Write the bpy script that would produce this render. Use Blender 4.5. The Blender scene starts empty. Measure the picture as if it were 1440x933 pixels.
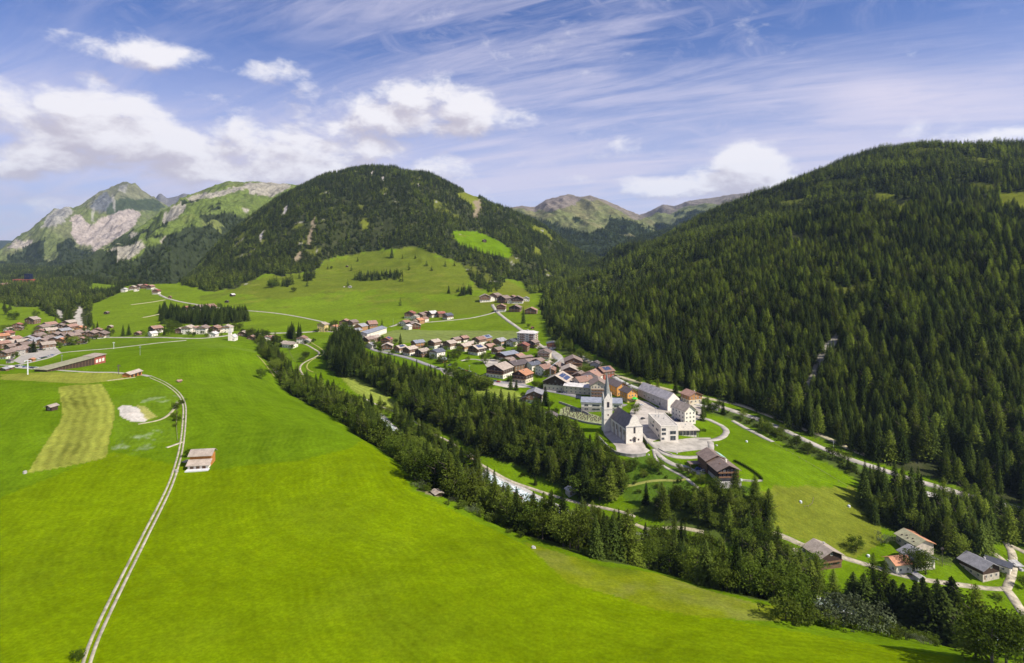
import bpy, math, random
import numpy as np
R = math.radians
random.seed(7); rng = np.random.default_rng(7)
scene = bpy.context.scene
COL = scene.collection

# ------------------------------------------------------------------ camera
U0, V0, F = 720.0, 345.0, 858.0          # centre column, eye-level row and focal length of the 1440 x 933 view
CAMZ = 150.0
cam_data = bpy.data.cameras.new('camera'); cam = bpy.data.objects.new('camera', cam_data)
COL.objects.link(cam); scene.camera = cam
cam.location = (0, 0, CAMZ); cam.rotation_euler = (R(90), 0, 0)
cam_data.sensor_width = 36.0; cam_data.lens = 36.0 * F / 1440
cam_data.shift_y = (V0 - 466.5) / 1440
cam_data.clip_start = 1.0; cam_data.clip_end = 60000

# ------------------------------------------------------------------ sun, sky, exposure
SUN_AZ, SUN_EL = 116.0, 46.0             # degrees clockwise from +Y, degrees above the horizon
sd = bpy.data.lights.new('sun', 'SUN'); sun = bpy.data.objects.new('sun', sd); COL.objects.link(sun)
sd.energy = 4.9; sd.angle = R(0.5); sd.color = (1.0, 0.94, 0.84)
sun.rotation_euler = (R(90 - SUN_EL), 0, R(180 - SUN_AZ))
sun.location = (800, -200, 900)
scene.view_settings.view_transform = 'Standard'; scene.view_settings.look = 'None'
scene.view_settings.exposure = 0.4; scene.view_settings.gamma = 1.0
scene.view_settings.use_curve_mapping = False
scene.cycles.max_bounces = 5; scene.cycles.diffuse_bounces = 2; scene.cycles.glossy_bounces = 2
scene.cycles.transmission_bounces = 3; scene.cycles.volume_bounces = 0; scene.cycles.transparent_max_bounces = 6
scene.cycles.caustics_reflective = False; scene.cycles.caustics_refractive = False

# ---- small node helpers
class NT:
    def __init__(s, tree): s.t = tree; s.n = tree.nodes; s.l = tree.links
    def add(s, typ, **kw):
        n = s.n.new(typ)
        for k, v in kw.items(): setattr(n, k, v)
        return n
    def link(s, a, b): s.l.new(a, b)
    def set(s, sock, v):
        if isinstance(v, (int, float, tuple, list)): sock.default_value = v
        else: s.l.new(v, sock)
    def m(s, op, a, b=0.0, c=None, clamp=False):
        n = s.add('ShaderNodeMath', operation=op, use_clamp=clamp)
        s.set(n.inputs[0], a); s.set(n.inputs[1], b)
        if c is not None: s.set(n.inputs[2], c)
        return n.outputs[0]
    def vm(s, op, a, b=(0, 0, 0), scale=None):
        n = s.add('ShaderNodeVectorMath', operation=op)
        s.set(n.inputs[0], a); s.set(n.inputs[1], b)
        if scale is not None: s.set(n.inputs['Scale'], scale)
        return n.outputs['Value'] if op in ('LENGTH', 'DOT_PRODUCT') else n.outputs[0]
    def mix(s, f, a, b, blend='MIX'):
        n = s.add('ShaderNodeMix', data_type='RGBA', blend_type=blend)
        s.set(n.inputs[0], f); s.set(n.inputs[6], a); s.set(n.inputs[7], b)
        return n.outputs[2]
    def ss(s, x, lo, hi, a=0.0, b=1.0):
        n = s.add('ShaderNodeMapRange', interpolation_type='SMOOTHSTEP')
        s.set(n.inputs[0], x); n.inputs[1].default_value = lo; n.inputs[2].default_value = hi
        n.inputs[3].default_value = a; n.inputs[4].default_value = b
        return n.outputs[0]
    def noise(s, vec, scale, detail=4, rough=0.55, dist=0.0, dims='3D'):
        n = s.add('ShaderNodeTexNoise', noise_dimensions=dims)
        if vec is not None: s.link(vec, n.inputs['Vector'])
        n.inputs['Scale'].default_value = scale; n.inputs['Detail'].default_value = detail
        n.inputs['Roughness'].default_value = rough; n.inputs['Distortion'].default_value = dist
        return n.outputs[0]
    def comb(s, x, y, z=0.0):
        n = s.add('ShaderNodeCombineXYZ'); s.set(n.inputs[0], x); s.set(n.inputs[1], y); s.set(n.inputs[2], z)
        return n.outputs[0]

world = bpy.data.worlds.new('World'); scene.world = world; world.use_nodes = True
w = NT(world.node_tree); w.n.clear()
sky = w.add('ShaderNodeTexSky', sky_type='NISHITA'); sky.sun_disc = False
sky.sun_elevation = R(SUN_EL); sky.sun_rotation = R(SUN_AZ)
sky.altitude = 1600; sky.air_density = 1.0; sky.dust_density = 0.6; sky.ozone_density = 2.5
tc = w.add('ShaderNodeTexCoord'); sep = w.add('ShaderNodeSeparateXYZ'); w.link(tc.outputs['Generated'], sep.inputs[0])
dx, dy, dz = sep.outputs
az = w.m('ARCTAN2', dx, dy); el = w.m('ARCSINE', dz)
def azel(u, v):
    a = math.atan((u - U0) / F); return a, math.atan((V0 - v) / F * math.cos(a))

def field_group():                       # cumulus density as a function of (azimuth, elevation)
    g = bpy.data.node_groups.new('cumulus_field', 'ShaderNodeTree')
    g.interface.new_socket('Az', in_out='INPUT', socket_type='NodeSocketFloat')
    g.interface.new_socket('El', in_out='INPUT', socket_type='NodeSocketFloat')
    g.interface.new_socket('D', in_out='OUTPUT', socket_type='NodeSocketFloat')
    q = NT(g); gi = q.add('NodeGroupInput'); go = q.add('NodeGroupOutput')
    a, e = gi.outputs[0], gi.outputs[1]
    vec = q.comb(a, q.m('MULTIPLY', e, 1.7), 0.37)
    warp = q.noise(vec, 5.0, 3, 0.5)
    n1 = q.noise(vec, 9.0, 10, 0.60, 0.25); n2 = q.noise(vec, 26.0, 7, 0.6, 0.4)
    # (u, v, half width, half height, weight) of the cloud banks seen over the valley
    banks = [(150,72,45,20,.40),(205,78,60,20,.46),(262,76,50,12,.36),(365,97,52,18,.44),(135,118,38,20,.38),(120,150,70,34,.46),(190,150,50,26,.40),(150,195,130,38,.50),(90,220,120,22,.42),(250,205,150,34,.50),
             (330,190,80,26,.44),(400,205,120,32,.50),(470,180,60,26,.42),(330,238,150,26,.44),(590,135,58,28,.60),(655,155,62,26,.56),(565,165,70,28,.52),(610,180,110,18,.44),
             (600,235,62,20,.46),(520,215,90,24,.44),(430,235,90,16,.40),(1050,230,46,24,.62),(1085,226,24,10,.46),(1040,256,95,20,.56),(925,262,60,16,.54),(980,258,60,12,.40),(1000,272,120,9,.36),
             (20,240,44,18,.42),(60,285,80,16,.28),(800,250,40,10,.26),(60,190,90,22,.34),(1420,188,60,10,.44),(700,228,60,10,.26),(-60,150,120,50,.42),(20,300,60,12,.24),(75,225,40,6,.3)]
    acc = None
    for u, v, hw, hh, k in banks:
        ca, ce = azel(u, v); ca2, _ = azel(u + hw, v); _, ce2 = azel(u, v - hh)
        sa, se = abs(ca2 - ca), abs(ce2 - ce)
        x = q.m('DIVIDE', q.m('SUBTRACT', a, ca), sa); y = q.m('DIVIDE', q.m('SUBTRACT', e, ce), se)
        r2 = q.m('ADD', q.m('MULTIPLY', x, x), q.m('MULTIPLY', y, y))
        gss = q.m('MULTIPLY', q.m('EXPONENT', q.m('MULTIPLY', r2, -0.75)), k)
        acc = gss if acc is None else q.m('MAXIMUM', acc, gss)
    # banks beyond the frame: a broken belt of the same kind all round the horizon
    belt = q.m('MULTIPLY', q.m('EXPONENT', q.m('MULTIPLY', q.m('POWER', q.m('DIVIDE', q.m('SUBTRACT', e, 0.17), 0.13), 2.0), -1.0)), 0.30)
    out = q.ss(q.m('ABSOLUTE', a), 0.72, 0.95)
    acc = q.m('ADD', acc, q.m('MULTIPLY', q.m('MULTIPLY', belt, out), warp))
    d = q.m('ADD', q.m('ADD', q.m('MULTIPLY', acc, 1.18), q.m('MULTIPLY', q.m('SUBTRACT', n1, 0.5), 1.25)), q.m('ADD', q.m('MULTIPLY', q.m('SUBTRACT', warp, 0.5), 0.35), q.m('MULTIPLY', q.m('SUBTRACT', n2, 0.5), 0.55)))
    q.link(d, go.inputs[0]); return g
G = field_group()
def cum(a, e):
    n = w.add('ShaderNodeGroup'); n.node_tree = G; w.set(n.inputs[0], a); w.set(n.inputs[1], e); return n.outputs[0]
D0 = cum(az, el); D1 = cum(w.m('ADD', az, 0.012), w.m('ADD', el, 0.028))
cov = w.ss(D0, 0.12, 0.50)
lit = w.m('MULTIPLY', w.ss(w.m('SUBTRACT', D0, D1), -0.26, 0.26), 1.0)
# cirrus: long soft streaks high up, plus a veil that thickens to the horizon
pl = w.m('DIVIDE', 1.0, w.m('ADD', w.m('MAXIMUM', dz, 0.0), 0.16))
cxy = w.comb(w.m('MULTIPLY', dx, pl), w.m('MULTIPLY', dy, pl), 0.0)
rot = w.add('ShaderNodeVectorRotate', rotation_type='Z_AXIS'); w.link(cxy, rot.inputs[0]); rot.inputs['Angle'].default_value = R(28)
stv = w.vm('MULTIPLY', rot.outputs[0], (0.55, 2.2, 1))
c1 = w.noise(stv, 1.3, 9, 0.62, 0.9); c2 = w.noise(cxy, 0.8, 4, 0.5, 0.3); c3 = w.noise(stv, 5.0, 8, 0.65, 1.2)
cir = w.m('MULTIPLY', w.ss(w.m('ADD', w.m('MULTIPLY', c1, 0.7), w.m('MULTIPLY', c3, 0.3)), 0.40, 0.68), w.ss(c2, 0.22, 0.50))
hb = w.ss(el, 0.34, 0.10)                                 # the veil
c4 = w.noise(w.vm('MULTIPLY', rot.outputs[0], (1.6, .9, 1)), 2.6, 10, .66, 1.6)   # finer cross-blown fibres
cir = w.m('MAXIMUM', cir, w.m('MULTIPLY', w.ss(c4, .44, .74), w.ss(c2, .3, .6, .15, .75)))
wa, we = azel(300, 120)                                   # the open blue window between the clouds on the left
wr = w.m('ADD', w.m('POWER', w.m('DIVIDE', w.m('SUBTRACT', az, wa), 0.24), 2.0), w.m('POWER', w.m('DIVIDE', w.m('SUBTRACT', el, we), 0.10), 2.0))
cir = w.m('MULTIPLY', cir, w.m('SUBTRACT', 1.0, w.m('MULTIPLY', w.m('EXPONENT', w.m('MULTIPLY', wr, -1.0)), .85)))
def screen(a, b): return w.m('SUBTRACT', 1.0, w.m('MULTIPLY', w.m('SUBTRACT', 1.0, a), w.m('SUBTRACT', 1.0, b)))
veil = screen(w.m('MULTIPLY', cir, 0.60), w.m('MULTIPLY', hb, w.ss(w.m('ADD', w.m('MULTIPLY', c1, .6), w.m('MULTIPLY', c2, .4)), .36, .60, .50, .86)))
ba, be = azel(1255, 135)                                  # the bright feathery patch high on the right
bx = w.m('SUBTRACT', az, ba); by = w.m('ADD', w.m('SUBTRACT', el, be), w.m('MULTIPLY', bx, 0.22))
br = w.m('ADD', w.m('POWER', w.m('DIVIDE', bx, 0.10), 2.0), w.m('POWER', w.m('DIVIDE', by, 0.032), 2.0))
bp = w.m('MULTIPLY', w.m('EXPONENT', w.m('MULTIPLY', br, -0.9)), w.ss(c3, 0.25, 0.6, 0.55, 1.05))
veil = screen(veil, w.m('MULTIPLY', bp, 0.9))
skyc = w.mix(1.0, sky.outputs[0], (.61, .75, 1.15, 1), 'MULTIPLY')
skyc = w.mix(veil, skyc, (6.9, 6.5, 7.9, 1))
cc = w.mix(lit, (5.6, 5.1, 5.7, 1), (9.2, 8.9, 9.1, 1))
skyc = w.mix(w.m('MULTIPLY', cov, 0.93), skyc, cc)
bg = w.add('ShaderNodeBackground'); w.link(skyc, bg.inputs[0]); bg.inputs[1].default_value = 0.085
wo = w.add('ShaderNodeOutputWorld'); w.link(bg.outputs[0], wo.inputs[0])

# ------------------------------------------------------------------ noise in numpy
def _hash(ix, iy, seed):
    h = (ix.astype(np.int64) * 374761393 + iy.astype(np.int64) * 668265263 + seed * 1442695041) & 0x7fffffff
    h = (h ^ (h >> 13)) * 1274126177 & 0x7fffffff
    return ((h ^ (h >> 16)) & 0xffff) / 65535.0
def vnoise(x, y, seed=0):
    x0 = np.floor(x); y0 = np.floor(y); fx = x - x0; fy = y - y0
    fx = fx * fx * fx * (fx * (fx * 6 - 15) + 10); fy = fy * fy * fy * (fy * (fy * 6 - 15) + 10)
    a = _hash(x0, y0, seed); b = _hash(x0 + 1, y0, seed); c = _hash(x0, y0 + 1, seed); d = _hash(x0 + 1, y0 + 1, seed)
    return (a * (1 - fx) + b * fx) * (1 - fy) + (c * (1 - fx) + d * fx) * fy
def fbm(x, y, seed=0, octv=4, gain=0.5):
    s = 0; a = 1; t = 0
    for i in range(octv):
        s = s + a * vnoise(x * 2 ** i + 17.3 * i, y * 2 ** i - 9.1 * i, seed + i); t += a; a *= gain
    return s / t * 2 - 1                      # about -1..1
def ridged(x, y, seed=0, octv=4):
    s = 0; a = 1; t = 0
    for i in range(octv):
        s = s + a * (1 - np.abs(vnoise(x * 2 ** i + 5.3 * i, y * 2 ** i + 3.7 * i, seed + i) * 2 - 1)); t += a; a *= 0.5
    return s / t
def sst(x, lo, hi):
    t = np.clip((x - lo) / (hi - lo), 0, 1); return t * t * (3 - 2 * t)
def inpoly(px, py, poly):
    poly = np.asarray(poly, float); res = np.zeros(px.shape, bool)
    bb = (px >= poly[:, 0].min()) & (px <= poly[:, 0].max()) & (py >= poly[:, 1].min()) & (py <= poly[:, 1].max())
    x = px[bb]; y = py[bb]; r = np.zeros(x.shape, bool); n = len(poly); j = n - 1
    for i in range(n):
        xi, yi = poly[i]; xj, yj = poly[j]
        if yi != yj:
            c = ((yi > y) != (yj > y)) & (x < (xj - xi) * (y - yi) / (yj - yi) + xi); r ^= c
        j = i
    res[bb] = r; return res

# ------------------------------------------------------------------ the lie of the land
# seen points: column, row of the view and distance; hidden points: column, distance, height
SEEN = [(-500,933,150),(-500,700,260),(-500,560,440),(-500,500,700),(-500,440,1200),
 (0,933,150),(360,933,150),(720,933,153),(1000,933,150),(1300,933,152),(1440,940,150),
 (0,700,250),(0,600,340),(0,560,410),(0,520,560),(60,515,620),(190,528,520),(280,655,295),(130,600,345),(250,560,420),
 (400,700,255),(450,800,200),(600,800,200),(600,750,235),(330,480,850),(200,490,780),(300,520,580),(400,600,370),(500,620,345),
 (370,500,700),(560,650,310),(620,705,262),(740,770,225),(850,830,195),(1000,870,178),(1150,890,172),(1300,915,162),
 (820,775,240),(920,805,222),(1040,835,207),(1140,862,192),
 (545,595,532),(640,655,449),(700,683,426),(750,708,406),(880,770,353),(1020,810,328),(1160,850,306),(1300,880,293),(1440,900,286),
 (400,520,720),(383,497,819),(460,560,610),(480,590,450),(590,670,378),(680,730,350),(1440,933,245),
 (520,550,627),(690,655,440),(640,560,586),(870,640,436),(900,682,405),(960,650,425),(850,690,408),(1010,680,392),(1000,745,360),
 (780,600,510),(720,575,560),(760,640,455),(600,575,580),
 (1100,620,474),(1040,585,536),(1150,650,441),(1200,690,410),(1100,700,386),(1150,740,369),(1100,760,355),(1155,792,341),(1275,800,339),
 (1380,812,336),(1420,830,325),(1300,830,322),(1250,720,392),(1350,750,368),
 (870,525,643),(1000,570,553),(1130,625,469),(1200,648,447),(1330,692,410),(1440,722,392),(930,560,570),(930,600,490),(830,550,610),(800,520,690),
 (790,470,880),(800,430,1200),(760,445,1060),
 (500,362,1900),(600,347,1950),(400,385,1650),(300,408,1500),(440,372,1800),
 (690,350,1950),(660,328,2100),(720,362,1850),(690,385,1700),(700,405,1550),
 (600,370,1750),(440,400,1500),(500,430,1300),(600,430,1250),(560,455,1080),(650,400,1450),(700,425,1250),(640,455,1060),(740,430,1200),
 (720,470,930),(600,470,930),(500,480,870),(680,500,780),(540,500,780),(450,460,1000),(450,500,775),(350,440,1180),(200,440,1180),
 (230,410,1500),(150,430,1280),(180,400,1700),(100,490,830),(60,480,920),(0,500,790),(100,455,1090),(30,440,1200),(0,432,1290),(60,430,1350),(130,402,1950)]
HID = [(-500,1700,60),(-500,2400,60),(-500,5000,60),(0,1700,32),(50,1700,22),(100,1700,12),(0,2300,5),(130,2500,10),(200,2300,25),(240,2700,15),
 (100,3500,10),(0,3600,10),(250,3600,10),(-500,60,50),(0,60,52),(720,60,48),(1440,60,44),(1940,60,30),(0,5200,0),(400,5200,0),(720,5200,0),(1440,5200,0),(-500,100,50),(1940,5200,0),
 (520,2200,280),(520,2450,400),(520,2700,496),(520,3000,470),(520,3600,150),
 (400,2000,200),(400,2250,295),(400,2500,367),(400,2800,330),(400,3500,60),
 (460,2650,452),(580,2720,478),(300,1900,85),(300,2300,128),(300,2700,90),(265,1900,25),(265,2300,20),(340,2400,232),(340,2000,140),
 (650,2700,389),(650,2400,300),(650,3000,360),(650,3600,80),(720,2300,205),(720,2800,298),(720,3100,270),(780,2000,90),(780,1500,45),(780,2700,200),(780,3000,180),
 (835,2500,95),(835,2000,60),(835,2900,70),(870,2500,60),(900,2800,40),(720,3700,60),(860,3700,20),(610,2250,290),(610,2500,400),
 (860,900,50),(860,1400,95),(860,2000,118),(860,2350,60),(800,1000,26),(820,1700,42),
 (1000,700,50),(1000,1000,105),(1000,1500,185),(1000,2050,237),(1000,2500,170),(930,1000,75),(930,1500,140),(930,2050,178),(930,2500,110),
 (1150,600,42),(1150,900,130),(1150,1300,240),(1150,1750,352),(1150,2100,330),(1150,3200,120),
 (1080,700,68),(1080,1200,180),(1080,1900,300),(1080,2300,260),
 (1270,500,15),(1270,600,60),(1270,900,165),(1270,1250,285),(1270,1650,403),(1270,2000,400),(1270,3000,200),
 (1440,480,20),(1440,600,80),(1440,900,190),(1440,1200,300),(1440,1600,408),(1440,2000,400),(1440,3000,200),(1350,900,180),(1350,1600,412),
 (1940,300,-20),(1940,400,40),(1940,600,130),(1940,900,230),(1940,1400,350),(1940,2000,360),(1940,200,-30),(1620,360,-10),(1620,500,60),(1620,240,-33),(1440,330,-34)]
pts = [((u - U0) / F, math.log(Y), CAMZ - (v - V0) / F * Y) for u, v, Y in SEEN] + [((u - U0) / F, math.log(Y), z) for u, Y, z in HID]
P = np.array(pts); K = 1.15                 # weight of the azimuth axis against log distance
PA = P[:, 0] * K; PL = P[:, 1]
def tk(d2): return 0.5 * d2 * np.log(d2 + 1e-12)
n = len(P); M = np.zeros((n + 3, n + 3))
M[:n, :n] = tk((PA[:, None] - PA) ** 2 + (PL[:, None] - PL) ** 2) + np.eye(n) * 2e-4
M[:n, n] = 1; M[:n, n + 1] = PA; M[:n, n + 2] = PL; M[n:, :n] = M[:n, n:].T
W = np.linalg.solve(M, np.concatenate([P[:, 2], np.zeros(3)]))
UC = np.arange(-500, 1941, 2.4); LR = np.arange(math.log(60), math.log(5200), 0.0072)
NC, NR = len(UC), len(LR)
GA, GL = np.meshgrid((UC - U0) / F, LR, indexing='ij')
def tps(a, l):
    a = a.ravel() * K; l = l.ravel(); out = np.empty(a.shape)
    for i in range(0, len(a), 40000):
        d2 = (a[i:i + 40000, None] - PA) ** 2 + (l[i:i + 40000, None] - PL) ** 2
        out[i:i + 40000] = tk(d2) @ W[:n] + W[n] + a[i:i + 40000] * W[n + 1] + l[i:i + 40000] * W[n + 2]
    return out
cs, ls = slice(None, None, 3), slice(None, None, 3)
ci = np.arange(0, NC, 3); li = np.arange(0, NR, 3)
cz = tps(GA[np.ix_(ci, li)], GL[np.ix_(ci, li)]).reshape(len(ci), len(li))
def cubic_up(c, idx, N, axis):              # Catmull-Rom upsampling of the coarse solve
    c = np.moveaxis(c, axis, 0); x = np.arange(N) / 3.0; i = np.minimum(np.floor(x).astype(int), len(c) - 1); f = (x - i)[:, None]
    g = lambda k: c[np.clip(i + k, 0, len(c) - 1)]
    p0, p1, p2, p3 = g(-1), g(0), g(1), g(2)
    r = p1 + 0.5 * f * (p2 - p0 + f * (2 * p0 - 5 * p1 + 4 * p2 - p3 + f * (3 * (p1 - p2) + p3 - p0)))
    return np.moveaxis(r, 0, axis)
GZ = cubic_up(cubic_up(cz, ci, NC, 0), li, NR, 1)
GY = np.exp(GL); GX = GA * GY
GU = np.broadcast_to(UC[:, None], GZ.shape)
# mountain flanks get gullies and spurs, meadows only a gentle swell
steep = sst(GZ, 45, 150) * sst(GY, 480, 900)
gul = ridged(GX / 260 + GY / 900, GY / 620 - GX / 900, 5, 4)
GZ = GZ + steep * ((gul - 0.62) * 56 + fbm(GX / 60, GY / 60, 11, 3) * 4)
hillp = sst(GY, 1000, 1500) * (1 - steep) * sst(GZ, 25, 60)
GZ = GZ + hillp * fbm(GX / 70, GY / 45, 21, 4) * 5.0
GZ = GZ + fbm(GX / 120, GY / 120, 31, 3) * 0.9 + fbm(GX / 14, GY / 14, 33, 3) * 0.10
# the wood slope of the gorge gets a rougher ground
GV = V0 + (CAMZ - GZ) * F / GY
GVmin = np.minimum.accumulate(GV, axis=1)    # the skyline so far, for lines of sight

def hgt(X, Y):
    """height of the ground at (X, Y), following the mesh"""
    X = np.asarray(X, float); Y = np.asarray(Y, float)
    c = (X / Y * F + U0 - UC[0]) / 2.4; r = (np.log(Y) - LR[0]) / 0.0072
    c = np.clip(c, 0, NC - 1.001); r = np.clip(r, 0, NR - 1.001)
    i = c.astype(int); j = r.astype(int); f = c - i; g = r - j
    return (GZ[i, j] * (1 - f) + GZ[i + 1, j] * f) * (1 - g) + (GZ[i, j + 1] * (1 - f) + GZ[i + 1, j + 1] * f) * g
def at(u, v):
    """the ground point seen at column u, row v of the view"""
    c = min(max((u - UC[0]) / 2.4, 0), NC - 1.001); i = int(c); f = c - i
    colv = GVmin[i] * (1 - f) + GVmin[i + 1] * f
    k = int(np.searchsorted(-colv, -v)); k = min(max(k, 1), NR - 1)
    a, b = colv[k - 1], colv[k]; t = 0 if a == b else min(max((a - v) / (a - b), 0), 1)
    Y = math.exp(LR[k - 1] + t * 0.0072); X = (u - U0) / F * Y
    return X, Y, float(hgt(X, Y))
def dense(line, step=6.0):                   # smooth (Catmull-Rom) and subdivide a view polyline
    p = [np.array(q, float) for q in line]; p = [2 * p[0] - p[1]] + p + [2 * p[-1] - p[-2]]; out = []
    for i in range(1, len(p) - 2):
        nseg = max(1, int(np.hypot(*(p[i + 1] - p[i])) / step))
        for k in range(nseg):
            t = k / nseg
            out.append(0.5 * ((2 * p[i]) + (-p[i - 1] + p[i + 1]) * t + (2 * p[i - 1] - 5 * p[i] + 4 * p[i + 1] - p[i + 2]) * t * t + (-p[i - 1] + 3 * p[i] - 3 * p[i + 1] + p[i + 2]) * t ** 3))
    out.append(p[-2]); return out
def gpoly(poly, step=4.0):                   # a view polygon laid on the ground, as XY
    q = []; m = len(poly)
    for i in range(m):
        a, b = np.array(poly[i], float), np.array(poly[(i + 1) % m], float); k = max(1, int(np.hypot(*(b - a)) / step))
        for t in range(k): q.append(at(*(a + (b - a) * t / k))[:2])
    return q
def inground(X, Y, poly): return inpoly(X, Y, gpoly(poly))

# ------------------------------------------------------------------ materials
MATS = {}
def new_mat(name):
    m = bpy.data.materials.new(name); m.use_nodes = True; q = NT(m.node_tree); q.n.clear()
    out = q.add('ShaderNodeOutputMaterial'); b = q.add('ShaderNodeBsdfPrincipled'); q.link(b.outputs[0], out.inputs[0])
    b.inputs['Specular IOR Level'].default_value = 0.25; b.inputs['Roughness'].default_value = 0.85
    MATS[name] = m; return m, q, b, out
def mat(name, col, rough=0.8, var=0.18, scale=0.6, metal=0.0, spec=0.3, stretch=(1, 1, 1), rnd=0.0):
    if name in MATS: return MATS[name]
    m, q, b, out = new_mat(name)
    t = q.add('ShaderNodeTexCoord'); v = q.vm('MULTIPLY', t.outputs['Object'], stretch)
    nz = q.noise(v, scale, 5, 0.6)
    f = q.ss(nz, 0.3, 0.7, 1 - var, 1 + var)
    if rnd:
        oi = q.add('ShaderNodeObjectInfo'); f = q.m('MULTIPLY', f, q.ss(oi.outputs['Random'], 0, 1, 1 - rnd, 1 + rnd))
    c = q.vm('SCALE', tuple(col), scale=f)
    q.link(c, b.inputs['Base Color']); b.inputs['Roughness'].default_value = rough
    b.inputs['Metallic'].default_value = metal; b.inputs['Specular IOR Level'].default_value = spec
    return m

# ------------------------------------------------------------------ objects
def link(o): COL.objects.link(o); return o
def tag(o, label=None, cat=None, group=None, kind=None):
    if label: o['label'] = label
    if cat: o['category'] = cat
    if group: o['group'] = group
    if kind: o['kind'] = kind
    return o
def mesh_np(name, V, Fc, mats=(), fm=None, smooth=False):
    """mesh from numpy vertices and equal-sided faces"""
    V = np.asarray(V, np.float32); Fc = np.asarray(Fc, np.int32); me = bpy.data.meshes.new(name)
    k = Fc.shape[1]; me.vertices.add(len(V)); me.vertices.foreach_set('co', V.ravel())
    me.loops.add(Fc.size); me.loops.foreach_set('vertex_index', Fc.ravel())
    me.polygons.add(len(Fc)); me.polygons.foreach_set('loop_start', np.arange(0, Fc.size, k, dtype=np.int32))
    me.polygons.foreach_set('loop_total', np.full(len(Fc), k, np.int32))
    if smooth: me.polygons.foreach_set('use_smooth', np.ones(len(Fc), bool))
    for m in mats: me.materials.append(m)
    if fm is not None: me.polygons.foreach_set('material_index', np.asarray(fm, np.int32))
    me.update(calc_edges=True); return me
def grid_faces(nc, nr):
    i, j = np.meshgrid(np.arange(nc - 1), np.arange(nr - 1), indexing='ij'); a = (i * nr + j).ravel()
    return np.stack([a, a + nr, a + nr + 1, a + 1], 1)
def add_attr(me, name, arr, typ='FLOAT'):
    at_ = me.attributes.new(name, typ, 'POINT')
    if typ == 'FLOAT': at_.data.foreach_set('value', np.asarray(arr, np.float32).ravel())
    else:
        c = np.ones((len(arr), 4), np.float32); c[:, :3] = arr; at_.data.foreach_set('color', c.ravel())
def obj(name, me, parent=None, loc=None, rz=0.0):
    o = bpy.data.objects.new(name, me); link(o)
    if parent is not None: o.parent = parent
    if loc is not None: o.location = loc
    if rz: o.rotation_euler = (0, 0, rz)
    return o

# ------------------------------------------------------------------ woods, as outlines in the view laid onto the ground
F_RIGHT = [(757,432),(772,402),(800,385),(835,362),(860,346),(1000,292),(1090,256),(1270,180),(1440,170),(1940,90),(1940,900),(1600,770),
           (1440,712),(1330,680),(1260,660),(1200,637),(1130,608),(1050,573),(990,554),(930,538),(880,522),(850,505),(800,480),(775,462)]
F_CENTRE = [(255,402),(275,405),(285,408),(300,412),(315,405),(330,407),(350,399),(373,385),(400,388),(430,384),(445,380),(457,365),(510,355),(585,346),
            (610,355),(625,362),(650,370),(660,390),(670,402),(682,407),(697,400),(710,392),(735,398),(757,432),(772,420),(800,412),(870,380),(870,340),(780,290),
            (640,230),(520,205),(400,240),(330,300),(262,380)]
F_LEFT = [(-500,385),(0,388),(60,392),(110,396),(127,408),(128,430),(130,458),(120,462),(107,458),(93,453),(80,447),(67,442),(55,432),(22,432),(0,425),(-500,425)]
F_LEFT3 = [(-500,345),(330,345),(330,400),(240,396),(170,399),(132,398),(126,404),(112,398),(60,396),(0,394),(-500,390)]
F_LEFT2 = [(127,410),(150,409),(172,404),(176,409),(150,420),(131,428)]
CLEAR = [  # openings in the two big woods: (polygon, colour)
 ([(636,325),(672,326),(700,338),(722,353),(716,364),(682,358),(650,347),(640,338)], 'bright'),
 ([(507,308),(515,306),(519,318),(513,326),(508,322)], 'pasture'),
 ([(640,273),(655,270),(672,276),(678,290),(668,298),(662,288),(650,282)], 'pasture'),
 ([(745,316),(752,318),(766,322),(781,338),(776,340),(764,330),(750,324)], 'pasture'),
 ([(752,348),(758,350),(764,360),(757,361),(750,356)], 'pasture'),
 ([(665,283),(676,280),(676,293),(671,309),(665,308),(668,296)], 'earth'),
 ([(1229,273),(1243,270),(1258,275),(1260,287),(1248,292),(1236,286)], 'pasture'),
 ([(1252,292),(1270,288),(1280,296),(1268,308),(1254,304)], 'pasture'),
 ([(1122,298),(1140,294),(1158,297),(1154,305),(1128,306)], 'pasture'),
 ([(1403,272),(1440,268),(1500,268),(1500,300),(1430,300),(1410,292)], 'pasture'),
 ([(1290,198),(1350,196),(1400,199),(1396,207),(1330,206)], 'pasture'),
 ([(1145,257),(1180,250),(1190,254),(1160,266)], 'pasture'),
 ([(1130,556),(1137,532),(1149,506),(1166,478),(1176,470),(1180,476),(1167,500),(1156,524),(1146,548),(1138,562)], (.26,.24,.19)),
 ([(412,365),(418,355),(424,352),(424,362),(418,370)], 'earth'),
 ([(520,243),(526,240),(524,249)], 'rock'), ([(534,250),(541,249),(539,257)], 'rock'), ([(586,258),(592,262),(588,266)], 'rock'),
 ([(396,300),(402,288),(406,290),(400,304)], 'rock'), ([(363,336),(368,325),(372,324),(367,342)], 'rock'), ([(430,345),(441,305),(444,308),(437,346)], 'earth')]
G_STRIP = [(362,492),(385,520),(396,547),(430,567),(480,592),(500,612),(535,632),(560,650),(575,668),(600,690),(640,706),(680,722),(730,750),(780,768),(850,790),(930,803),
     (1000,828),(1060,843),(1130,856),(1150,845),(1135,826),(1050,796),(950,768),(880,752),(800,722),(740,703),(700,688),(640,662),(590,643),(560,620),(540,612),(522,592),(500,572),
     (460,553),(420,537),(402,522),(388,505),(365,487)]
G_PLATEAU = [(500,528),(530,548),(560,562),(578,588),(600,594),(640,616),(680,640),(720,655),(780,682),(820,702),(862,706),(878,690),(868,664),(848,648),(828,636),(800,618),(760,598),
     (722,590),(690,578),(660,574),(648,560),(628,548),(600,537),(560,527),(525,517),(505,505)]
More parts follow.
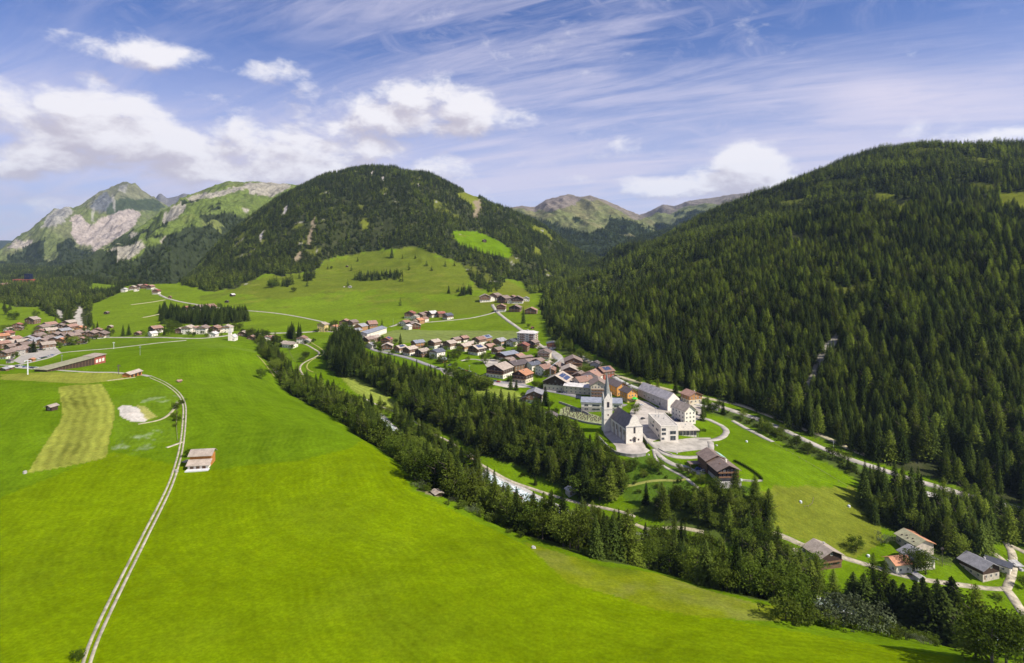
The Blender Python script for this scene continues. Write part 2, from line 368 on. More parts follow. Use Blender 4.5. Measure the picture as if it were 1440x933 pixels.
G_TALL = [(464,520),(462,500),(472,484),(488,478),(505,488),(512,505),(503,530),(484,532)]
G_LOWER = [(876,722),(930,737),(1000,756),(1050,772),(1080,800),(1140,826),(1150,812),(1120,775),(1085,757),(1092,728),(1062,702),(1010,694),(960,704),(905,708)]
G_SIDE = [(985,572),(1030,582),(1060,592),(1100,608),(1135,626),(1165,640),(1200,655),(1230,668),(1224,690),(1200,672),(1160,650),(1120,634),(1090,617),(1060,600),(1035,592),(1000,580)]
G_EAST = [(1216,690),(1260,690),(1330,706),(1400,728),(1470,748),(1470,775),(1430,762),(1400,762),(1375,790),(1345,794),(1318,790),(1300,765),(1262,745),(1230,738),(1212,722)]
G_EASTROAD = [(1290,690),(1340,702),(1440,735),(1520,760),(1520,800),(1446,765),(1400,740),(1330,716)]
G_GROVE = [(224,440),(235,437),(255,443),(290,441),(345,443),(350,452),(330,455),(300,458),(255,456),(232,450)]
G_GROVE2 = [(400,474),(408,470),(420,472),(426,478),(412,480)]
G_NEARCHURCH = [(330,471),(352,476),(366,488),(388,492),(398,486),(392,478),(370,472),(345,468)]
G_VALLEYFOOT = [(768,452),(785,468),(800,490),(830,508),(862,522),(852,532),(812,512),(786,494),(772,470)]
G_BEHIND = [(668,402),(690,404),(702,396),(712,396),(700,410),(682,414)]

# ------------------------------------------------------------------ colours of the ground
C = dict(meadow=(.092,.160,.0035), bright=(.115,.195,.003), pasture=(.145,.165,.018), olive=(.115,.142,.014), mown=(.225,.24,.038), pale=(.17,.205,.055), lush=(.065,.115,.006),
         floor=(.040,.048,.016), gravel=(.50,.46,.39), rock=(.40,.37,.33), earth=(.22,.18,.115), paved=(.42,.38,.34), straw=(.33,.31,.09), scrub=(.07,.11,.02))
def blend(A, mask, col, k=1.0):
    m = (np.asarray(mask, float) * k)[..., None]; A[...] = A * (1 - m) + np.array(col) * m
UX, VX = GU, GV
wu = fbm(GX / 25, GY / 25, 41, 3); wv = fbm(GX / 25, GY / 25, 51, 3)
col = np.empty(GZ.shape + (3,)); col[:] = C['meadow']
v1 = fbm(GX / 90, GY / 90, 61, 4); v2 = fbm(GX / 18, GY / 18, 62, 4); v3 = fbm(GX / 40, GY / 40, 63, 4)
blend(col, sst(v1, -.1, .5), C['bright'], .7); blend(col, sst(v3, .1, .6), C['pale'], .18); blend(col, sst(v2, .05, .6), C['lush'], .28)
farm = sst(GY, 700, 1100)
blend(col, farm, (.142,.198,.013), .65)
def zone(poly, c, k=1.0, noise=0.0, ymin=0, ymax=1e9):
    """paint a view polygon laid on the ground"""
    g = np.array(gpoly(poly)); m = np.zeros(GZ.shape, bool)
    bb = (GX > g[:, 0].min() - 5) & (GX < g[:, 0].max() + 5) & (GY > g[:, 1].min() - 5) & (GY < g[:, 1].max() + 5)
    s = noise * GY[bb] / F
    m[bb] = inpoly(GX[bb] + wu[bb] * s, GY[bb] + wv[bb] * s * 3, g)
    blend(col, m, C[c] if isinstance(c, str) else c, k); return m
meadow2 = inground(GX, GY, [(0,700),(160,636),(290,662),(420,648),(495,630),(510,618),(560,655),(580,690),(735,765),(850,835),(1000,868),(1340,925),(1340,940),(130,940),(0,940)])
blend(col, meadow2, (.142,.202,.0008), .8)
blend(col, (~meadow2) & (GY < 700) , (.106,.178,.004), .8)
zone([(288,405),(345,402),(374,388),(420,384),(445,380),(460,366),(520,354),(590,347),(625,364),(655,372),(664,395),(640,415),(575,410),(500,408),(450,412),(400,420),(330,414)], 'olive', .85, 7)
hb = (GY > 1250) & (GU > 280) & (GU < 680)
blend(col, hb * sst(v3 + v2 * .6, .15, .5), C['pasture'], .6)
terr = np.sin(GZ * .62 + v1 * 6) * sst(v3, -.3, .4)
blend(col, hb * sst(terr, .35, .9), (.07,.10,.012), .45); blend(col, hb * sst(-terr, .55, 1), (.17,.18,.03), .35)
zone([(668,420),(690,410),(705,396),(715,394),(745,412),(745,436),(700,432),(675,428)], 'pasture', .9, 2)
zone([(600,425),(680,415),(720,432),(700,440),(640,443),(590,440),(575,428)], 'olive', .7, 4)
zone([(520,477),(548,466),(560,464),(620,465),(742,466),(747,476),(700,480),(600,484),(550,482)], 'pale', .9, 1)
zone([(0,527),(60,524),(170,524),(176,534),(120,540),(60,537),(0,534)], 'mown', .9, 1)
zone([(130,570),(236,536),(252,560),(254,620),(160,632),(162,590)], (.115,.185,.012), .5, 1)
mown = zone([(82,545),(100,542),(144,540),(153,556),(161,573),(160,594),(154,620),(149,644),(95,656),(37,666),(60,630),(84,595),(88,583)], 'mown', .92, 0.5)
zone([(476,527),(500,530),(530,548),(566,572),(567,584),(540,575),(500,552)], (.22,.26,.045), .9, 1)
zone([(590,562),(640,545),(720,548),(738,556),(740,575),(700,578),(660,566),(640,572)], (.20,.24,.04), .85, 1)
zone([(735,586),(760,570),(800,580),(850,590),(852,600),(800,600)], 'bright', .6, 1)
zone([(1040,700),(1060,690),(1130,680),(1205,690),(1232,725),(1240,760),(1200,785),(1150,775),(1100,755),(1060,740)], 'pasture', .9, 5)
slope = zone([(735,762),(780,775),(850,796),(930,808),(1000,832),(1060,848),(1150,862),(1170,872),(1080,872),(1000,868),(920,856),(860,836),(800,820),(768,790)], (.17,.20,.008), .85, 3)
blend(col, slope * sst(v2 + v3 * .5, .1, .6), C['earth'], .18)
blend(col, slope * sst(-v2 - v3 * .4, .0, .5), (.085,.125,.008), .6)
zone([(890,640),(930,640),(960,652),(972,672),(985,690),(940,705),(890,710),(870,690),(872,655)], (.075,.135,.014), .9, 2)
zone([(1000,690),(1060,680),(1075,700),(1040,710)], (.075,.14,.012), .8, 3)
zone([(880,532),(990,562),(1100,602),(1200,650),(1250,668),(1250,690),(1180,655),(1060,602),(980,575),(900,556),(850,535)], (.085,.13,.025), .9, 2)
zone([(1240,662),(1440,715),(1560,760),(1560,780),(1440,740),(1330,700)], (.08,.12,.025), .9, 2)
zone([(768,452),(800,485),(860,520),(905,545),(980,572),(975,590),(940,575),(880,545),(840,528),(800,505),(770,480)], (.11,.15,.035), .8, 2)
# faint white flower patches and worn places
for cx_, cy_, r_ in ((185,628,16),(172,634,10),(230,562,12),(205,612,9)):
    x0, y0, _ = at(cx_, cy_); d = np.hypot(GX - x0, (GY - y0) * .7); blend(col, (d < r_ * y0 / F * 2) * sst(v2 + fbm(GX / 4, GY / 4, 71, 3), .0, .5), (.33,.37,.25), .32)
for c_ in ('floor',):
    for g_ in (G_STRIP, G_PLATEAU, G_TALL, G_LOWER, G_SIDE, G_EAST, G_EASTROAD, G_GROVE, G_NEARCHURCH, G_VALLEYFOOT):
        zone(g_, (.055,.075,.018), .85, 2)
def uvforest(poly, ymin, ymax, s=3.0):
    return inpoly(GU + wu * s, GV + wv * s, poly) & (GY > ymin) & (GY < ymax)
fr = uvforest(F_RIGHT, 380, 3000); fc = uvforest(F_CENTRE, 1350, 4000); fl = uvforest(F_LEFT, 1050, 2400, 1.5) | uvforest(F_LEFT2, 1200, 2200, 1) | uvforest(F_LEFT3, 1750, 6000, 1)
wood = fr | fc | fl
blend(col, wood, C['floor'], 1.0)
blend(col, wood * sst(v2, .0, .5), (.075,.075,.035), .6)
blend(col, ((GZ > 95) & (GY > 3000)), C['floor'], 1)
CLM = np.zeros(GZ.shape, bool)
for poly, c_ in CLEAR:
    m_ = inpoly(GU + wu * 2.5, GV + wv * 2.5, poly) & (GY > 380); CLM |= m_; blend(col, m_, C[c_] if isinstance(c_, str) else c_, 1.0 if c_ != 'pasture' else .9)
gap = wood & (GY > 640) & (fbm(GX / 55, GY / 90, 81, 4) > np.where(fc, .47, .42)); CLM |= gap
blend(col, gap, C['pasture'], .55); blend(col, gap & (v2 > .35) & fc, C['rock'], .6)
# gravel, stream beds and trodden ground
zone([(165,574),(172,571),(182,571),(192,573),(203,582),(209,590),(203,594),(190,593),(178,591),(168,584)], 'gravel', 1, 1.2)
zone([(192,570),(203,572),(222,586),(206,591),(200,582)], 'straw', .8, 1)
zone([(112,430),(116,438),(113,446),(117,456),(127,462),(124,468),(112,464),(104,452),(107,440)], 'gravel', .85, 1)
zone([(78,435),(86,438),(90,446),(84,448)], 'gravel', .8, 1)
zone([(530,582),(538,582),(548,592),(556,606),(550,608),(541,598)], 'gravel', .9, 1)
zone([(600,691),(613,692),(624,693),(616,699),(606,697),(575,684)], 'earth', .8, 1)
zone([(1130,600),(1170,612),(1200,628),(1230,642),(1220,650),(1170,630)], 'lush', .6, 1)
# stripes left by the mower: a running coordinate and a strength, both in metres / 0..1
sc = np.zeros(GZ.shape); sa = np.zeros(GZ.shape)
edge = np.array([at(u, v)[:2] for u, v in dense([(367,500),(392,548),(430,570),(480,595),(535,636),(560,655),(580,685),(640,712),(735,765),(790,810),(860,838),(1000,870),(1150,890),(1330,922)], 12)])
nm = (GY < 1000) & (GU < 1500)
gx, gy = GX[nm], GY[nm]; dmin = np.full(gx.shape, 1e9)
for k in range(len(edge) - 1):
    a_, b_ = edge[k], edge[k + 1]; ab = b_ - a_; t_ = np.clip(((gx - a_[0]) * ab[0] + (gy - a_[1]) * ab[1]) / (ab @ ab + 1e-9), 0, 1)
    dmin = np.minimum(dmin, np.hypot(gx - a_[0] - t_ * ab[0], gy - a_[1] - t_ * ab[1]))
sc[nm] = dmin; sa[nm] = .42
g1 = np.array([at(u, v)[:2] for u, v in dense([(144,540),(161,573),(160,594),(149,644)], 8)])
gx, gy = GX[mown], GY[mown]; dmin = np.full(gx.shape, 1e9)
for k in range(len(g1) - 1):
    a_, b_ = g1[k], g1[k + 1]; ab = b_ - a_; t_ = np.clip(((gx - a_[0]) * ab[0] + (gy - a_[1]) * ab[1]) / (ab @ ab + 1e-9), 0, 1)
    dmin = np.minimum(dmin, np.hypot(gx - a_[0] - t_ * ab[0], gy - a_[1] - t_ * ab[1]))
sc[mown] = dmin * .62; sa[mown] = 1.5
strip_m = inground(GX, GY, [(476,527),(500,530),(530,548),(566,572),(567,584),(540,575),(500,552)]) | inground(GX, GY, [(590,562),(640,545),(720,548),(738,556),(740,575),(700,578),(660,566),(640,572)])
sc[strip_m] = (GX * .80 + GY * .60)[strip_m] * .8; sa[strip_m] = 1.0
rough = wood | slope
sa[rough] = 0

ground = new_mat('ground'); _, q, b, _ = ground
ca = q.add('ShaderNodeAttribute', attribute_name='Col').outputs['Color']; sca = q.add('ShaderNodeAttribute', attribute_name='sc').outputs['Fac']; saa = q.add('ShaderNodeAttribute', attribute_name='sa').outputs['Fac']
pos = q.add('ShaderNodeNewGeometry').outputs['Position']
wob = q.noise(pos, 0.05, 2); sc2 = q.m('ADD', sca, q.m('MULTIPLY', wob, 5.0))
st = q.m('SINE', q.m('MULTIPLY', sc2, 2.1)); st2 = q.m('SINE', q.m('MULTIPLY', sc2, 0.37))
st = q.m('ADD', q.m('MULTIPLY', st, .6), q.m('MULTIPLY', st2, .6))
patch = q.noise(pos, 0.03, 3)
st = q.m('MULTIPLY', q.m('MULTIPLY', st, saa), q.ss(patch, .35, .65, .35, 1.0))
fine = q.ss(q.noise(pos, 0.9, 6, .68), .28, .72, .80, 1.20); mid = q.m('MULTIPLY', q.ss(q.noise(pos, 0.16, 5, .6), .3, .7, .87, 1.13), q.ss(q.noise(pos, 0.018, 4, .6), .3, .7, .90, 1.12))
f = q.m('MULTIPLY', q.m('MULTIPLY', fine, mid), q.m('ADD', 1.0, q.m('MULTIPLY', st, .26)))
c0 = q.vm('SCALE', ca, scale=f)
tint = q.mix(q.m('MULTIPLY', q.ss(q.noise(pos, .22, 6, .62), .45, .75), .28), c0, q.vm('MULTIPLY', c0, (1.38, 1.14, 1.0)))
q.link(tint, b.inputs['Base Color']); b.inputs['Roughness'].default_value = .95; b.inputs['Specular IOR Level'].default_value = .0
bm_ = q.add('ShaderNodeBump'); bm_.inputs['Strength'].default_value = .55; bm_.inputs['Distance'].default_value = .6
q.link(q.noise(pos, 0.7, 6, .7), bm_.inputs['Height']); q.link(bm_.outputs[0], b.inputs['Normal'])
me = mesh_np('ground', np.stack([GX, GY, GZ], -1).reshape(-1, 3), grid_faces(NC, NR), [ground[0]], smooth=True)
add_attr(me, 'Col', col.reshape(-1, 3), 'FLOAT_COLOR'); add_attr(me, 'sc', sc); add_attr(me, 'sa', sa)
tag(obj('ground', me), kind='structure')

# ------------------------------------------------------------------ far mountains: each its own sheet, ridge and foot given as seen from the valley
def mountain(name, ridge, foot, back, amp, seed, paint, nu=260, nt=150, gs=260.0, pw=1.0):
    ru = np.array([r[0] for r in ridge], float); u = np.linspace(ru[0], ru[-1], nu)
    rv = np.interp(u, ru, [r[1] for r in ridge]); rY = np.interp(u, ru, [r[2] for r in ridge])
    fu = [r[0] for r in foot]; fv = np.interp(u, fu, [r[1] for r in foot]); fY = np.interp(u, fu, [r[2] for r in foot])
    zr = CAMZ + (V0 - rv) / F * rY; zf = CAMZ + (V0 - fv) / F * fY
    t = np.concatenate([np.linspace(-.12, 1, nt), np.linspace(1, 1.9, 40)[1:]]); U, T = np.meshgrid(u, t, indexing='ij')
    tt = np.clip(T, 0, 1); Y = fY[:, None] + (rY - fY)[:, None] * T
    z = zf[:, None] + (zr - zf)[:, None] * tt ** pw; z = np.where(T > 1, zr[:, None] - (T - 1) / .9 * (zr[:, None] - back), z); z = np.where(T < 0, zf[:, None] + T * 800, z)
    X = (U - U0) / F * Y
    ex = np.sin(np.pi * np.clip(T, 0, 1)) ** .6
    g = ridged(X / gs + Y / (gs * 5), Y / (gs * 2.6), seed, 5)
    z = z + (g - .62) * amp * 2.6 * (.12 + ex) + fbm(X / 45, Y / 45, seed + 3, 3) * amp * .12
    V = V0 + (CAMZ - z) * F / Y
    c = np.empty(U.shape + (3,)); c[:] = (.09,.12,.03); fo = paint(c, U, V, X, Y, z, T, g)
    me = mesh_np(name, np.stack([X, Y, z], -1).reshape(-1, 3), grid_faces(nu, len(t)), [rockmat[0]], smooth=True)
    add_attr(me, 'Col', c.reshape(-1, 3), 'FLOAT_COLOR'); tag(obj(name, me), kind='structure')
    return dict(U=U, V=V, X=X, Y=Y, Z=z, F=fo)
rockmat = new_mat('mountain'); _, q, b, _ = rockmat
ca = q.add('ShaderNodeAttribute', attribute_name='Col').outputs['Color']; pos = q.add('ShaderNodeNewGeometry').outputs['Position']
f = q.m('MULTIPLY', q.ss(q.noise(pos, .02, 8, .7), .28, .72, .62, 1.35), q.ss(q.noise(q.vm('MULTIPLY', pos, (1, 1, .25)), .11, 5, .65), .3, .7, .78, 1.2))
q.link(q.vm('SCALE', ca, scale=f), b.inputs['Base Color']); b.inputs['Roughness'].default_value = .95; b.inputs['Specular IOR Level'].default_value = .05
bm_ = q.add('ShaderNodeBump'); bm_.inputs['Strength'].default_value = 1.0; bm_.inputs['Distance'].default_value = 14.0
q.link(q.noise(q.vm('MULTIPLY', pos, (1, 1, .4)), .03, 8, .68), bm_.inputs['Height']); q.link(bm_.outputs[0], b.inputs['Normal'])
def pz(U, V, X, Y, poly, s=3.0, sc_=140.0): return inpoly(U + fbm(X / sc_, Y / sc_, 91, 4) * s, V + fbm(X / sc_, Y / sc_, 95, 4) * s, poly)
def paint_left_peak(c, U, V, X, Y, z, T, g):
    n = fbm(X / 160, Y / 160, 7, 5)
    blend(c, np.ones(U.shape), (.13,.155,.05), 1); blend(c, sst(n, -.1, .4), (.17,.17,.09), .6)
    blend(c, pz(U, V, X, Y, [(120,292),(135,272),(150,262),(175,256),(205,268),(230,280),(228,296),(200,298),(170,300),(140,298)], 4), (.17,.17,.10), .9)
    blend(c, pz(U, V, X, Y, [(168,262),(180,260),(178,272),(166,270)], 3), (.32,.31,.28), .7)
    blend(c, pz(U, V, X, Y, [(125,290),(140,274),(150,270),(158,280),(160,292),(140,298)], 3), (.13,.14,.15), .9)
    blend(c, pz(U, V, X, Y, [(150,290),(170,278),(215,280),(232,290),(222,300),(200,296),(175,300),(150,300)], 4), (.045,.065,.03), .9)
    blend(c, pz(U, V, X, Y, [(100,306),(112,301),(120,312),(130,318),(140,308),(160,300),(180,293),(200,300),(190,318),(165,335),(140,350),(132,356),(126,345),(110,345),(100,330)], 3), (.36,.305,.27), .95)
    blend(c, pz(U, V, X, Y, [(132,352),(142,346),(150,356),(138,360)], 3), (.36,.305,.27), .6)
    blend(c, pz(U, V, X, Y, [(56,320),(70,300),(84,291),(96,291),(104,298),(90,312),(72,318)], 4), (.33,.31,.28), .85)
    blend(c, pz(U, V, X, Y, [(10,348),(22,338),(46,338),(42,346),(20,352)], 3), (.38,.33,.28), .9)
    for p in ([(131,290),(134,290),(133,312),(128,312)], [(158,270),(163,290),(162,300),(157,284)]): blend(c, pz(U, V, X, Y, p, 2), (.33,.31,.28), .6)
    fo = (pz(U, V, X, Y, [(-60,365),(0,360),(20,358),(45,345),(64,338),(66,360),(80,362),(82,345),(98,335),(112,352),(130,352),(135,356),(150,350),(190,325),(200,420),(-60,420)], 4))
    fo &= ~pz(U, V, X, Y, [(-60,352),(0,345),(15,352),(10,366),(-60,380)], 2) & ~pz(U, V, X, Y, [(62,340),(82,338),(80,365),(66,372),(62,360)], 3)
    fo &= ~((n > .45) & (V > 370)); blend(c, fo, (.04,.052,.022), 1); return fo
def paint_left_ridge(c, U, V, X, Y, z, T, g):
    n = fbm(X / 130, Y / 130, 17, 5)
    blend(c, np.ones(U.shape), (.125,.165,.035), 1); blend(c, sst(n, 0, .5), (.17,.18,.06), .6)
    for p in ([(262,278),(300,270),(340,262),(352,258),(352,264),(310,275),(270,284)], [(345,262),(362,256),(400,256),(410,262),(385,278),(352,272)],
              [(230,300),(258,283),(262,290),(250,306),(228,315)], [(142,355),(165,346),(200,340),(205,348),(185,364),(160,368),(143,363)], [(222,340),(234,330),(236,336),(226,344)],
              [(150,342),(185,326),(200,330),(170,342)], [(340,292),(352,294),(346,298)], [(238,292),(246,286),(244,292)]):
        blend(c, pz(U, V, X, Y, p, 4, 90), (.36,.32,.265), .85)
    fo = pz(U, V, X, Y, [(20,410),(90,396),(125,372),(140,362),(150,368),(185,368),(205,348),(225,345),(238,330),(250,330),(262,322),(290,318),(282,306),(300,300),(325,300),(345,310),(400,290),(400,420),(60,420)], 5, 110)
    fo |= (pz(U, V, X, Y, [(255,282),(280,284),(320,284),(315,292),(270,300),(258,296)], 3) & (n > 0)) | (pz(U, V, X, Y, [(140,352),(180,326),(230,300),(240,330),(200,345),(150,350)], 3) & (n > .05))
    fo &= ~(n > .55); fo |= (U < 165) & (V > 352 + n * 8); blend(c, fo, (.04,.052,.020), 1); return fo
def paint_back(c, U, V, X, Y, z, T, g):
    n = fbm(X / 200, Y / 200, 27, 5)
    blend(c, np.ones(U.shape), (.15,.165,.06), 1); blend(c, sst(n, -.1, .4), (.19,.17,.08), .7)
    blend(c, T > .86 + n * .12, (.20,.165,.14), .85)
    blend(c, pz(U, V, X, Y, [(750,292),(765,280),(800,275),(818,280),(800,292),(770,298)], 3), (.22,.18,.155), .9)
    fo = pz(U, V, X, Y, [(740,306),(775,312),(800,322),(830,330),(850,322),(858,308),(880,308),(905,318),(960,330),(960,420),(740,420)], 5, 160)
    fo |= pz(U, V, X, Y, [(804,308),(812,306),(818,312),(808,314)], 2); fo &= ~((n > .3) & (V < 340))
    blend(c, fo, (.035,.05,.022), 1); return fo
def paint_back_ridge(c, U, V, X, Y, z, T, g):
    n = fbm(X / 200, Y / 200, 37, 5)
    blend(c, np.ones(U.shape), (.14,.155,.06), 1); blend(c, T > .74 + n * .2, (.20,.165,.15), .85)
    fo = (T < .52 + n * .15) & (U > 860); blend(c, fo, (.035,.05,.022), 1); return fo
def paint_dark_flank(c, U, V, X, Y, z, T, g):
    n = fbm(X / 200, Y / 200, 47, 5); blend(c, np.ones(U.shape), (.13,.15,.05), 1)
    blend(c, (T > .84 + n * .1) & (U > 1100), (.19,.17,.15), .8)
    fo = (T < .985) & ~((T > .70 + n * .1) & (U > 1080)); blend(c, fo, (.035,.05,.022), 1); return fo
MTN = [mountain('mountain_peak', [(-260,420,6400),(-60,375,6400),(-8,362,6400),(8,345,6300),(40,325,6000),(60,308,5900),(75,296,5800),(92,291,5700),(102,292,5700),(118,284,5800),(135,272,5900),(152,264,6000),(166,258,6000),(178,256,6000),(190,261,6000),(205,270,6000),(228,284,6000),(260,300,6000),(330,340,6000)],
         [(-260,400,3300),(0,400,3300),(180,398,3500),(330,400,3700)], -100, 130, 3, paint_left_peak, 330, 210, 330),
  mountain('mountain_ridge', [(20,415,3000),(80,398,3100),(120,372,3300),(148,352,3500),(185,326,3700),(225,296,3900),(265,277,4000),(300,264,4100),(320,258,4100),(340,257,4100),(362,258,4100),(405,258,4150),(440,262,4200),(520,300,4300)],
         [(20,402,2500),(130,400,2100),(180,398,2100),(240,392,2050),(300,392,2300),(520,392,2700)], -50, 82, 13, paint_left_ridge, 300, 190, 240),
  mountain('mountain_dome', [(640,330,5600),(700,296,5600),(735,290,5600),(752,292,5600),(768,281,5600),(790,276,5600),(805,275,5600),(815,278,5600),(830,276,5600),(845,280,5600),(870,290,5600),(892,300,5600),(905,304,5700),(960,330,5800),(1040,350,5800)],
         [(640,372,3300),(780,372,3300),(860,362,3300),(900,360,3400),(1040,360,3500)], -60, 70, 23, paint_back, 240, 130, 300),
  mountain('mountain_crest', [(820,340,7200),(880,306,7200),(905,301,7200),(920,294,7000),(932,288,7000),(948,290,7000),(968,283,7000),(985,280,7000),(1010,277,7000),(1040,273,7000),(1062,269,7000),(1070,266,7000),(1078,268,7000),(1120,252,6900),(1150,243,6800),(1164,234,6600),(1176,231,6600),(1200,236,6500),(1300,260,6500)],
         [(820,352,3900),(900,350,3900),(1100,345,3900),(1300,345,3900)], -60, 62, 33, paint_back_ridge, 260, 130, 300),
  mountain('mountain_flank', [(800,380,3300),(880,342,3600),(940,322,3900),(1000,301,4200),(1060,283,4300),(1100,268,4400),(1130,256,4400),(1160,243,4400),(1178,235,4400),(1200,230,4400),(1300,215,4400),(1420,240,4400)],
         [(800,400,2600),(870,366,2600),(1000,350,2900),(1100,330,3000),(1420,330,3000)], -60, 40, 43, paint_dark_flank, 220, 110, 200)]
# low blue ridges where the two valleys run out
def paint_low(c, U, V, X, Y, z, T, g): blend(c, np.ones(U.shape), (.05,.065,.04), 1); return np.zeros(U.shape, bool)
mountain('far_ridge', [(-700,330,12000),(-300,320,12000),(-40,338,12000),(10,338,12000),(30,340,12000),(120,350,12000),(300,345,12000)], [(-700,362,8000),(300,362,8000)], -50, 60, 53, paint_low, 90, 30)
mountain('far_peak', [(200,300,8000),(215,286,8000),(222,274,8000),(226,272,8000),(235,279,8000),(250,276,8000),(258,272,8000),(268,274,8000),(290,276,8000),(400,290,8000)], [(200,340,6500),(400,340,6500)], -50, 25, 63, lambda c, U, V, X, Y, z, T, g: (blend(c, np.ones(U.shape), (.17,.165,.16), 1), np.zeros(U.shape, bool))[1], 90, 40, 400)

# ------------------------------------------------------------------ roads, tracks, paths and squares: sheets draped on the ground
def drape(name, pts, width, m, lift=0.12, nx=3, kind='structure'):
    P2 = np.array([at(u, v)[:2] for u, v in dense(pts, 5)])
    d = np.concatenate([[0], np.cumsum(np.hypot(*np.diff(P2, axis=0).T))]); step = max(1.2, min(4.0, P2[:, 1].mean() / 220))
    s = np.linspace(0, d[-1], max(3, int(d[-1] / step))); Q = np.stack([np.interp(s, d, P2[:, 0]), np.interp(s, d, P2[:, 1])], 1)
    for _ in range(6): Q[1:-1] = (Q[:-2] + 2 * Q[1:-1] + Q[2:]) / 4
    T = np.gradient(Q, axis=0); T /= np.hypot(T[:, 0], T[:, 1])[:, None] + 1e-9; N = np.stack([-T[:, 1], T[:, 0]], 1)
    wob = 1 + .10 * fbm(s / 5, s * 0 + 3, 5, 2)
    offs = np.linspace(-.5, .5, nx) * width
    V = []
    for o in offs:
        p = Q + N * (o * wob)[:, None]; z = hgt(p[:, 0], p[:, 1]) + lift + Q[:, 1] / 4500
        V.append(np.stack([p[:, 0], p[:, 1], z], 1))
    V = np.stack(V, 1)
    # a skirt down into the ground on both sides so that the sheet never floats
    sk0 = V[:, 0] - [0, 0, .6]; sk1 = V[:, -1] - [0, 0, .6]; V = np.concatenate([sk0[:, None], V, sk1[:, None]], 1)
    me = mesh_np(name, V.reshape(-1, 3), grid_faces(V.shape[0], V.shape[1])[:, ::-1], [m]); return tag(obj(name, me), kind=kind)
gravel = mat('gravel', (.40, .35, .25), .95, .34, .35); asphalt = mat('asphalt', (.27, .255, .25), .9, .12, .3); paleroad = mat('pale_road', (.38, .345, .29), .95, .24, .18)
dirt = mat('dirt', (.40, .35, .22), .95, .2, .5); straw = mat('dry_grass', (.26, .27, .06), .95, .2, .5); paving = mat('paving', (.43, .38, .32), .9, .26, .12)
track = [(120,940),(124,925),(136,893),(162,838),(202,758),(236,690),(250,650),(256,622),(259,592),(259,570),(251,554),(233,540),(211,530)]
def offset_track(px):
    q = [np.array(p, float) for p in track]; out = []
    for i, p in enumerate(q):
        t = q[min(i + 1, len(q) - 1)] - q[max(i - 1, 0)]; t /= np.hypot(*t); wdt = px * (p[1] - V0) / 588; out.append(tuple(p + np.array([-t[1], t[0]]) * wdt))
    return out
drape('farm_track', offset_track(-4.8), .85, gravel, .06); drape('farm_track', offset_track(4.8), .85, gravel, .06)
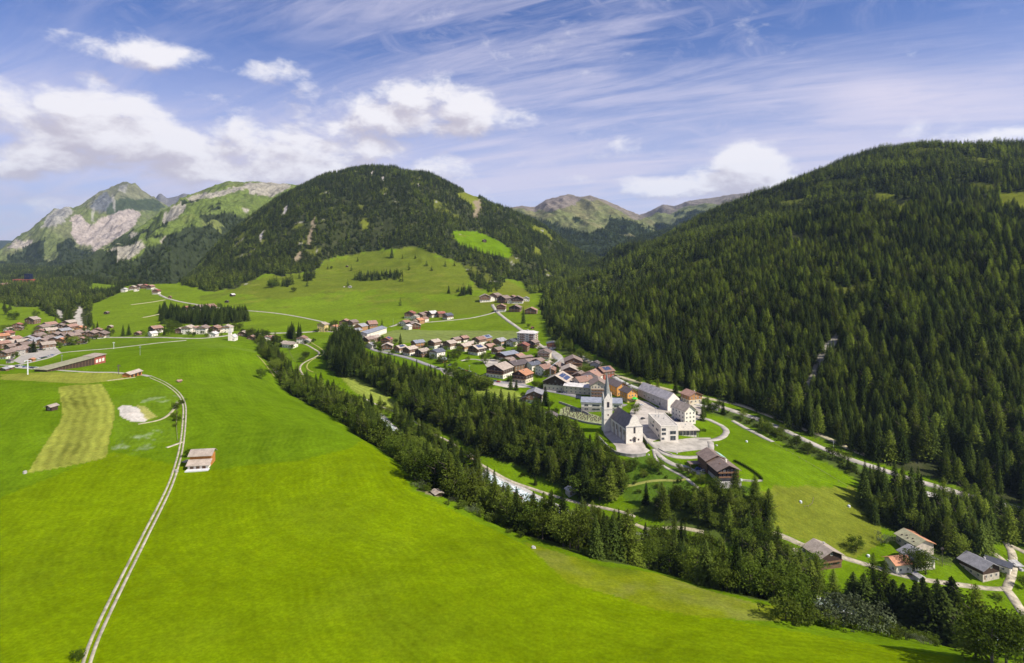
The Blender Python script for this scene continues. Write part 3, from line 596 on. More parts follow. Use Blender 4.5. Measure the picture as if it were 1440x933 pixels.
for nm_, p_, w_, m_ in [
 ('farm_road', [(211,530),(197,527),(178,526),(160,524),(130,524),(95,522),(60,519),(20,515),(-20,513),(-120,511)], 4.5, paleroad),
 ('village_road', [(18,515),(42,510),(70,503),(83,497),(100,495),(117,493.5),(160,490),(220,483),(262,479)], 5, paleroad),
 ('valley_road', [(150,475),(190,475),(230,475),(270,476.5),(300,475),(325,471.5),(345,470),(420,468),(450,466.5),(480,467.5),(497,470)], 6, paleroad),
 ('hillside_road', [(222,412),(226,416),(235,420),(260,426),(300,432),(320,435),(380,440),(420,446),(460,455),(472,462)], 6, paleroad),
 ('village_street', [(490,467),(500,474),(517,488),(530,494),(545,497),(575,504),(600,513),(625,521),(650,526),(675,532),(692,537),(730,541),(760,548),(790,553),(820,560),(850,566),(880,571)], 7, asphalt),
 ('hamlet_lane', [(548,460),(558,457),(566,452),(590,454),(620,452),(660,448),(688,442),(699,438)], 5, paleroad),
 ('field_lane', [(693,432),(692,428),(697,437),(706,445),(715,452),(728,461),(740,470),(752,480),(764,490)], 6, paleroad),
 ('upper_lane', [(764,490),(776,499),(783,506),(780,512),(790,520),(802,534),(815,541)], 5, asphalt),
 ('village_lane', [(648,508),(660,505),(676,507),(690,512),(702,516),(690,524),(676,530)], 3.5, paleroad),
 ('village_lane', [(716,506),(735,504),(752,507),(770,510),(786,512)], 5, asphalt),
 ('loop_road', [(975,590),(992,588.5),(1006,595),(1017,600),(1022.5,607),(1018,614),(1010,618),(998,620),(985,620)], 5, paleroad),
 ('plaza_road', [(905,612),(916,624),(926,633),(938,640),(956,643.5),(978,643.6),(994,640),(1000,633),(999,622)], 4.5, paleroad),
 ('farm_drive', [(919,632),(926,640),(936,648),(948,654),(963,660),(976,664),(990,668)], 4, paleroad),
 ('footpath', [(919,633),(920,641),(924,649),(936,658),(953,666),(966,674),(978,684),(990,694)], 2.0, paleroad),
 ('grass_path', [(965,674),(953,677),(935,675.5),(914,677),(900,680),(884,684),(868,686)], 2.2, straw),
 ('lane', [(1086,750),(1102,755),(1120,763),(1136,770),(1160,778),(1180,783),(1210,792),(1240,801),(1262,808),(1300,816),(1350,823),(1390,828),(1416,829)], 3.6, gravel),
 ('lane', [(1105,772),(1120,774),(1138,776)], 2.6, gravel),
 ('lane', [(1412,826),(1421,836),(1430,850),(1442,866),(1460,886)], 5.0, gravel),
 ('lane', [(1414,832),(1422,812),(1425,792),(1422,774),(1414,763)], 4.2, gravel),
 ('lane', [(1420,800),(1412,788),(1398,778),(1384,772),(1370,764)], 3.2, gravel),
 ('lane', [(1421,768),(1440,776),(1460,790)], 3.6, gravel),
 ('forest_road', [(1000,568),(1030,578),(1060,588),(1100,604),(1135,621),(1165,634.5),(1200,648),(1240,661),(1260,668),(1300,680),(1350,694),(1400,707),(1440,718),(1500,738),(1580,765)], 5.5, paleroad),
 ('forest_track', [(815,503),(832,512),(850,522),(880,533),(930,546),(990,560),(1030,567),(1046,571),(1080,584),(1120,600),(1160,615),(1200,634),(1240,648)], 4, dirt),
 ('pasture_track', [(1030,592),(1041,598),(1050,603.5),(1062,609),(1074,616),(1087,622)], 4.0, paleroad),
 ('riverside_path', [(510,560),(526,568),(545,575.5),(566.5,584),(590,598),(612,612),(633,622),(647,633),(663,645),(689,662),(708,672),(722,679),(758,691),(779,698),(817,708.5),(845,714),(881,722),(893,728)], 2.0, gravel),
 ('riverside_path', [(893,738),(915,746),(940,742),(965,744),(990,749)], 2.4, dirt),
 ('zigzag_path', [(404,480),(420,482),(433,486),(441,491),(450,497),(446,502),(433,507),(424,512),(421,518),(426,528)], 2.6, gravel),
 ('grass_track', [(437,482),(447,488),(455,494),(456,499),(446,503),(434,509),(430,516),(433,521),(441,524)], 2.2, straw),
 ('river_path', [(378,500),(380,507),(382,516),(388,524),(396,530),(401,534)], 3, gravel),
 ('field_edge_path', [(362,500),(370,509),(378,519),(386,530)], 2, straw),
 ('farm_spur', [(256,622),(250,624),(243,628),(234,630)], 1.6, gravel),
 ('farm_spur', [(257,651),(262,648),(266,647)], 2.5, dirt),
 ('gravel_spur', [(194,597),(205,595),(222,592),(236,585),(246,574),(250,566)], 1.6, dirt),
 ('worn_track', [(184,429),(200,427),(215,425),(232,422)], 5, dirt),
 ('worn_track', [(200,447),(212,445),(225,442),(240,440)], 6, dirt),
 ('hedge_path', [(150,536),(172,533),(190,531)], 2.0, dirt),
]: drape(nm_, p_, w_, m_)
def patch(name, poly, m, lift=.10, kind='structure', sub=14, top=None):
    g = np.array(gpoly(poly, 6)); x0, y0 = g.min(0); x1, y1 = g.max(0); h = max(x1 - x0, y1 - y0) / sub
    nx_, ny_ = int((x1 - x0) / h) + 2, int((y1 - y0) / h) + 2; idx = {}; V = []; Fs = []
    import bmesh
    bm = bmesh.new(); vs = [bm.verts.new((x, y, 0)) for x, y in g]
    try: bm.faces.new(vs)
    except Exception: bm.free(); return None
    for k in range(1, nx_):
        r = bmesh.ops.bisect_plane(bm, geom=bm.verts[:] + bm.edges[:] + bm.faces[:], plane_co=(x0 + k * h, 0, 0), plane_no=(1, 0, 0))
    for k in range(1, ny_):
        r = bmesh.ops.bisect_plane(bm, geom=bm.verts[:] + bm.edges[:] + bm.faces[:], plane_co=(0, y0 + k * h, 0), plane_no=(0, 1, 0))
    bmesh.ops.triangulate(bm, faces=bm.faces[:])
    if top is None:
        for v in bm.verts: v.co.z = float(hgt(v.co.x, v.co.y)) + lift
    else:
        for v in bm.verts: v.co.z = top
    for f_ in bm.faces:
        if f_.normal.z < 0: f_.normal_flip()
    be = [e for e in bm.edges if e.is_boundary]; r = bmesh.ops.extrude_edge_only(bm, edges=be)
    for v in r['geom']:
        if isinstance(v, bmesh.types.BMVert): v.co.z -= 1.0
    me = bpy.data.meshes.new(name); bm.to_mesh(me); bm.free(); me.materials.append(m); return tag(obj(name, me), kind=kind)
patch('church_square', [(868,640),(866,628),(850,612),(846,602),(852,600),(868,604),(896,606),(904,616),(908,630),(914,634),(905,640),(890,644)], paving, .16)
patch('village_square', [(896,562),(912,566),(925,574),(960,566),(985,572),(990,582),(978,592),(968,598),(952,596),(950,610),(915,622),(905,612),(896,600),(888,590),(886,580)], paving, .14)
patch('school_yard', [(918,622),(944,620),(975,616),(999,616),(1003,625),(998,632),(975,634),(950,637),(930,634)], paleroad, .18)
patch('parking_area', [(616,518),(640,520),(668,527),(690,534),(690,542),(668,537),(645,532),(625,527)], paving, .2)
patch('parking_area', [(18,514),(62,517),(84,513),(90,517),(62,521),(22,518)], paving, .2)
patch('hotel_yard', [(690,541),(700,536),(735,538),(745,545),(715,546)], paving, .22)
patch('village_yard', [(748,486),(770,487),(790,500),(800,516),(786,516),(770,500)], paleroad, .2)
patch('village_yard', [(676,505),(700,506),(716,514),(700,522),(684,516)], paving, .2)
patch('village_yard', [(484,462),(494,462),(496,474),(488,480),(482,472)], paving, .2)
patch('village_yard', [(40,492),(60,490),(80,490),(86,496),(70,502),(45,505),(30,512),(18,508)], paleroad, .2)
patch('ground_slab', [(950,652),(968,656),(975,660),(985,662),(980,667),(965,662)], paleroad, .2)

# the two streams: running water over stones, with boulders along the banks
water = new_mat('water'); _, q, b, _ = water
pos = q.add('ShaderNodeNewGeometry').outputs['Position']; foam = q.noise(pos, .55, 6, .7)
q.link(q.mix(q.ss(foam, .42, .58), (.24, .33, .33, 1), (.74, .78, .78, 1)), b.inputs['Base Color']); b.inputs['Roughness'].default_value = .3
bb_ = q.add('ShaderNodeBump'); bb_.inputs['Distance'].default_value = .5; q.link(foam, bb_.inputs['Height']); q.link(bb_.outputs[0], b.inputs['Normal'])
riv = [(378,492),(386,497),(390,505),(388,514),(396,524),(404,532),(425,545),(460,560),(500,577),(530,588),(545,600),(560,612),(590,635),(640,658),(680,672),(700,683),(716,689),(735,698),(750,707),(770,716),(790,726),(830,742),(880,757),(950,776),(1050,808),(1130,838),(1160,850),(1220,862),(1300,884),(1380,898),(1460,912)]
drape('river_bed', riv, 14, mat('river_stones', (.42, .40, .37), .95, .3, .9), .10, 5)
drape('river', riv, 8.5, water[0], .30, 5)
drape('side_stream', [(812,498),(826,506),(846,519),(862,530),(885,542),(915,553),(950,562),(985,570),(1010,577)], 4, mat('river_stones', (0, 0, 0)), .2)

# ------------------------------------------------------------------ trees
def foliage(name, c1, c2, trans=.25):
    m, q, b, out = new_mat(name)
    oi = q.add('ShaderNodeObjectInfo'); at_ = q.add('ShaderNodeAttribute', attribute_name='tone').outputs['Fac']
    t = q.add('ShaderNodeTexCoord').outputs['Object']
    r = oi.outputs['Random']; base = q.mix(r, c1 + (1,), c2 + (1,))
    loc = q.noise(oi.outputs['Location'], .012, 3, .6)
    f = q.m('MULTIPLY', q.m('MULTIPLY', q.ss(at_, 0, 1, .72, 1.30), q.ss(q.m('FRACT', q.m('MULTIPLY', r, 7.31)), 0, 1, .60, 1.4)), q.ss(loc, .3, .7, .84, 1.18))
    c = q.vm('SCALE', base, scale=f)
    d = q.add('ShaderNodeBsdfDiffuse'); q.link(c, d.inputs[0]); tr = q.add('ShaderNodeBsdfTranslucent'); q.link(q.vm('MULTIPLY', c, (1.3, 1.25, .6)), tr.inputs[0])
    mx = q.add('ShaderNodeMixShader'); mx.inputs[0].default_value = trans; q.link(d.outputs[0], mx.inputs[1]); q.link(tr.outputs[0], mx.inputs[2])
    q.n.remove(b); q.link(mx.outputs[0], out.inputs[0]); return m
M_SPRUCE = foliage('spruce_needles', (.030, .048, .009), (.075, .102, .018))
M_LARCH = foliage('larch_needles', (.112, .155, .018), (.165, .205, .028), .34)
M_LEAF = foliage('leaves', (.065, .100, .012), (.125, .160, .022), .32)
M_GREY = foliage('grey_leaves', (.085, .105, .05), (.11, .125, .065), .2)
M_BARK = mat('bark', (.13, .10, .08), .95, .3, 2.0)

def quads(c, n, up, a, bsz):                 # leaf quads: centre, direction, up, half length, half width
    s = np.cross(n, up); s /= np.linalg.norm(s, axis=1)[:, None] + 1e-9
    A = n * a[:, None]; B = s * bsz[:, None]
    return np.stack([c - A * .2 - B * .55, c + A * .3 - B, c + A, c + A * .3 + B], 1)
def spruce_mesh(name, seed, H=20.0, Rm=3.4, whorls=26, per=8, segs=3, droop=.55, m=None, fluff=1.0, bare=.06, shape=.85):
    r = np.random.default_rng(seed); Q = []; tone = []
    for i in range(whorls):
        h = bare + (1 - bare) * (i / whorls) ** 1.0; z = H * h; R_ = Rm * (1 - h) ** shape * r.uniform(.78, 1.12) + .12
        k = max(3, int(per * (.45 + .55 * R_ / Rm) + .5)); a0 = r.uniform(0, 6.28)
        for j in range(k):
            a = a0 + 6.283 * (j + r.uniform(-.3, .3)) / k; L = R_ * r.uniform(.7, 1.18); d = np.array([math.cos(a), math.sin(a), 0])
            for s_ in range(segs):
                t = (s_ + .5 + r.uniform(-.2, .2)) / segs; p = d * L * t; zz = z - droop * L * t ** 1.4 + .35 * L * t * (h > .5) + r.uniform(-.15, .15)
                side = np.array([-d[1], d[0], 0]) * r.uniform(-.5, .5) * L * .35 * t
                n_ = d * 1.0 + np.array([0, 0, -droop * r.uniform(.4, 1.3)]) + r.normal(0, .25, 3); n_ /= np.linalg.norm(n_)
                up = np.array([0, 0, 1]) + r.normal(0, .45, 3)
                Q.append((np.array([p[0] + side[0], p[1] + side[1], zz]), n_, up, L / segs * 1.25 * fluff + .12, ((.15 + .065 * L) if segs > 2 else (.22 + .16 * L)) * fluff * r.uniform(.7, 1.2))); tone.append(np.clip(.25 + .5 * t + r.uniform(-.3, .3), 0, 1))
    Q.append((np.array([0, 0, H * .97]), np.array([.02, 0, 1.]), np.array([1., 0, 0]), H * .05, .18)); tone.append(.6)
    Q.append((np.array([0, 0, H * .97]), np.array([.02, 0, 1.]), np.array([0., 1, 0]), H * .05, .18)); tone.append(.6)
    c, n_, up, a, bs = [np.array(x) for x in zip(*Q)]
    V = quads(c, n_, up, a, bs).reshape(-1, 3)
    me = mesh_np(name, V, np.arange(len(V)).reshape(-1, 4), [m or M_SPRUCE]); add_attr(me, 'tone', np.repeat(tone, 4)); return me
def clump_mesh(name, seed, H=11.0, Rm=4.2, clumps=46, per=22, m=None, base=.28, lsz=.42, flat=.8):
    r = np.random.default_rng(seed); C_, N_, U_, A_, B_, T_ = [], [], [], [], [], []
    zc = H * (base + 1) / 2; hz = H * (1 - base) / 2
    for i in range(clumps):
        d = r.normal(0, 1, 3); d /= np.linalg.norm(d); rad = r.uniform(.35, 1.0) ** .6
        lump = 1 + .22 * math.sin(3 * math.atan2(d[1], d[0]) + seed) + .15 * r.normal()
        p = np.array([d[0] * Rm * rad * lump, d[1] * Rm * rad * lump, zc + d[2] * hz * rad * lump * .95])
        cr = Rm * r.uniform(.20, .36); tn = r.uniform(.15, .85)
        q_ = r.normal(0, 1, (per, 3)); q_ /= np.linalg.norm(q_, axis=1)[:, None]; q_ *= r.uniform(.5, 1, (per, 1)) * cr; q_[:, 2] *= flat
        C_.append(p + q_); nn = q_ + r.normal(0, cr * .5, (per, 3)); nn /= np.linalg.norm(nn, axis=1)[:, None]; N_.append(nn)
        U_.append(r.normal(0, 1, (per, 3))); A_.append(r.uniform(.7, 1.3, per) * lsz * 1.3); B_.append(r.uniform(.6, 1.2, per) * lsz); T_.append(np.clip(tn + r.uniform(-.25, .25, per), 0, 1))
    c, n_, up, a, bs, tn = [np.concatenate(x) for x in (C_, N_, U_, A_, B_, T_)]
    V = quads(c, n_, up, a, bs).reshape(-1, 3); V[:, 2] = np.maximum(V[:, 2], .05)
    me = mesh_np(name, V, np.arange(len(V)).reshape(-1, 4), [m or M_LEAF]); add_attr(me, 'tone', np.repeat(tn, 4)); return me
def trunk_mesh(name, H, r0, limbs=0, seed=0, start=.3):
    r = np.random.default_rng(seed); V = []; Fc = []
    def tube(p0, p1, a, b_, k=6):
        p0 = np.array(p0, float); p1 = np.array(p1, float); d = p1 - p0; d /= np.linalg.norm(d); x = np.cross(d, [0.3, 1, .1]); x /= np.linalg.norm(x); y = np.cross(d, x); o = len(V)
        for p, rr in ((p0, a), (p1, b_)):
            for i in range(k): V.append(p + (x * math.cos(6.283 * i / k) + y * math.sin(6.283 * i / k)) * rr)
        for i in range(k): Fc.append((o + i, o + (i + 1) % k, o + k + (i + 1) % k, o + k + i))
    pts_ = [(0, 0, -.8), (0, 0, H * .25), (.05, .03, H * .6), (0, 0, H * .96)]; rr = [r0, r0 * .78, r0 * .45, r0 * .08]
    for i in range(3): tube(pts_[i], pts_[i + 1], rr[i], rr[i + 1])
    for i in range(limbs):
        a = r.uniform(0, 6.28); z = H * r.uniform(start, .7); L = H * .24; tube((0, 0, z), (math.cos(a) * L, math.sin(a) * L, z + L * .8), r0 * .35, r0 * .1, 4)
    return mesh_np(name, V, Fc, [M_BARK])
# kinds: (name of the tree, crown mesh, trunk mesh, natural height)
KINDS = []
for s in range(3): KINDS.append(('spruce_tree', spruce_mesh('spruce_crown', 10 + s, 20, 3.9 + .35 * s, 40, 13, 5, .5), trunk_mesh('spruce_trunk', 20, .32, 0, s), 20.0))
KINDS.append(('spruce_tree', spruce_mesh('spruce_crown', 19, 20, 3.2, 40, 11, 5, .7), trunk_mesh('spruce_trunk', 20, .28, 0, 5), 20.0))
for s in range(2): KINDS.append(('larch_tree', spruce_mesh('larch_crown', 30 + s, 20, 4.6, 38, 13, 6, .12, M_LARCH, .8, .10, .62), trunk_mesh('larch_trunk', 20, .3, 8, s), 20.0))
for s in range(3): KINDS.append(('broadleaf_tree', clump_mesh('broadleaf_crown', 40 + s, 11, 4.2 + .4 * s, 60, 34, None, .2, .27), trunk_mesh('broadleaf_trunk', 9, .26, 6, s), 11.0))
KINDS.append(('bush', clump_mesh('bush_crown', 50, 3.2, 2.2, 26, 34, None, 0.0, .17), trunk_mesh('bush_trunk', 2.0, .09, 5, 3, .1), 3.2))
KINDS.append(('bush', clump_mesh('bush_crown', 51, 3.0, 2.3, 24, 36, M_GREY, 0.0, .13), trunk_mesh('bush_trunk', 2.0, .09, 5, 4, .1), 3.0))
KINDS.append(('spruce_tree', spruce_mesh('distant_spruce_crown', 60, 20, 4.2, 12, 6, 2, .5, None, 1.35), trunk_mesh('distant_spruce_trunk', 20, .3), 20.0))
KINDS.append(('spruce_tree', spruce_mesh('distant_spruce_crown', 61, 20, 3.6, 12, 6, 2, .6, None, 1.35), trunk_mesh('distant_spruce_trunk', 20, .3), 20.0))
KINDS.append(('larch_tree', spruce_mesh('distant_larch_crown', 62, 20, 4.6, 12, 6, 2, .15, M_LARCH, 1.3, .1, .65), trunk_mesh('distant_larch_trunk', 20, .3), 20.0))
SPR, SLIM, LAR, BRO, BSH, GRY, FSP, FLA = (0, 1, 2), 3, (4, 5), (6, 7, 8), 9, 10, (11, 12), 13

TREES = []        # x, y, z, kind, scale, rot, region
def put(x, y, k, h, region, z=None):
    TREES.append((float(x), float(y), float(hgt(x, y)) if z is None else float(z), int(k), h / KINDS[k][3], rng.uniform(0, 6.28), region))
def pick(mix, n):
    ks = [k for k, _ in mix]; p = np.array([w_ for _, w_ in mix], float); return rng.choice(ks, n, p=p / p.sum())
def jit(x0, x1, y0, y1, s):
    gx_, gy_ = np.meshgrid(np.arange(x0, x1, s), np.arange(y0, y1, s)); gx_ = gx_.ravel() + rng.uniform(-.48, .48, gx_.size) * s; gy_ = gy_.ravel() + rng.uniform(-.48, .48, gy_.size) * s
    return gx_, gy_
OPEN = [inp for inp in ([(698,686),(740,694),(792,714),(802,738),(760,738),(715,724),(694,704)], [(528,582),(560,598),(568,634),(545,627),(526,608)], [(858,722),(940,744),(944,768),(868,752)], [(640,655),(668,668),(664,690),(636,672)])]
OPENG = None
def wood_in(poly, s, mix, h0, h1, region, thin=0.0, under=None):
    g = np.array(gpoly(poly)); X, Y = jit(*[a for a in (g[:, 0].min(), g[:, 0].max(), g[:, 1].min(), g[:, 1].max())], s)
    global OPENG
    if OPENG is None: OPENG = [np.array(gpoly(p)) for p in OPEN]
    ok = inpoly(X, Y, g) & (rng.random(X.shape) > thin)
    for p_ in OPENG: ok &= ~inpoly(X, Y, p_)              # glades where the river and the path show
    X, Y = X[ok], Y[ok]; ks = pick(mix, len(X))
    hh = rng.uniform(h0, h1, len(X)) * (1 + .18 * fbm(X / 30, Y / 30, 5, 2))
    for x, y, k, h in zip(X, Y, ks, hh):
        if k in BRO: h *= .72
        if k in (BSH, GRY): h = rng.uniform(2, 4.5)
        put(x, y, k, h, region)
    if under:
        X, Y = jit(g[:, 0].min(), g[:, 0].max(), g[:, 1].min(), g[:, 1].max(), s * .8); ok = inpoly(X, Y, g) & (rng.random(X.shape) < under)
        for x, y in zip(X[ok], Y[ok]): put(x, y, BSH, rng.uniform(1.6, 3.6), region)
sp = [(0, 3), (1, 3), (2, 3), (3, 2)]
wood_in(G_STRIP, 5.4, sp + [(4, 3), (5, 3), (6, 6), (7, 6), (8, 5)], 12, 21, 'strip', .27, .4)
wood_in([(500,566),(540,581),(566,590),(600,611),(640,636),(692,668),(700,680),(650,662),(600,634),(566,606),(552,590),(530,580)], 5.5, sp + [(4, 3), (6, 3), (7, 3)], 9, 17, 'strip', .3, .4)
wood_in(G_PLATEAU, 5.5, sp + [(4, 2.2), (5, 1.5), (6, 2), (7, 2), (8, 1)], 16, 25, 'plateau', .06, .2)
wood_in(G_TALL, 5.8, sp + [(6, .5)], 20, 29, 'tall')
wood_in(G_LOWER, 6.6, [(4, 3), (5, 3), (0, 1), (6, 2), (7, 2), (8, 2)], 13, 20, 'lower', .25, .2)
wood_in(G_SIDE, 6.5, [(6, 3), (7, 3), (8, 2), (4, 2), (0, 1)], 8, 13, 'side', .5, .3)
wood_in(G_EAST, 6.0, sp + [(4, 3), (5, 2), (6, 1)], 16, 24, 'east', .14, .2)
wood_in(G_EASTROAD, 6.5, [(6, 2), (7, 2), (4, 1), (0, 1.5), (1, 1.5)], 7, 13, 'east', .5, .3)
wood_in(G_GROVE, 9, [(0, 1), (1, 1), (2, 1)], 17, 22, 'grove')
wood_in(G_GROVE2, 8, [(0, 1), (3, 1)], 17, 22, 'grove2')
wood_in(G_NEARCHURCH, 8, [(6, 2), (7, 2), (0, 1), (4, 1)], 9, 15, 'riverhead', .15)
wood_in(G_VALLEYFOOT, 8, [(6, 2), (7, 2), (4, 2), (0, 1)], 9, 14, 'valleyfoot', .35)
wood_in(G_BEHIND, 11, [(6, 1), (0, 1)], 9, 14, 'behind', .3)
for pg in ([(503,388),(566,386),(567,394),(503,396)],[(378,400),(393,397),(393,405),(380,407)],[(396,400),(412,394),(412,401),(398,406)],[(426,388),(443,384),(443,394),(428,397)],[(640,408),(665,410),(662,417),(645,417)]): wood_in(pg, 8.5, [(11, 2), (12, 2), (0, 1)], 14, 21, 'hill', .5)
# small shrubs along the meadow edge and the river, and over the rough slopes
for poly, s, th in (([(570,665),(600,690),(640,706),(680,722),(740,755),(735,762),(680,735),(640,716),(600,700),(572,680)], 4, .4), ([(1130,858),(1160,860),(1330,905),(1300,912),(1200,885),(1140,875)], 4.5, .35),
                    ([(870,655),(890,645),(950,660),(985,690),(940,705),(890,708)], 6.5, .5), ([(690,684),(780,704),(850,722),(930,745),(925,752),(840,732),(770,712),(690,690)], 5, .45),
                    ([(520,515),(600,535),(640,560),(600,548),(540,532),(500,520)], 6, .4), ([(1000,690),(1060,684),(1070,695),(1010,702)], 4, .5), ([(860,522),(985,570),(980,585),(900,556),(845,532)], 8, .55)):
    g = np.array(gpoly(poly)); X, Y = jit(g[:, 0].min(), g[:, 0].max(), g[:, 1].min(), g[:, 1].max(), s); ok = inpoly(X, Y, g) & (rng.random(X.shape) > th)
    for x, y in zip(X[ok], Y[ok]): put(x, y, BSH if rng.random() < .85 else GRY, rng.uniform(1.3, 3.6), 'shrubs')
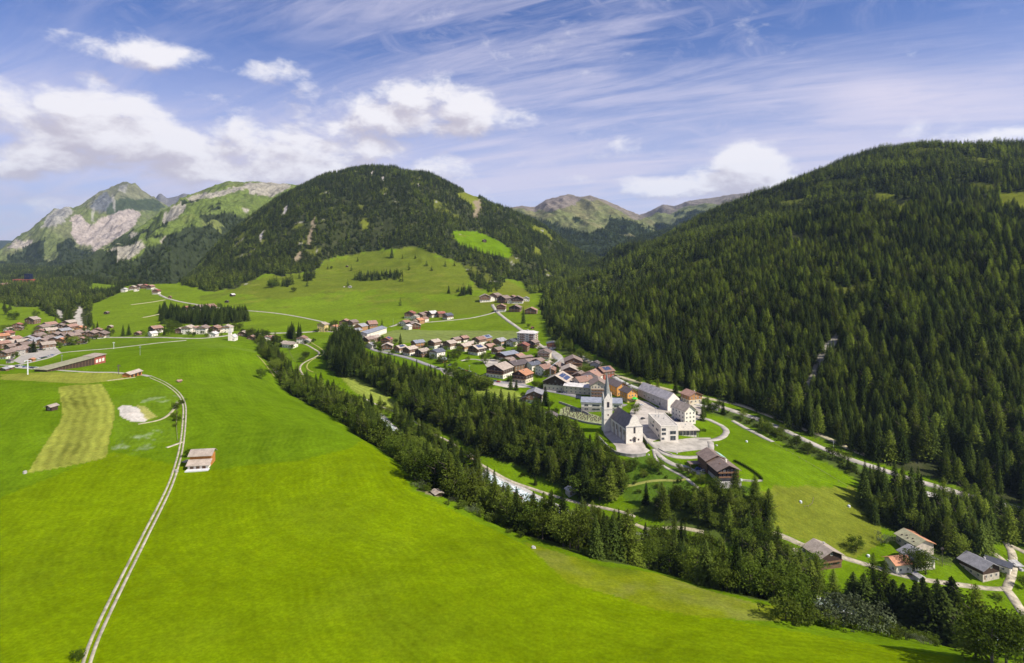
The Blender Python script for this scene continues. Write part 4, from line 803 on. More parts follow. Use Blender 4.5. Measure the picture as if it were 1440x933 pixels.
# big individual trees and lone trees: (column, row of the foot, kind, height, label)
LONE = []
for u, v, k, h, lab in [
 (1098,838,4,21,None),(1120,846,5,22,None),(1108,822,4,22,None),(1140,842,4,20,None),(1072,836,5,19,None),(1085,815,4,21,None),(1060,806,5,20,None),(1126,826,5,20,None),(1148,826,4,17,None),
 (1036,826,0,16,None),(1005,816,4,16,None),
 (1172,838,4,14,None),(1200,852,0,20,None),(1215,860,1,22,None),(1228,850,4,26,None),(1244,858,5,25,None),(1256,872,0,23,None),(1238,878,1,20,None),(1270,884,2,25,None),(1288,894,0,29,None),(1305,902,1,28,None),(1325,905,2,29,None),
 (1344,900,0,28,None),(1318,888,2,29,None),(1298,876,0,26,None),(1338,884,1,29,None),(1352,914,4,17,None),(1372,926,5,19,None),(1395,934,8,14,None),(1415,936,6,14,None),(1440,930,7,15,None),(1405,918,8,13,None),(1430,915,6,13,None),(1460,925,8,14,None),
 (1449,890,7,10,None),
 (367,533,6,11,'lone dark round tree on the meadow edge beside the river bend'),
 (1204,776,7,9,'lone dark green tree on the pasture above the lane'),
 (1286,806,8,13,'left one of two dark round trees in front of the orange-roofed farm'),(1302,808,6,13.5,'right one of two dark round trees in front of the orange-roofed farm'),
 (893,583,8,9.5,'round dark tree on the square between church and hall'),(1000,624,7,7.5,'round tree at the far end of the school yard'),
 (988,592,3,15,'tall slim tree behind the white gabled house by the loop road'),(990,586,0,13,None),
 (718,548,0,15.5,'tall spruce below the orange-roofed guest house'),(726,549,2,11,'smaller spruce leaning on the tall one below the orange-roofed guest house'),
 (767,570,2,18,'tall blue-green spruce right of the grey-roofed house below the street'),(774,572,7,6,None),
 (683,512,7,15,'broad round tree on the green by the curved path'),(707,521,8,13,'dark round tree beside the blue-grey hall roof'),
 (736,455,3,28,'tall narrow spruce in the field right of the diagonal lane'),(743,461,6,7,'small round tree beside the tall narrow spruce'),
 (631,413,0,19,'lone spruce on the terrace above the hamlet'),(643,412,6,8,None),(652,414,0,16,None),(657,414,1,17,None),(662,415,2,14,None),(647,417,6,7,None),
 (551,363,0,36,'tallest lone spruce at the forest edge on the hill pasture'),(566,364,12,15,None),(584,364,12,16,None),(575,380,12,22,None),(600,374,11,20,None),(607,381,12,16,None),(626,375,11,20,None),(639,374,12,15,None),
 (503,368,12,18,None),(494,381,12,20,None),(461,379,12,15,None),(466,379,6,10,None),(499,393,12,18,None),(489,403,12,20,'lone spruce beside the pale boulder on the hill pasture'),
 (563,430,12,20,None),(630,361,11,20,None),
 (385,403,11,29,None),(389,400,12,26,None),(382,405,6,20,None),(398,403,12,22,None),(402,399,12,22,None),(409,396,11,28,None),(421,392,12,21,None),(430,391,12,25,None),(434,394,11,22,None),(438,390,12,26,None),(432,403,12,22,None),(442,388,12,22,None),(413,411,6,12,None),
 (502,394,11,26,None),(506,391,12,25,None),(511,394,12,21,None),(521,390,12,22,None),(526,391,11,21,None),(531,391,12,22,None),(540,389,12,25,None),(544,391,11,26,None),(548,391,12,25,None),(552,392,12,22,None),(557,391,12,15,None),(562,396,12,18,None),(566,396,12,16,None),(566,389,12,12,None),
 (308,434,6,12,'round tree at the right end of the roadside farm group'),(251,441,6,14,None),(249,438,0,14,None),(331,465,6,13,None),(337,465,7,13,'round tree right of the small white church'),(312,465,0,14,None),(226,452,0,22,None),(229,456,2,20,None),(235,460,7,15,None),(245,463,8,14,None),(252,466,7,14,None),(239,466,6,13,None),
 (350,474,7,12,None),(341,471,6,10,None),(299,468,6,9,None),(265,473,6,8,None),(272,474,6,8,None),(290,475,6,7,None),
 (9,443,6,14,None),(20,450,7,15,None),(14,448,6,11,None),(51,448,7,16,'round tree above the village beside the timber barn'),(5,465,8,10,None),(6,435,0,18,None),(14,436,1,17,None),(78,457,1,16,None),(47,496,1,18,None),(45,494,6,11,None),(98,485,7,14,None),(104,486,8,13,None),(122,484,6,11,None),
 (173,473,3,18,None),(181,472,1,18,None),(150,471,6,11,None),(158,472,6,10,None),(137,466,1,16,None),(132,468,4,16,None),(140,470,0,15,None),(120,464,3,20,None),(118,470,0,18,None),(125,460,1,19,None),(237,472,6,12,None),(210,471,3,14,None),(231,471,3,15,None),
 (470,461,6,13,None),(466,463,7,10,None),(460,467,6,7,None),(537,459,11,14,None),(432,396,12,9,None),(448,466,6,7,None),(428,505,6,10,None),(432,503,6,8,None),(425,509,6,7,None),
 (478,471,7,9,None),(495,484,8,13,None),(516,474,7,14,None),(520,476,6,10,None),
 (563,487,0,18,'tall dark spruce between village houses at the edge of the pale field'),(556,484,6,8,None),(528,490,7,10,None),(534,492,6,8,None),(524,486,6,8,None),(552,499,6,7,None),(600,490,6,9,None),(618,484,6,7,None),
 (668,492,0,15,None),(665,497,6,9,None),(627,495,6,8,None),(630,503,0,9,None),(636,504,7,11,None),(640,508,6,9,None),(646,502,6,9,None),(658,509,6,7,None),(620,512,6,10,None),(626,517,3,12,None),(640,520,6,9,None),
 (704,492,1,12,None),(710,490,3,13,None),(722,500,6,9,None),(733,490,6,9,None),(728,512,6,8,None),(745,514,6,7,None),(760,498,8,9,None),(755,505,6,6,None),(693,488,6,7,None),(698,508,6,7,None),(738,508,6,6,None),
 (764,545,7,10,None),(770,547,6,8,None),(758,547,8,8,None),(752,545,6,7,None),(780,541,0,15,None),(784,535,1,17,None),(788,540,0,15,None),(779,528,6,11,None),(821,534,6,10,None),(818,528,8,10,None),(826,527,6,9,None),
 (758,577,6,9,None),(750,580,6,8,None),(744,578,6,6,None),(772,577,3,8,None),(780,585,7,8,None),(764,585,6,8,None),
 (648,539,7,15,None),(656,543,8,16,None),(642,537,6,14,None),(678,547,7,15,None),(663,540,6,14,None),(636,534,8,13,None),(630,531,7,12,None),(670,549,6,14,None),(686,550,6,13,None),(652,538,7,14,None),(660,541,8,13,None),(668,543,7,12,None),(676,545,8,13,None),(684,546,7,13,None),(645,541,6,11,None),(657,536,3,14,None),(690,543,6,8,None),(672,548,6,10,None),(664,547,8,11,None),(682,549,7,11,None),
 (940,590,7,6,None),(945,588,7,5,None),(942,612,6,2.5,None),(978,606,9,2.6,None),(984,608,9,3,None),(990,607,9,2.6,None),
 (1017,583,0,13,None),(1010,577,7,10,None),(1002,581,8,9,None),(996,577,4,13,None),(984,565,4,14,None),(975,556,4,15,None),(950,553,0,15,None),(936,556,4,15,None),(925,552,5,14,None),(912,545,6,8,None),(900,540,6,7,None),(915,553,6,8,None),(930,562,6,7,None),(957,567,6,8,None),
 (980,700,7,8,None),(990,705,8,9,None),(1000,695,6,6,None),(968,668,6,5,None),(955,662,6,5,None),(960,664,6,4,None),(975,672,6,5,None),(985,680,7,7,None),(1028,694,6,4,None),(985,652,6,5,None),(998,653,7,7,None),(1020,697,9,3,None),
 (925,664,7,9,None),(915,660,8,8,None),(890,662,7,9,None),(878,668,8,10,None),(905,672,6,6,None),
 (648,603,3,9,None),(673,643,0,9,None),(753,682,3,7,None),(735,670,9,3,None),
 (1243,765,10,6,'grey-green bush on the pasture under the dark woods'),(1122,868,9,8,'rounded bush on the rough edge of the near meadow'),(1105,872,9,7,None),(1140,878,9,5,None),(1155,874,10,5,None),(1190,878,10,9,'grey twiggy bush between meadow edge and river'),(1212,884,10,8,None),(1175,880,10,7,None),(1170,884,9,4,None),(1228,890,10,6,None),
 (1402,842,9,3.2,'small round bush beside the lane junction'),(1378,772,7,9,None),(1392,790,6,8,None),(1398,815,9,3.5,None),(1410,812,9,3,None),(1436,800,7,8,None),(1444,812,8,9,None),(1430,782,6,7,None),(1350,782,8,12,None),(1340,778,0,18,None),(1440,828,6,7,None),
 (245,586,9,3.0,None),(248,575,9,4.2,None),(246,600,9,2.2,None),(255,568,9,3,None),(249,592,9,3.4,None),(266,642,9,4,'small dark bush against the left side of the hay barn'),(110,926,9,2.5,'small dark bush in the near meadow left of the track'),
 ]:
    x, y, z = at(u, v); r_ = 'lone' if lab else ('big' if v > 800 and k < 6 else 'scatter'); TREES.append((x, y, z, k, h / KINDS[k][3], rng.uniform(0, 6.28), r_ if not lab else 'L:' + lab))
# the mountain woods
def woods_uv(poly, X0, X1, Y0, Y1, s, mix, h0, h1, region, thin=.06, w_=3.0):
    X, Y = jit(X0, X1, Y0, Y1, s); U_ = X / Y * F + U0; ok = (U_ > UC[0] + 5) & (U_ < UC[-1] - 5); X, Y, U_ = X[ok], Y[ok], U_[ok]
    Z = hgt(X, Y); V_ = V0 + (CAMZ - Z) * F / Y; s1 = fbm(X / 25, Y / 25, 41, 3) * w_; s2 = fbm(X / 25, Y / 25, 51, 3) * w_
    ok = inpoly(U_ + s1, V_ + s2, poly) & (rng.random(X.shape) > thin)
    for p_, _ in CLEAR: ok &= ~(inpoly(U_ + s1 * .8, V_ + s2 * .8, p_))
    if region == 'left': ok &= ~inpoly(U_, V_, [(103,430),(117,428),(120,446),(130,462),(124,470),(108,468),(100,452)]) & ~inpoly(U_, V_, [(76,434),(88,438),(92,448),(82,450)])
    ok &= ~((fbm(X / 55, Y / 90, 81, 4) > (.40 if region != 'centre' else .47)) & (Y > 640) & (rng.random(X.shape) < .85)); ok &= rng.random(X.shape) > .6 * sst(fbm(X / 30, Y / 70, 83, 3), .05, .4)
    X, Y, Z = X[ok], Y[ok], Z[ok]
    lr = fbm(X / 70, Y / 70, 99, 3); ks = pick(mix, len(X)); far = Y > 1150
    hh = rng.uniform(h0, h1, len(X)) * (1 + .28 * fbm(X / 45, Y / 45, 8, 3))
    for x, y, z, k, h, f_, l_ in zip(X, Y, Z, ks, hh, far, lr):
        if l_ > .12 and k < 4 and rng.random() < .5: k = 4 + int(rng.random() < .5)
        if f_: k = 13 if k in (4, 5) else (11 + int(rng.random() < .5) if k < 4 else k)
        TREES.append((x, y, z, k, h / KINDS[k][3], rng.uniform(0, 6.28), region))
woods_uv(F_RIGHT, 30, 1500, 360, 1000, 5.8, [(0, 3), (1, 3), (2, 2), (3, 3), (4, 1.8), (5, 1.8)], 12, 25, 'right')
woods_uv(F_RIGHT, 30, 2900, 1000, 2300, 7.6, [(0, 3), (1, 3), (4, 2.2)], 11, 21, 'right')
woods_uv(F_CENTRE, -1500, 560, 1350, 3200, 9.0, [(0, 3), (1, 3), (4, .8)], 13, 20, 'centre', .05, 2)
woods_uv(F_LEFT, -1900, -500, 1050, 2500, 9.5, [(0, 3), (1, 3), (4, 1.5)], 12, 19, 'left', .06, 1)
woods_uv(F_LEFT2, -1600, -500, 1100, 2500, 8.5, [(0, 3), (1, 3)], 12, 17, 'left', 0, .5)
woods_uv([(112,396),(170,403),(228,398),(229,390),(200,388),(170,388),(112,392)], -2200, -900, 1500, 2900, 9, [(0, 3), (1, 2)], 14, 18, 'left', 0, .5)
woods_uv(F_LEFT3, -4500, -600, 1750, 5200, 15, [(0, 3), (1, 2)], 14, 20, 'left', 0, .5)
for mt in MTN:                                # trees on the far mountains, where their slopes are wooded
    fo, T = mt['F'], mt['X']; i, j = np.nonzero(fo[:-1, :-1]); area = np.abs((mt['X'][1:, :-1] - mt['X'][:-1, :-1]) * (mt['Y'][:-1, 1:] - mt['Y'][:-1, :-1]))[i, j]
    n_ = rng.poisson(np.minimum(area / 210.0, 6)); I, J = np.repeat(i, n_), np.repeat(j, n_); a, b_ = rng.random(len(I)), rng.random(len(I))
    g_ = lambda A: (A[I, J] * (1 - a) + A[I + 1, J] * a) * (1 - b_) + (A[I, J + 1] * (1 - a) + A[I + 1, J + 1] * a) * b_
    X, Y, Z = g_(mt['X']), g_(mt['Y']), g_(mt['Z'])
    kk = rng.integers(11, 13, len(X))
    for x, y, z, k in zip(X, Y, Z, kk): TREES.append((x, y, z - .5, int(k), rng.uniform(.75, 1.15), rng.uniform(0, 6.28), 'far'))


# ------------------------------------------------------------------ building kit
class MB:
    def __init__(s): s.v = []; s.f = []; s.m = []
    def poly(s, pts, m=0):
        o = len(s.v); s.v += [tuple(p) for p in pts]; s.f.append(tuple(range(o, o + len(pts)))); s.m.append(m)
    def hull(s, a, b, m=0):                  # prism between two equal polygons a and b
        o = len(s.v); k = len(a); s.v += [tuple(p) for p in a] + [tuple(p) for p in b]
        s.f.append(tuple(range(o + k - 1, o - 1, -1))); s.f.append(tuple(range(o + k, o + 2 * k))); s.m += [m, m]
        for i in range(k): j = (i + 1) % k; s.f.append((o + i, o + j, o + k + j, o + k + i)); s.m.append(m)
        return s
    def box(s, x0, x1, y0, y1, z0, z1, m=0):
        return s.hull([(x0, y0, z0), (x1, y0, z0), (x1, y1, z0), (x0, y1, z0)], [(x0, y0, z1), (x1, y0, z1), (x1, y1, z1), (x0, y1, z1)], m)
    def cyl(s, x, y, z0, z1, r0, r1=None, k=8, m=0):
        r1 = r0 if r1 is None else r1; c = [(math.cos(6.2832 * i / k), math.sin(6.2832 * i / k)) for i in range(k)]
        return s.hull([(x + a * r0, y + b * r0, z0) for a, b in c], [(x + a * r1, y + b * r1, z1) for a, b in c], m)
    def bar(s, p, q, r, m=0):
        p, q = np.array(p, float), np.array(q, float); d = q - p; d /= np.linalg.norm(d); x = np.cross(d, [0.31, .2, .93]); x /= np.linalg.norm(x); y = np.cross(d, x)
        return s.hull([p + x * r, p + y * r, p - x * r, p - y * r], [q + x * r, q + y * r, q - x * r, q - y * r], m)
    def build(s, name, mats, parent=None, loc=None, rz=0.0):
        me = bpy.data.meshes.new(name); me.from_pydata([tuple(map(float, p)) for p in s.v], [], s.f)
        for m in (mats if isinstance(mats, (list, tuple)) else [mats]): me.materials.append(m)
        me.polygons.foreach_set('material_index', s.m)
        import bmesh
        bm = bmesh.new(); bm.from_mesh(me); bmesh.ops.recalc_face_normals(bm, faces=bm.faces[:]); bm.to_mesh(me); bm.free()
        return obj(name, me, parent, loc, rz)
def thing(name, label, cat, loc, rz=0.0, group=None):
    return tag(obj(name, None, None, loc, rz), label, cat, group)
def roofmat(name, col, var=.2):
    if name in MATS: return MATS[name]
    m, q, b, _ = new_mat(name); t = q.add('ShaderNodeTexCoord').outputs['Object']; s = q.add('ShaderNodeSeparateXYZ'); q.link(t, s.inputs[0])
    rows = q.m('FRACT', q.m('MULTIPLY', s.outputs[2], 3.2)); cell = q.noise(q.vm('MULTIPLY', t, (2.2, 2.2, 5)), 1.2, 4, .65); big = q.noise(t, .35, 4, .6)
    oi = q.add('ShaderNodeObjectInfo').outputs['Random']
    f = q.m('MULTIPLY', q.m('MULTIPLY', q.ss(rows, 0, .25, .72, 1.0), q.ss(cell, .3, .7, 1 - var, 1 + var)), q.m('MULTIPLY', q.ss(big, .3, .7, .82, 1.15), q.ss(oi, 0, 1, .86, 1.14)))
    q.link(q.vm('SCALE', col, scale=f), b.inputs['Base Color']); b.inputs['Roughness'].default_value = .8; b.inputs['Specular IOR Level'].default_value = .3
    return m
ROOF = dict(church=roofmat('church_shingles', (.21, .185, .175)), tan=roofmat('tan_shingles', (.42, .345, .275)), brown=roofmat('brown_shingles', (.25, .185, .15)), dark=roofmat('dark_roof', (.13, .105, .10)), grey=roofmat('grey_roof', (.29, .28, .285)),
            slate=roofmat('slate_roof', (.10, .105, .125)), orange=roofmat('orange_tiles', (.50, .235, .125)), red=roofmat('red_tiles', (.30, .115, .08)), rust=roofmat('rust_tiles', (.32, .19, .14)),
            blue=roofmat('blue_grey_roof', (.27, .285, .325)), pale=roofmat('pale_roof', (.60, .56, .52)), green=roofmat('mossy_roof', (.33, .31, .19)))
WALLC = dict(white=(.84, .77, .65), cream=(.66, .58, .42), wood=(.19, .115, .07), dark=(.075, .048, .035), honey=(.42, .22, .09), orange=(.66, .33, .09), yellow=(.66, .50, .20), grey=(.45, .43, .40), stone=(.38, .35, .31), red=(.36, .10, .07), beige=(.56, .48, .38))
WALL = {k: mat('wall_' + k, c, .9, .10 if k in ('white', 'cream') else .22, .5, spec=.15, stretch=(1, 1, 3) if k in ('wood', 'dark', 'honey') else (1, 1, 1)) for k, c in WALLC.items()}
GLASS = mat('window_glass', (.05, .06, .075), .12, .3, .5, spec=.8); FRAME = mat('window_frame', (.62, .58, .52), .7); WOODF = mat('brown_frame', (.20, .11, .06), .7)
SOLAR = mat('solar_panel', (.05, .07, .14), .25, .15, 1.5, spec=.7); METAL = mat('galvanised_metal', (.45, .46, .48), .45, .1, 1, .6); CONC = mat('concrete', (.48, .46, .43), .9)
BALC = mat('balcony_timber', (.24, .13, .07), .8, .3, 2.0)
def window_mesh(w, h, fr=FRAME, key=None, cache={}):
    k = (w, h, fr.name)
    if k not in cache:
        b = MB(); t = .12; b.box(-w / 2, w / 2, -.04, .02, 0, h, 1)
        for x0, x1, z0, z1 in ((-w / 2 - t, -w / 2, -t, h + t), (w / 2, w / 2 + t, -t, h + t), (-w / 2, w / 2, -t, 0), (-w / 2, w / 2, h, h + t), (-.04, .04, 0, h)): b.box(x0, x1, -.09, .02, z0, z1, 0)
        o = b.build('window', [fr, GLASS]); cache[k] = o.data; bpy.data.objects.remove(o)
    return cache[k]
def window(par, x, y, z, rz, w=1.2, h=1.4, fr=FRAME):
    return obj('window', window_mesh(w, h, fr), par, (x, y, z), rz)
def gable_walls(b, w, d, z0, z1, rise, m=0, grow=0.0):
    w, d = w / 2 + grow, d / 2 + grow
    prof = lambda y: [(-w, y, z0), (w, y, z0), (w, y, z1), (0, y, z1 + rise), (-w, y, z1)] if rise else [(-w, y, z0), (w, y, z0), (w, y, z1), (-w, y, z1)]
    return b.hull(prof(-d), prof(d), m)
def gable_roof(b, w, d, z, rise, ev=1.0, of=1.3, ob=.8, th=.28, m=0):
    sl = rise / (w / 2); x1 = w / 2 + ev; zl = z - ev * sl; up = .06
    for s in (-1, 1):
        a = [(0, -d / 2 - of, z + rise + up), (s * x1, -d / 2 - of, zl + up), (s * x1, -d / 2 - of, zl + up + th), (0, -d / 2 - of, z + rise + up + th)]
        b.hull(a, [(p[0], d / 2 + ob, p[2]) for p in a], m)
    return b
ORD = 'first second third fourth fifth sixth seventh eighth ninth tenth eleventh twelfth thirteenth fourteenth fifteenth sixteenth seventeenth eighteenth nineteenth twentieth'.split()
def ordinal(i):
    if i < 20: return ORD[i]
    t = {2: 'twenty', 3: 'thirty', 4: 'forty', 5: 'fifty'}[(i + 1) // 10]; r = (i + 1) % 10
    return (t + '-' + ORD[r - 1]) if r else {20: 'twentieth', 30: 'thirtieth', 40: 'fortieth', 50: 'fiftieth'}[i + 1]
SPOTS = []; GARDENS = []
def house(u, v, w, d, h, rot, roof, low='white', up='wood', label='', pitch=24, split=.45, balc=1, solar=0, win=3, chim=1, cat='house', group=None, name='house', ev=1.0, shift=.4, side=1):
    x, y, _ = at(u, v)
    if 470 < y < 1300 and name == 'house' and cat == 'house': w *= 1.12; d *= 1.1; h *= 1.15
    y += d * shift * math.cos(R(rot)); x += d * shift * math.cos(R(rot)) * x / y
    ca, sa_ = abs(math.cos(R(rot))), abs(math.sin(R(rot)))
    z = float(np.median([hgt(x + a, y + b_) for a in (-w / 2, 0, w / 2) for b_ in (-d / 2, 0, d / 2)]))
    e = thing(name, label, cat, (x, y, z), R(rot), group); SPOTS.append((x, y, max(w, d) * .62)); (GARDENS.append((x, y, max(w, d) * .62)) if cat == 'house' and name == 'house' else None)
    rise = w / 2 * math.tan(R(pitch)); hs = h * split if up else h
    if up:
        MB().box(-w / 2, w / 2, -d / 2, d / 2, -4, hs).build('wall', WALL[low], e)
        b = MB(); gable_walls(b, w, d, hs, h, rise, 0, .06); b.build('upper_wall', WALL[up], e)
    else:
        b = MB(); gable_walls(b, w, d, -4, h, rise); b.build('wall', WALL[low], e)
    rf = gable_roof(MB(), w, d, h, rise, ev).build('roof', ROOF[roof], e)
    g = .07 if up else .01
    # a row of windows per storey on the gable front and both long sides
    ns = max(1, int(h / 2.9)); fr = FRAME if up in (None,) or low != 'wood' else WOODF
    for s in range(ns):
        z_ = .9 + s * (h - .4) / ns; gg = g if z_ > hs else .01
        for i in range(win):
            window(e, (i - (win - 1) / 2) * w / (win + .15), -d / 2 - gg, z_, 0, 1.15, 1.3)
        m_ = max(1, int(d / 4.2))
        if side:
            for i in range(m_):
                for sx in (-1, 1): window(e, sx * (w / 2 + gg), (i - (m_ - 1) / 2) * d / (m_ + .2), z_, R(90) * sx, 1.1, 1.25)
    if w > 8 and up: window(e, 0, -d / 2 - g, h + .1, 0, 1.1, 1.1)
    for i in range(balc):
        zb = hs - .1 + i * 2.8
        if zb > h + .3: break
        b = MB(); ww = w * .47; b.box(-ww, ww, -d / 2 - 1.15, -d / 2 - g - .01, zb - .18, zb); b.box(-ww, ww, -d / 2 - 1.22, -d / 2 - 1.16, zb - .1, zb + .92)
        for sx in (-1, 1): b.box(sx * ww - .04, sx * ww + .04, -d / 2 - 1.15, -d / 2 - g - .01, zb, zb + .92)
        b.build('balcony', BALC, e)
    if chim:
        c = MB(); cx, cy = w * .14, d * rng.uniform(-.15, .25); zt = h + rise - abs(cx) / (w / 2) * rise; c.box(cx - .4, cx + .4, cy - .35, cy + .35, zt - .5, zt + 1.3); c.box(cx - .5, cx + .5, cy - .45, cy + .45, zt + 1.3, zt + 1.42)
        c.build('chimney', WALL['grey'], rf)
    if solar:
        sl = rise / (w / 2); s = 1 if solar > 0 else -1
        for r_ in range(2):
            for k in range(4):
                xa = w * (.08 + r_ * .17); xb = xa + w * .155; ya = -d * .30 + k * d * .155; yb = ya + d * .15; b = MB(); zz = lambda x_: h + rise - x_ * sl + .42
                b.hull([(s * xa, ya, zz(xa)), (s * xb, ya, zz(xb)), (s * xb, yb, zz(xb)), (s * xa, yb, zz(xa))], [(s * xa, ya, zz(xa) + .08), (s * xb, ya, zz(xb) + .08), (s * xb, yb, zz(xb) + .08), (s * xa, yb, zz(xa) + .08)])
                b.build('solar_panel', SOLAR, rf)
    dr = MB(); dr.box(-w * .5 + 1.0, -w * .5 + 2.0, -d / 2 - .06, -d / 2 - .012, 0, 2.1); dr.build('door', WOODF, e)
    return e

# ------------------------------------------------------------------ the village in the middle
for a in [
 (519,484,10,13,6,-30,'brown','white','wood','brown timber-topped house at the upper end of the street, nearest the blue hall',dict()),
 (527,481,10,11,5.5,-30,'tan','wood','wood','pale-roofed low house between the blue-roofed hall and the red-roofed house',dict()),
 (522,490,9,9,4,-20,'grey','white',None,'small pale-walled annex by the bend of the street',dict(balc=0)),
 (544,485,11,12,6,-8,'red','wood','wood','timber house with bright red roof and solar panels',dict(solar=1,balc=2)),
 (545,494,12,10,6,5,'tan','white','wood','white house with tan roof in front of the bright red roof',dict()),
 (563,496,10,12,5.5,-35,'tan','white','honey','small house with tan roof and panel, third along the street',dict(solar=1)),
 (588,489,11,13,6,-50,'blue','wood','honey','wide timber house with blue-grey roof at the pale field',dict(balc=2)),
 (577,500,11,13,7,-35,'tan','white','wood','white three-storey house with tan roof above the street, left of the brown one',dict(balc=2)),
 (594,502,11,13,6,-35,'tan','wood','dark','brown timber house with tan roof between two white houses',dict()),
 (615,504,12,13,7,-38,'slate','white',None,'white house with dark slate roof, right end of the street row',dict(balc=1)),
 (623,510,7,6,3,-38,'blue','honey',None,'low orange annex below the slate-roofed house',dict(balc=0,chim=0)),
 (611,490,11,12,7.5,-35,'tan','white','wood','three-storey white house with tan roof beside the pale field',dict(balc=2)),
 (633,491,12,12,7,-38,'tan','white','wood','white house with broad tan roof and long balcony above the bushes',dict(balc=2)),
 (622,489,6,6,3,-30,'tan','white',None,'tiny pale-roofed shed between the two white balcony houses',dict(balc=0,chim=0)),
 (652,481,10,10,5,-40,'rust','white','dark','small white house with reddish roof standing highest in the field corner',dict()),
 (653,494,12,12,6,-38,'tan','cream','honey','yellowish timber house with tan roof',dict(balc=2)),
 (671,499,15,14,7,-40,'tan','white','dark','dark balconied house with solar panels above the oval green',dict(balc=2,solar=1)),
 (674,485,12,14,6.5,-38,'rust','white','wood','house with reddish roof beside the big solar roof',dict(balc=1)),
 (683,482,11,12,6,-38,'blue','wood','honey','orange timber house with a roof full of solar panels at the pale field',dict(solar=1)),
 (688,492,11,12,4,-40,'rust','white','wood','low house with red-tan roof in the village middle',dict()),
 (703,486,13,12,5.5,-40,'grey','white','honey','grey-brown roofed house left of the slate house',dict(balc=2)),
 (721,487,11,11,6,-40,'slate','white',None,'white house with dark slate roof left of the big balcony hotel',dict(balc=1)),
 (713,505,16,21,5,-45,'blue','white','dark','large low hall with wide blue-grey roof',dict(pitch=15,balc=1)),
 (736,495,12,12,7,-15,'red','wood','wood','red-roofed chalet with two long balconies below the hotel',dict(balc=2)),
 (750,489,10,12,6,-30,'brown','wood','dark','brown timber house right beneath the hotel',dict()),
 (777,491,13,10,6,0,'slate','white','red','white house with flat slate roof nearest the wooded slope',dict(pitch=12,balc=2)),
 (766,506,13,14,7,-12,'brown','cream','cream','cream house with brown roof and rows of balconies',dict(balc=2)),
 (746,513,14,18,4,-60,'brown','stone',None,'low brown-roofed complex around a court',dict(balc=0,pitch=10)),
 (738,508,8,16,4,-58,'brown','wood',None,'narrow brown-roofed wing above the court complex',dict(balc=0,pitch=14,chim=0)),
 (727,521,16,20,6,-50,'dark','wood',None,'large plain dark-brown roof between hall and hotel',dict(balc=0,pitch=20)),
 (750,520,10,13,5,-50,'slate','white',None,'small dark-roofed building right of the large plain roof',dict(balc=0)),
 (703,531,19,20,8,-30,'tan','white','dark','large guest house with near-black timber gable and broad tan roof by the street',dict(balc=2,win=5)),
 (735,538,15,14,7.5,-33,'orange','cream','dark','guest house with bright orange roof by the street',dict(balc=2,win=4)),
 (765,528,13,12,7,-50,'rust','white','white','pale house with many small windows and rust roof',dict(balc=0,split=.9)),
 (776,530,9,10,6,-20,'rust','white','honey','narrow house with orange shutters right of the pale many-windowed house',dict()),
 (806,521,17,18,8,-2,'brown','cream','wood','large chalet with mossy brown roof at the foot of the wooded bank',dict(balc=2,win=4)),
 (801,532,15,17,7,-5,'tan','white','wood','brown chalet with tan roof below the large mossy-roofed chalet',dict(balc=2,win=4)),
 (786,549,23,22,7,-22,'tan','cream','dark','old inn with huge dark timber gable over cream ground floor',dict(pitch=27,win=6,balc=0,split=.6,solar=1)),
 (815,554,11,26,6,68,'pale','cream',None,'long cream annex with pale roof adjoining the old inn',dict(balc=0,pitch=18)),
 (834,540,17,16,7,-30,'rust','white',None,'rust-roofed house behind the cream hotel',dict(balc=0)),
 (850,531,14,13,6,-60,'rust','red','wood','house with solar roof and red front behind the spire',dict(solar=1,balc=1)),
 (838,523,9,9,7,-20,'dark','grey',None,'small dark gabled house above the solar roof',dict(balc=0)),
 (752,567,13,14,7,-8,'grey','white','wood','grey-roofed white house on the meadow below the street',dict(balc=1,win=3)),
 (741,566,8,9,3.5,-12,'brown','wood',None,'low timber shed leaning against the grey-roofed white house',dict(balc=0,chim=0,name='shed',cat='shed')),
 (774,593,10,8,4,-5,'dark','stone',None,'small stone house with dark roof left of the cemetery',dict(balc=0)),
 (972,568,12,12,6,20,'rust','cream','honey','orange-tiled house behind the white gabled house',dict(balc=0)),
 (749,463,4,4,2.5,20,'red','wood',None,'little red-brown hut in the field under the upper hamlet',dict(balc=0,chim=0,name='hut',cat='hut',win=1,side=0)),
 (700,498,10,11,5,-40,'brown','white','wood','small brown-roofed house behind the low blue-grey hall',dict()),
 (662,489,9,10,5,-38,'tan','white','wood','small tan house squeezed behind the big solar-roofed one',dict()),
 (757,515,10,11,5,-25,'brown','cream','wood','small brown chalet below the cream house with balconies',dict()),
 (783,524,11,12,6,-30,'brown','white','dark','dark chalet between crane and mossy-roofed chalet',dict()),
 (729,508,10,11,5,-35,'rust','white','wood','rust-roofed little house right of the low hall',dict()),
 (815,538,11,12,6,-20,'brown','white','wood','brown house tucked behind the old inn and cream hotel',dict()),
 (770,519,9,10,5,-30,'tan','white','wood','small tan-roofed house above the pale many-windowed house',dict()),
 (716,514,10,11,5,-40,'brown','wood','wood','small brown timber house left of the large plain roof',dict()),
 (641,483,9,10,5,-38,'brown','white','wood','small brown-roofed house at the back edge beside the pale field',dict()),
 (826,546,10,11,6,-15,'tan','cream','wood','tan-roofed house directly left of the tall cream hotel',dict()),
 ]: house(*a[:9], label=a[9], **a[10])
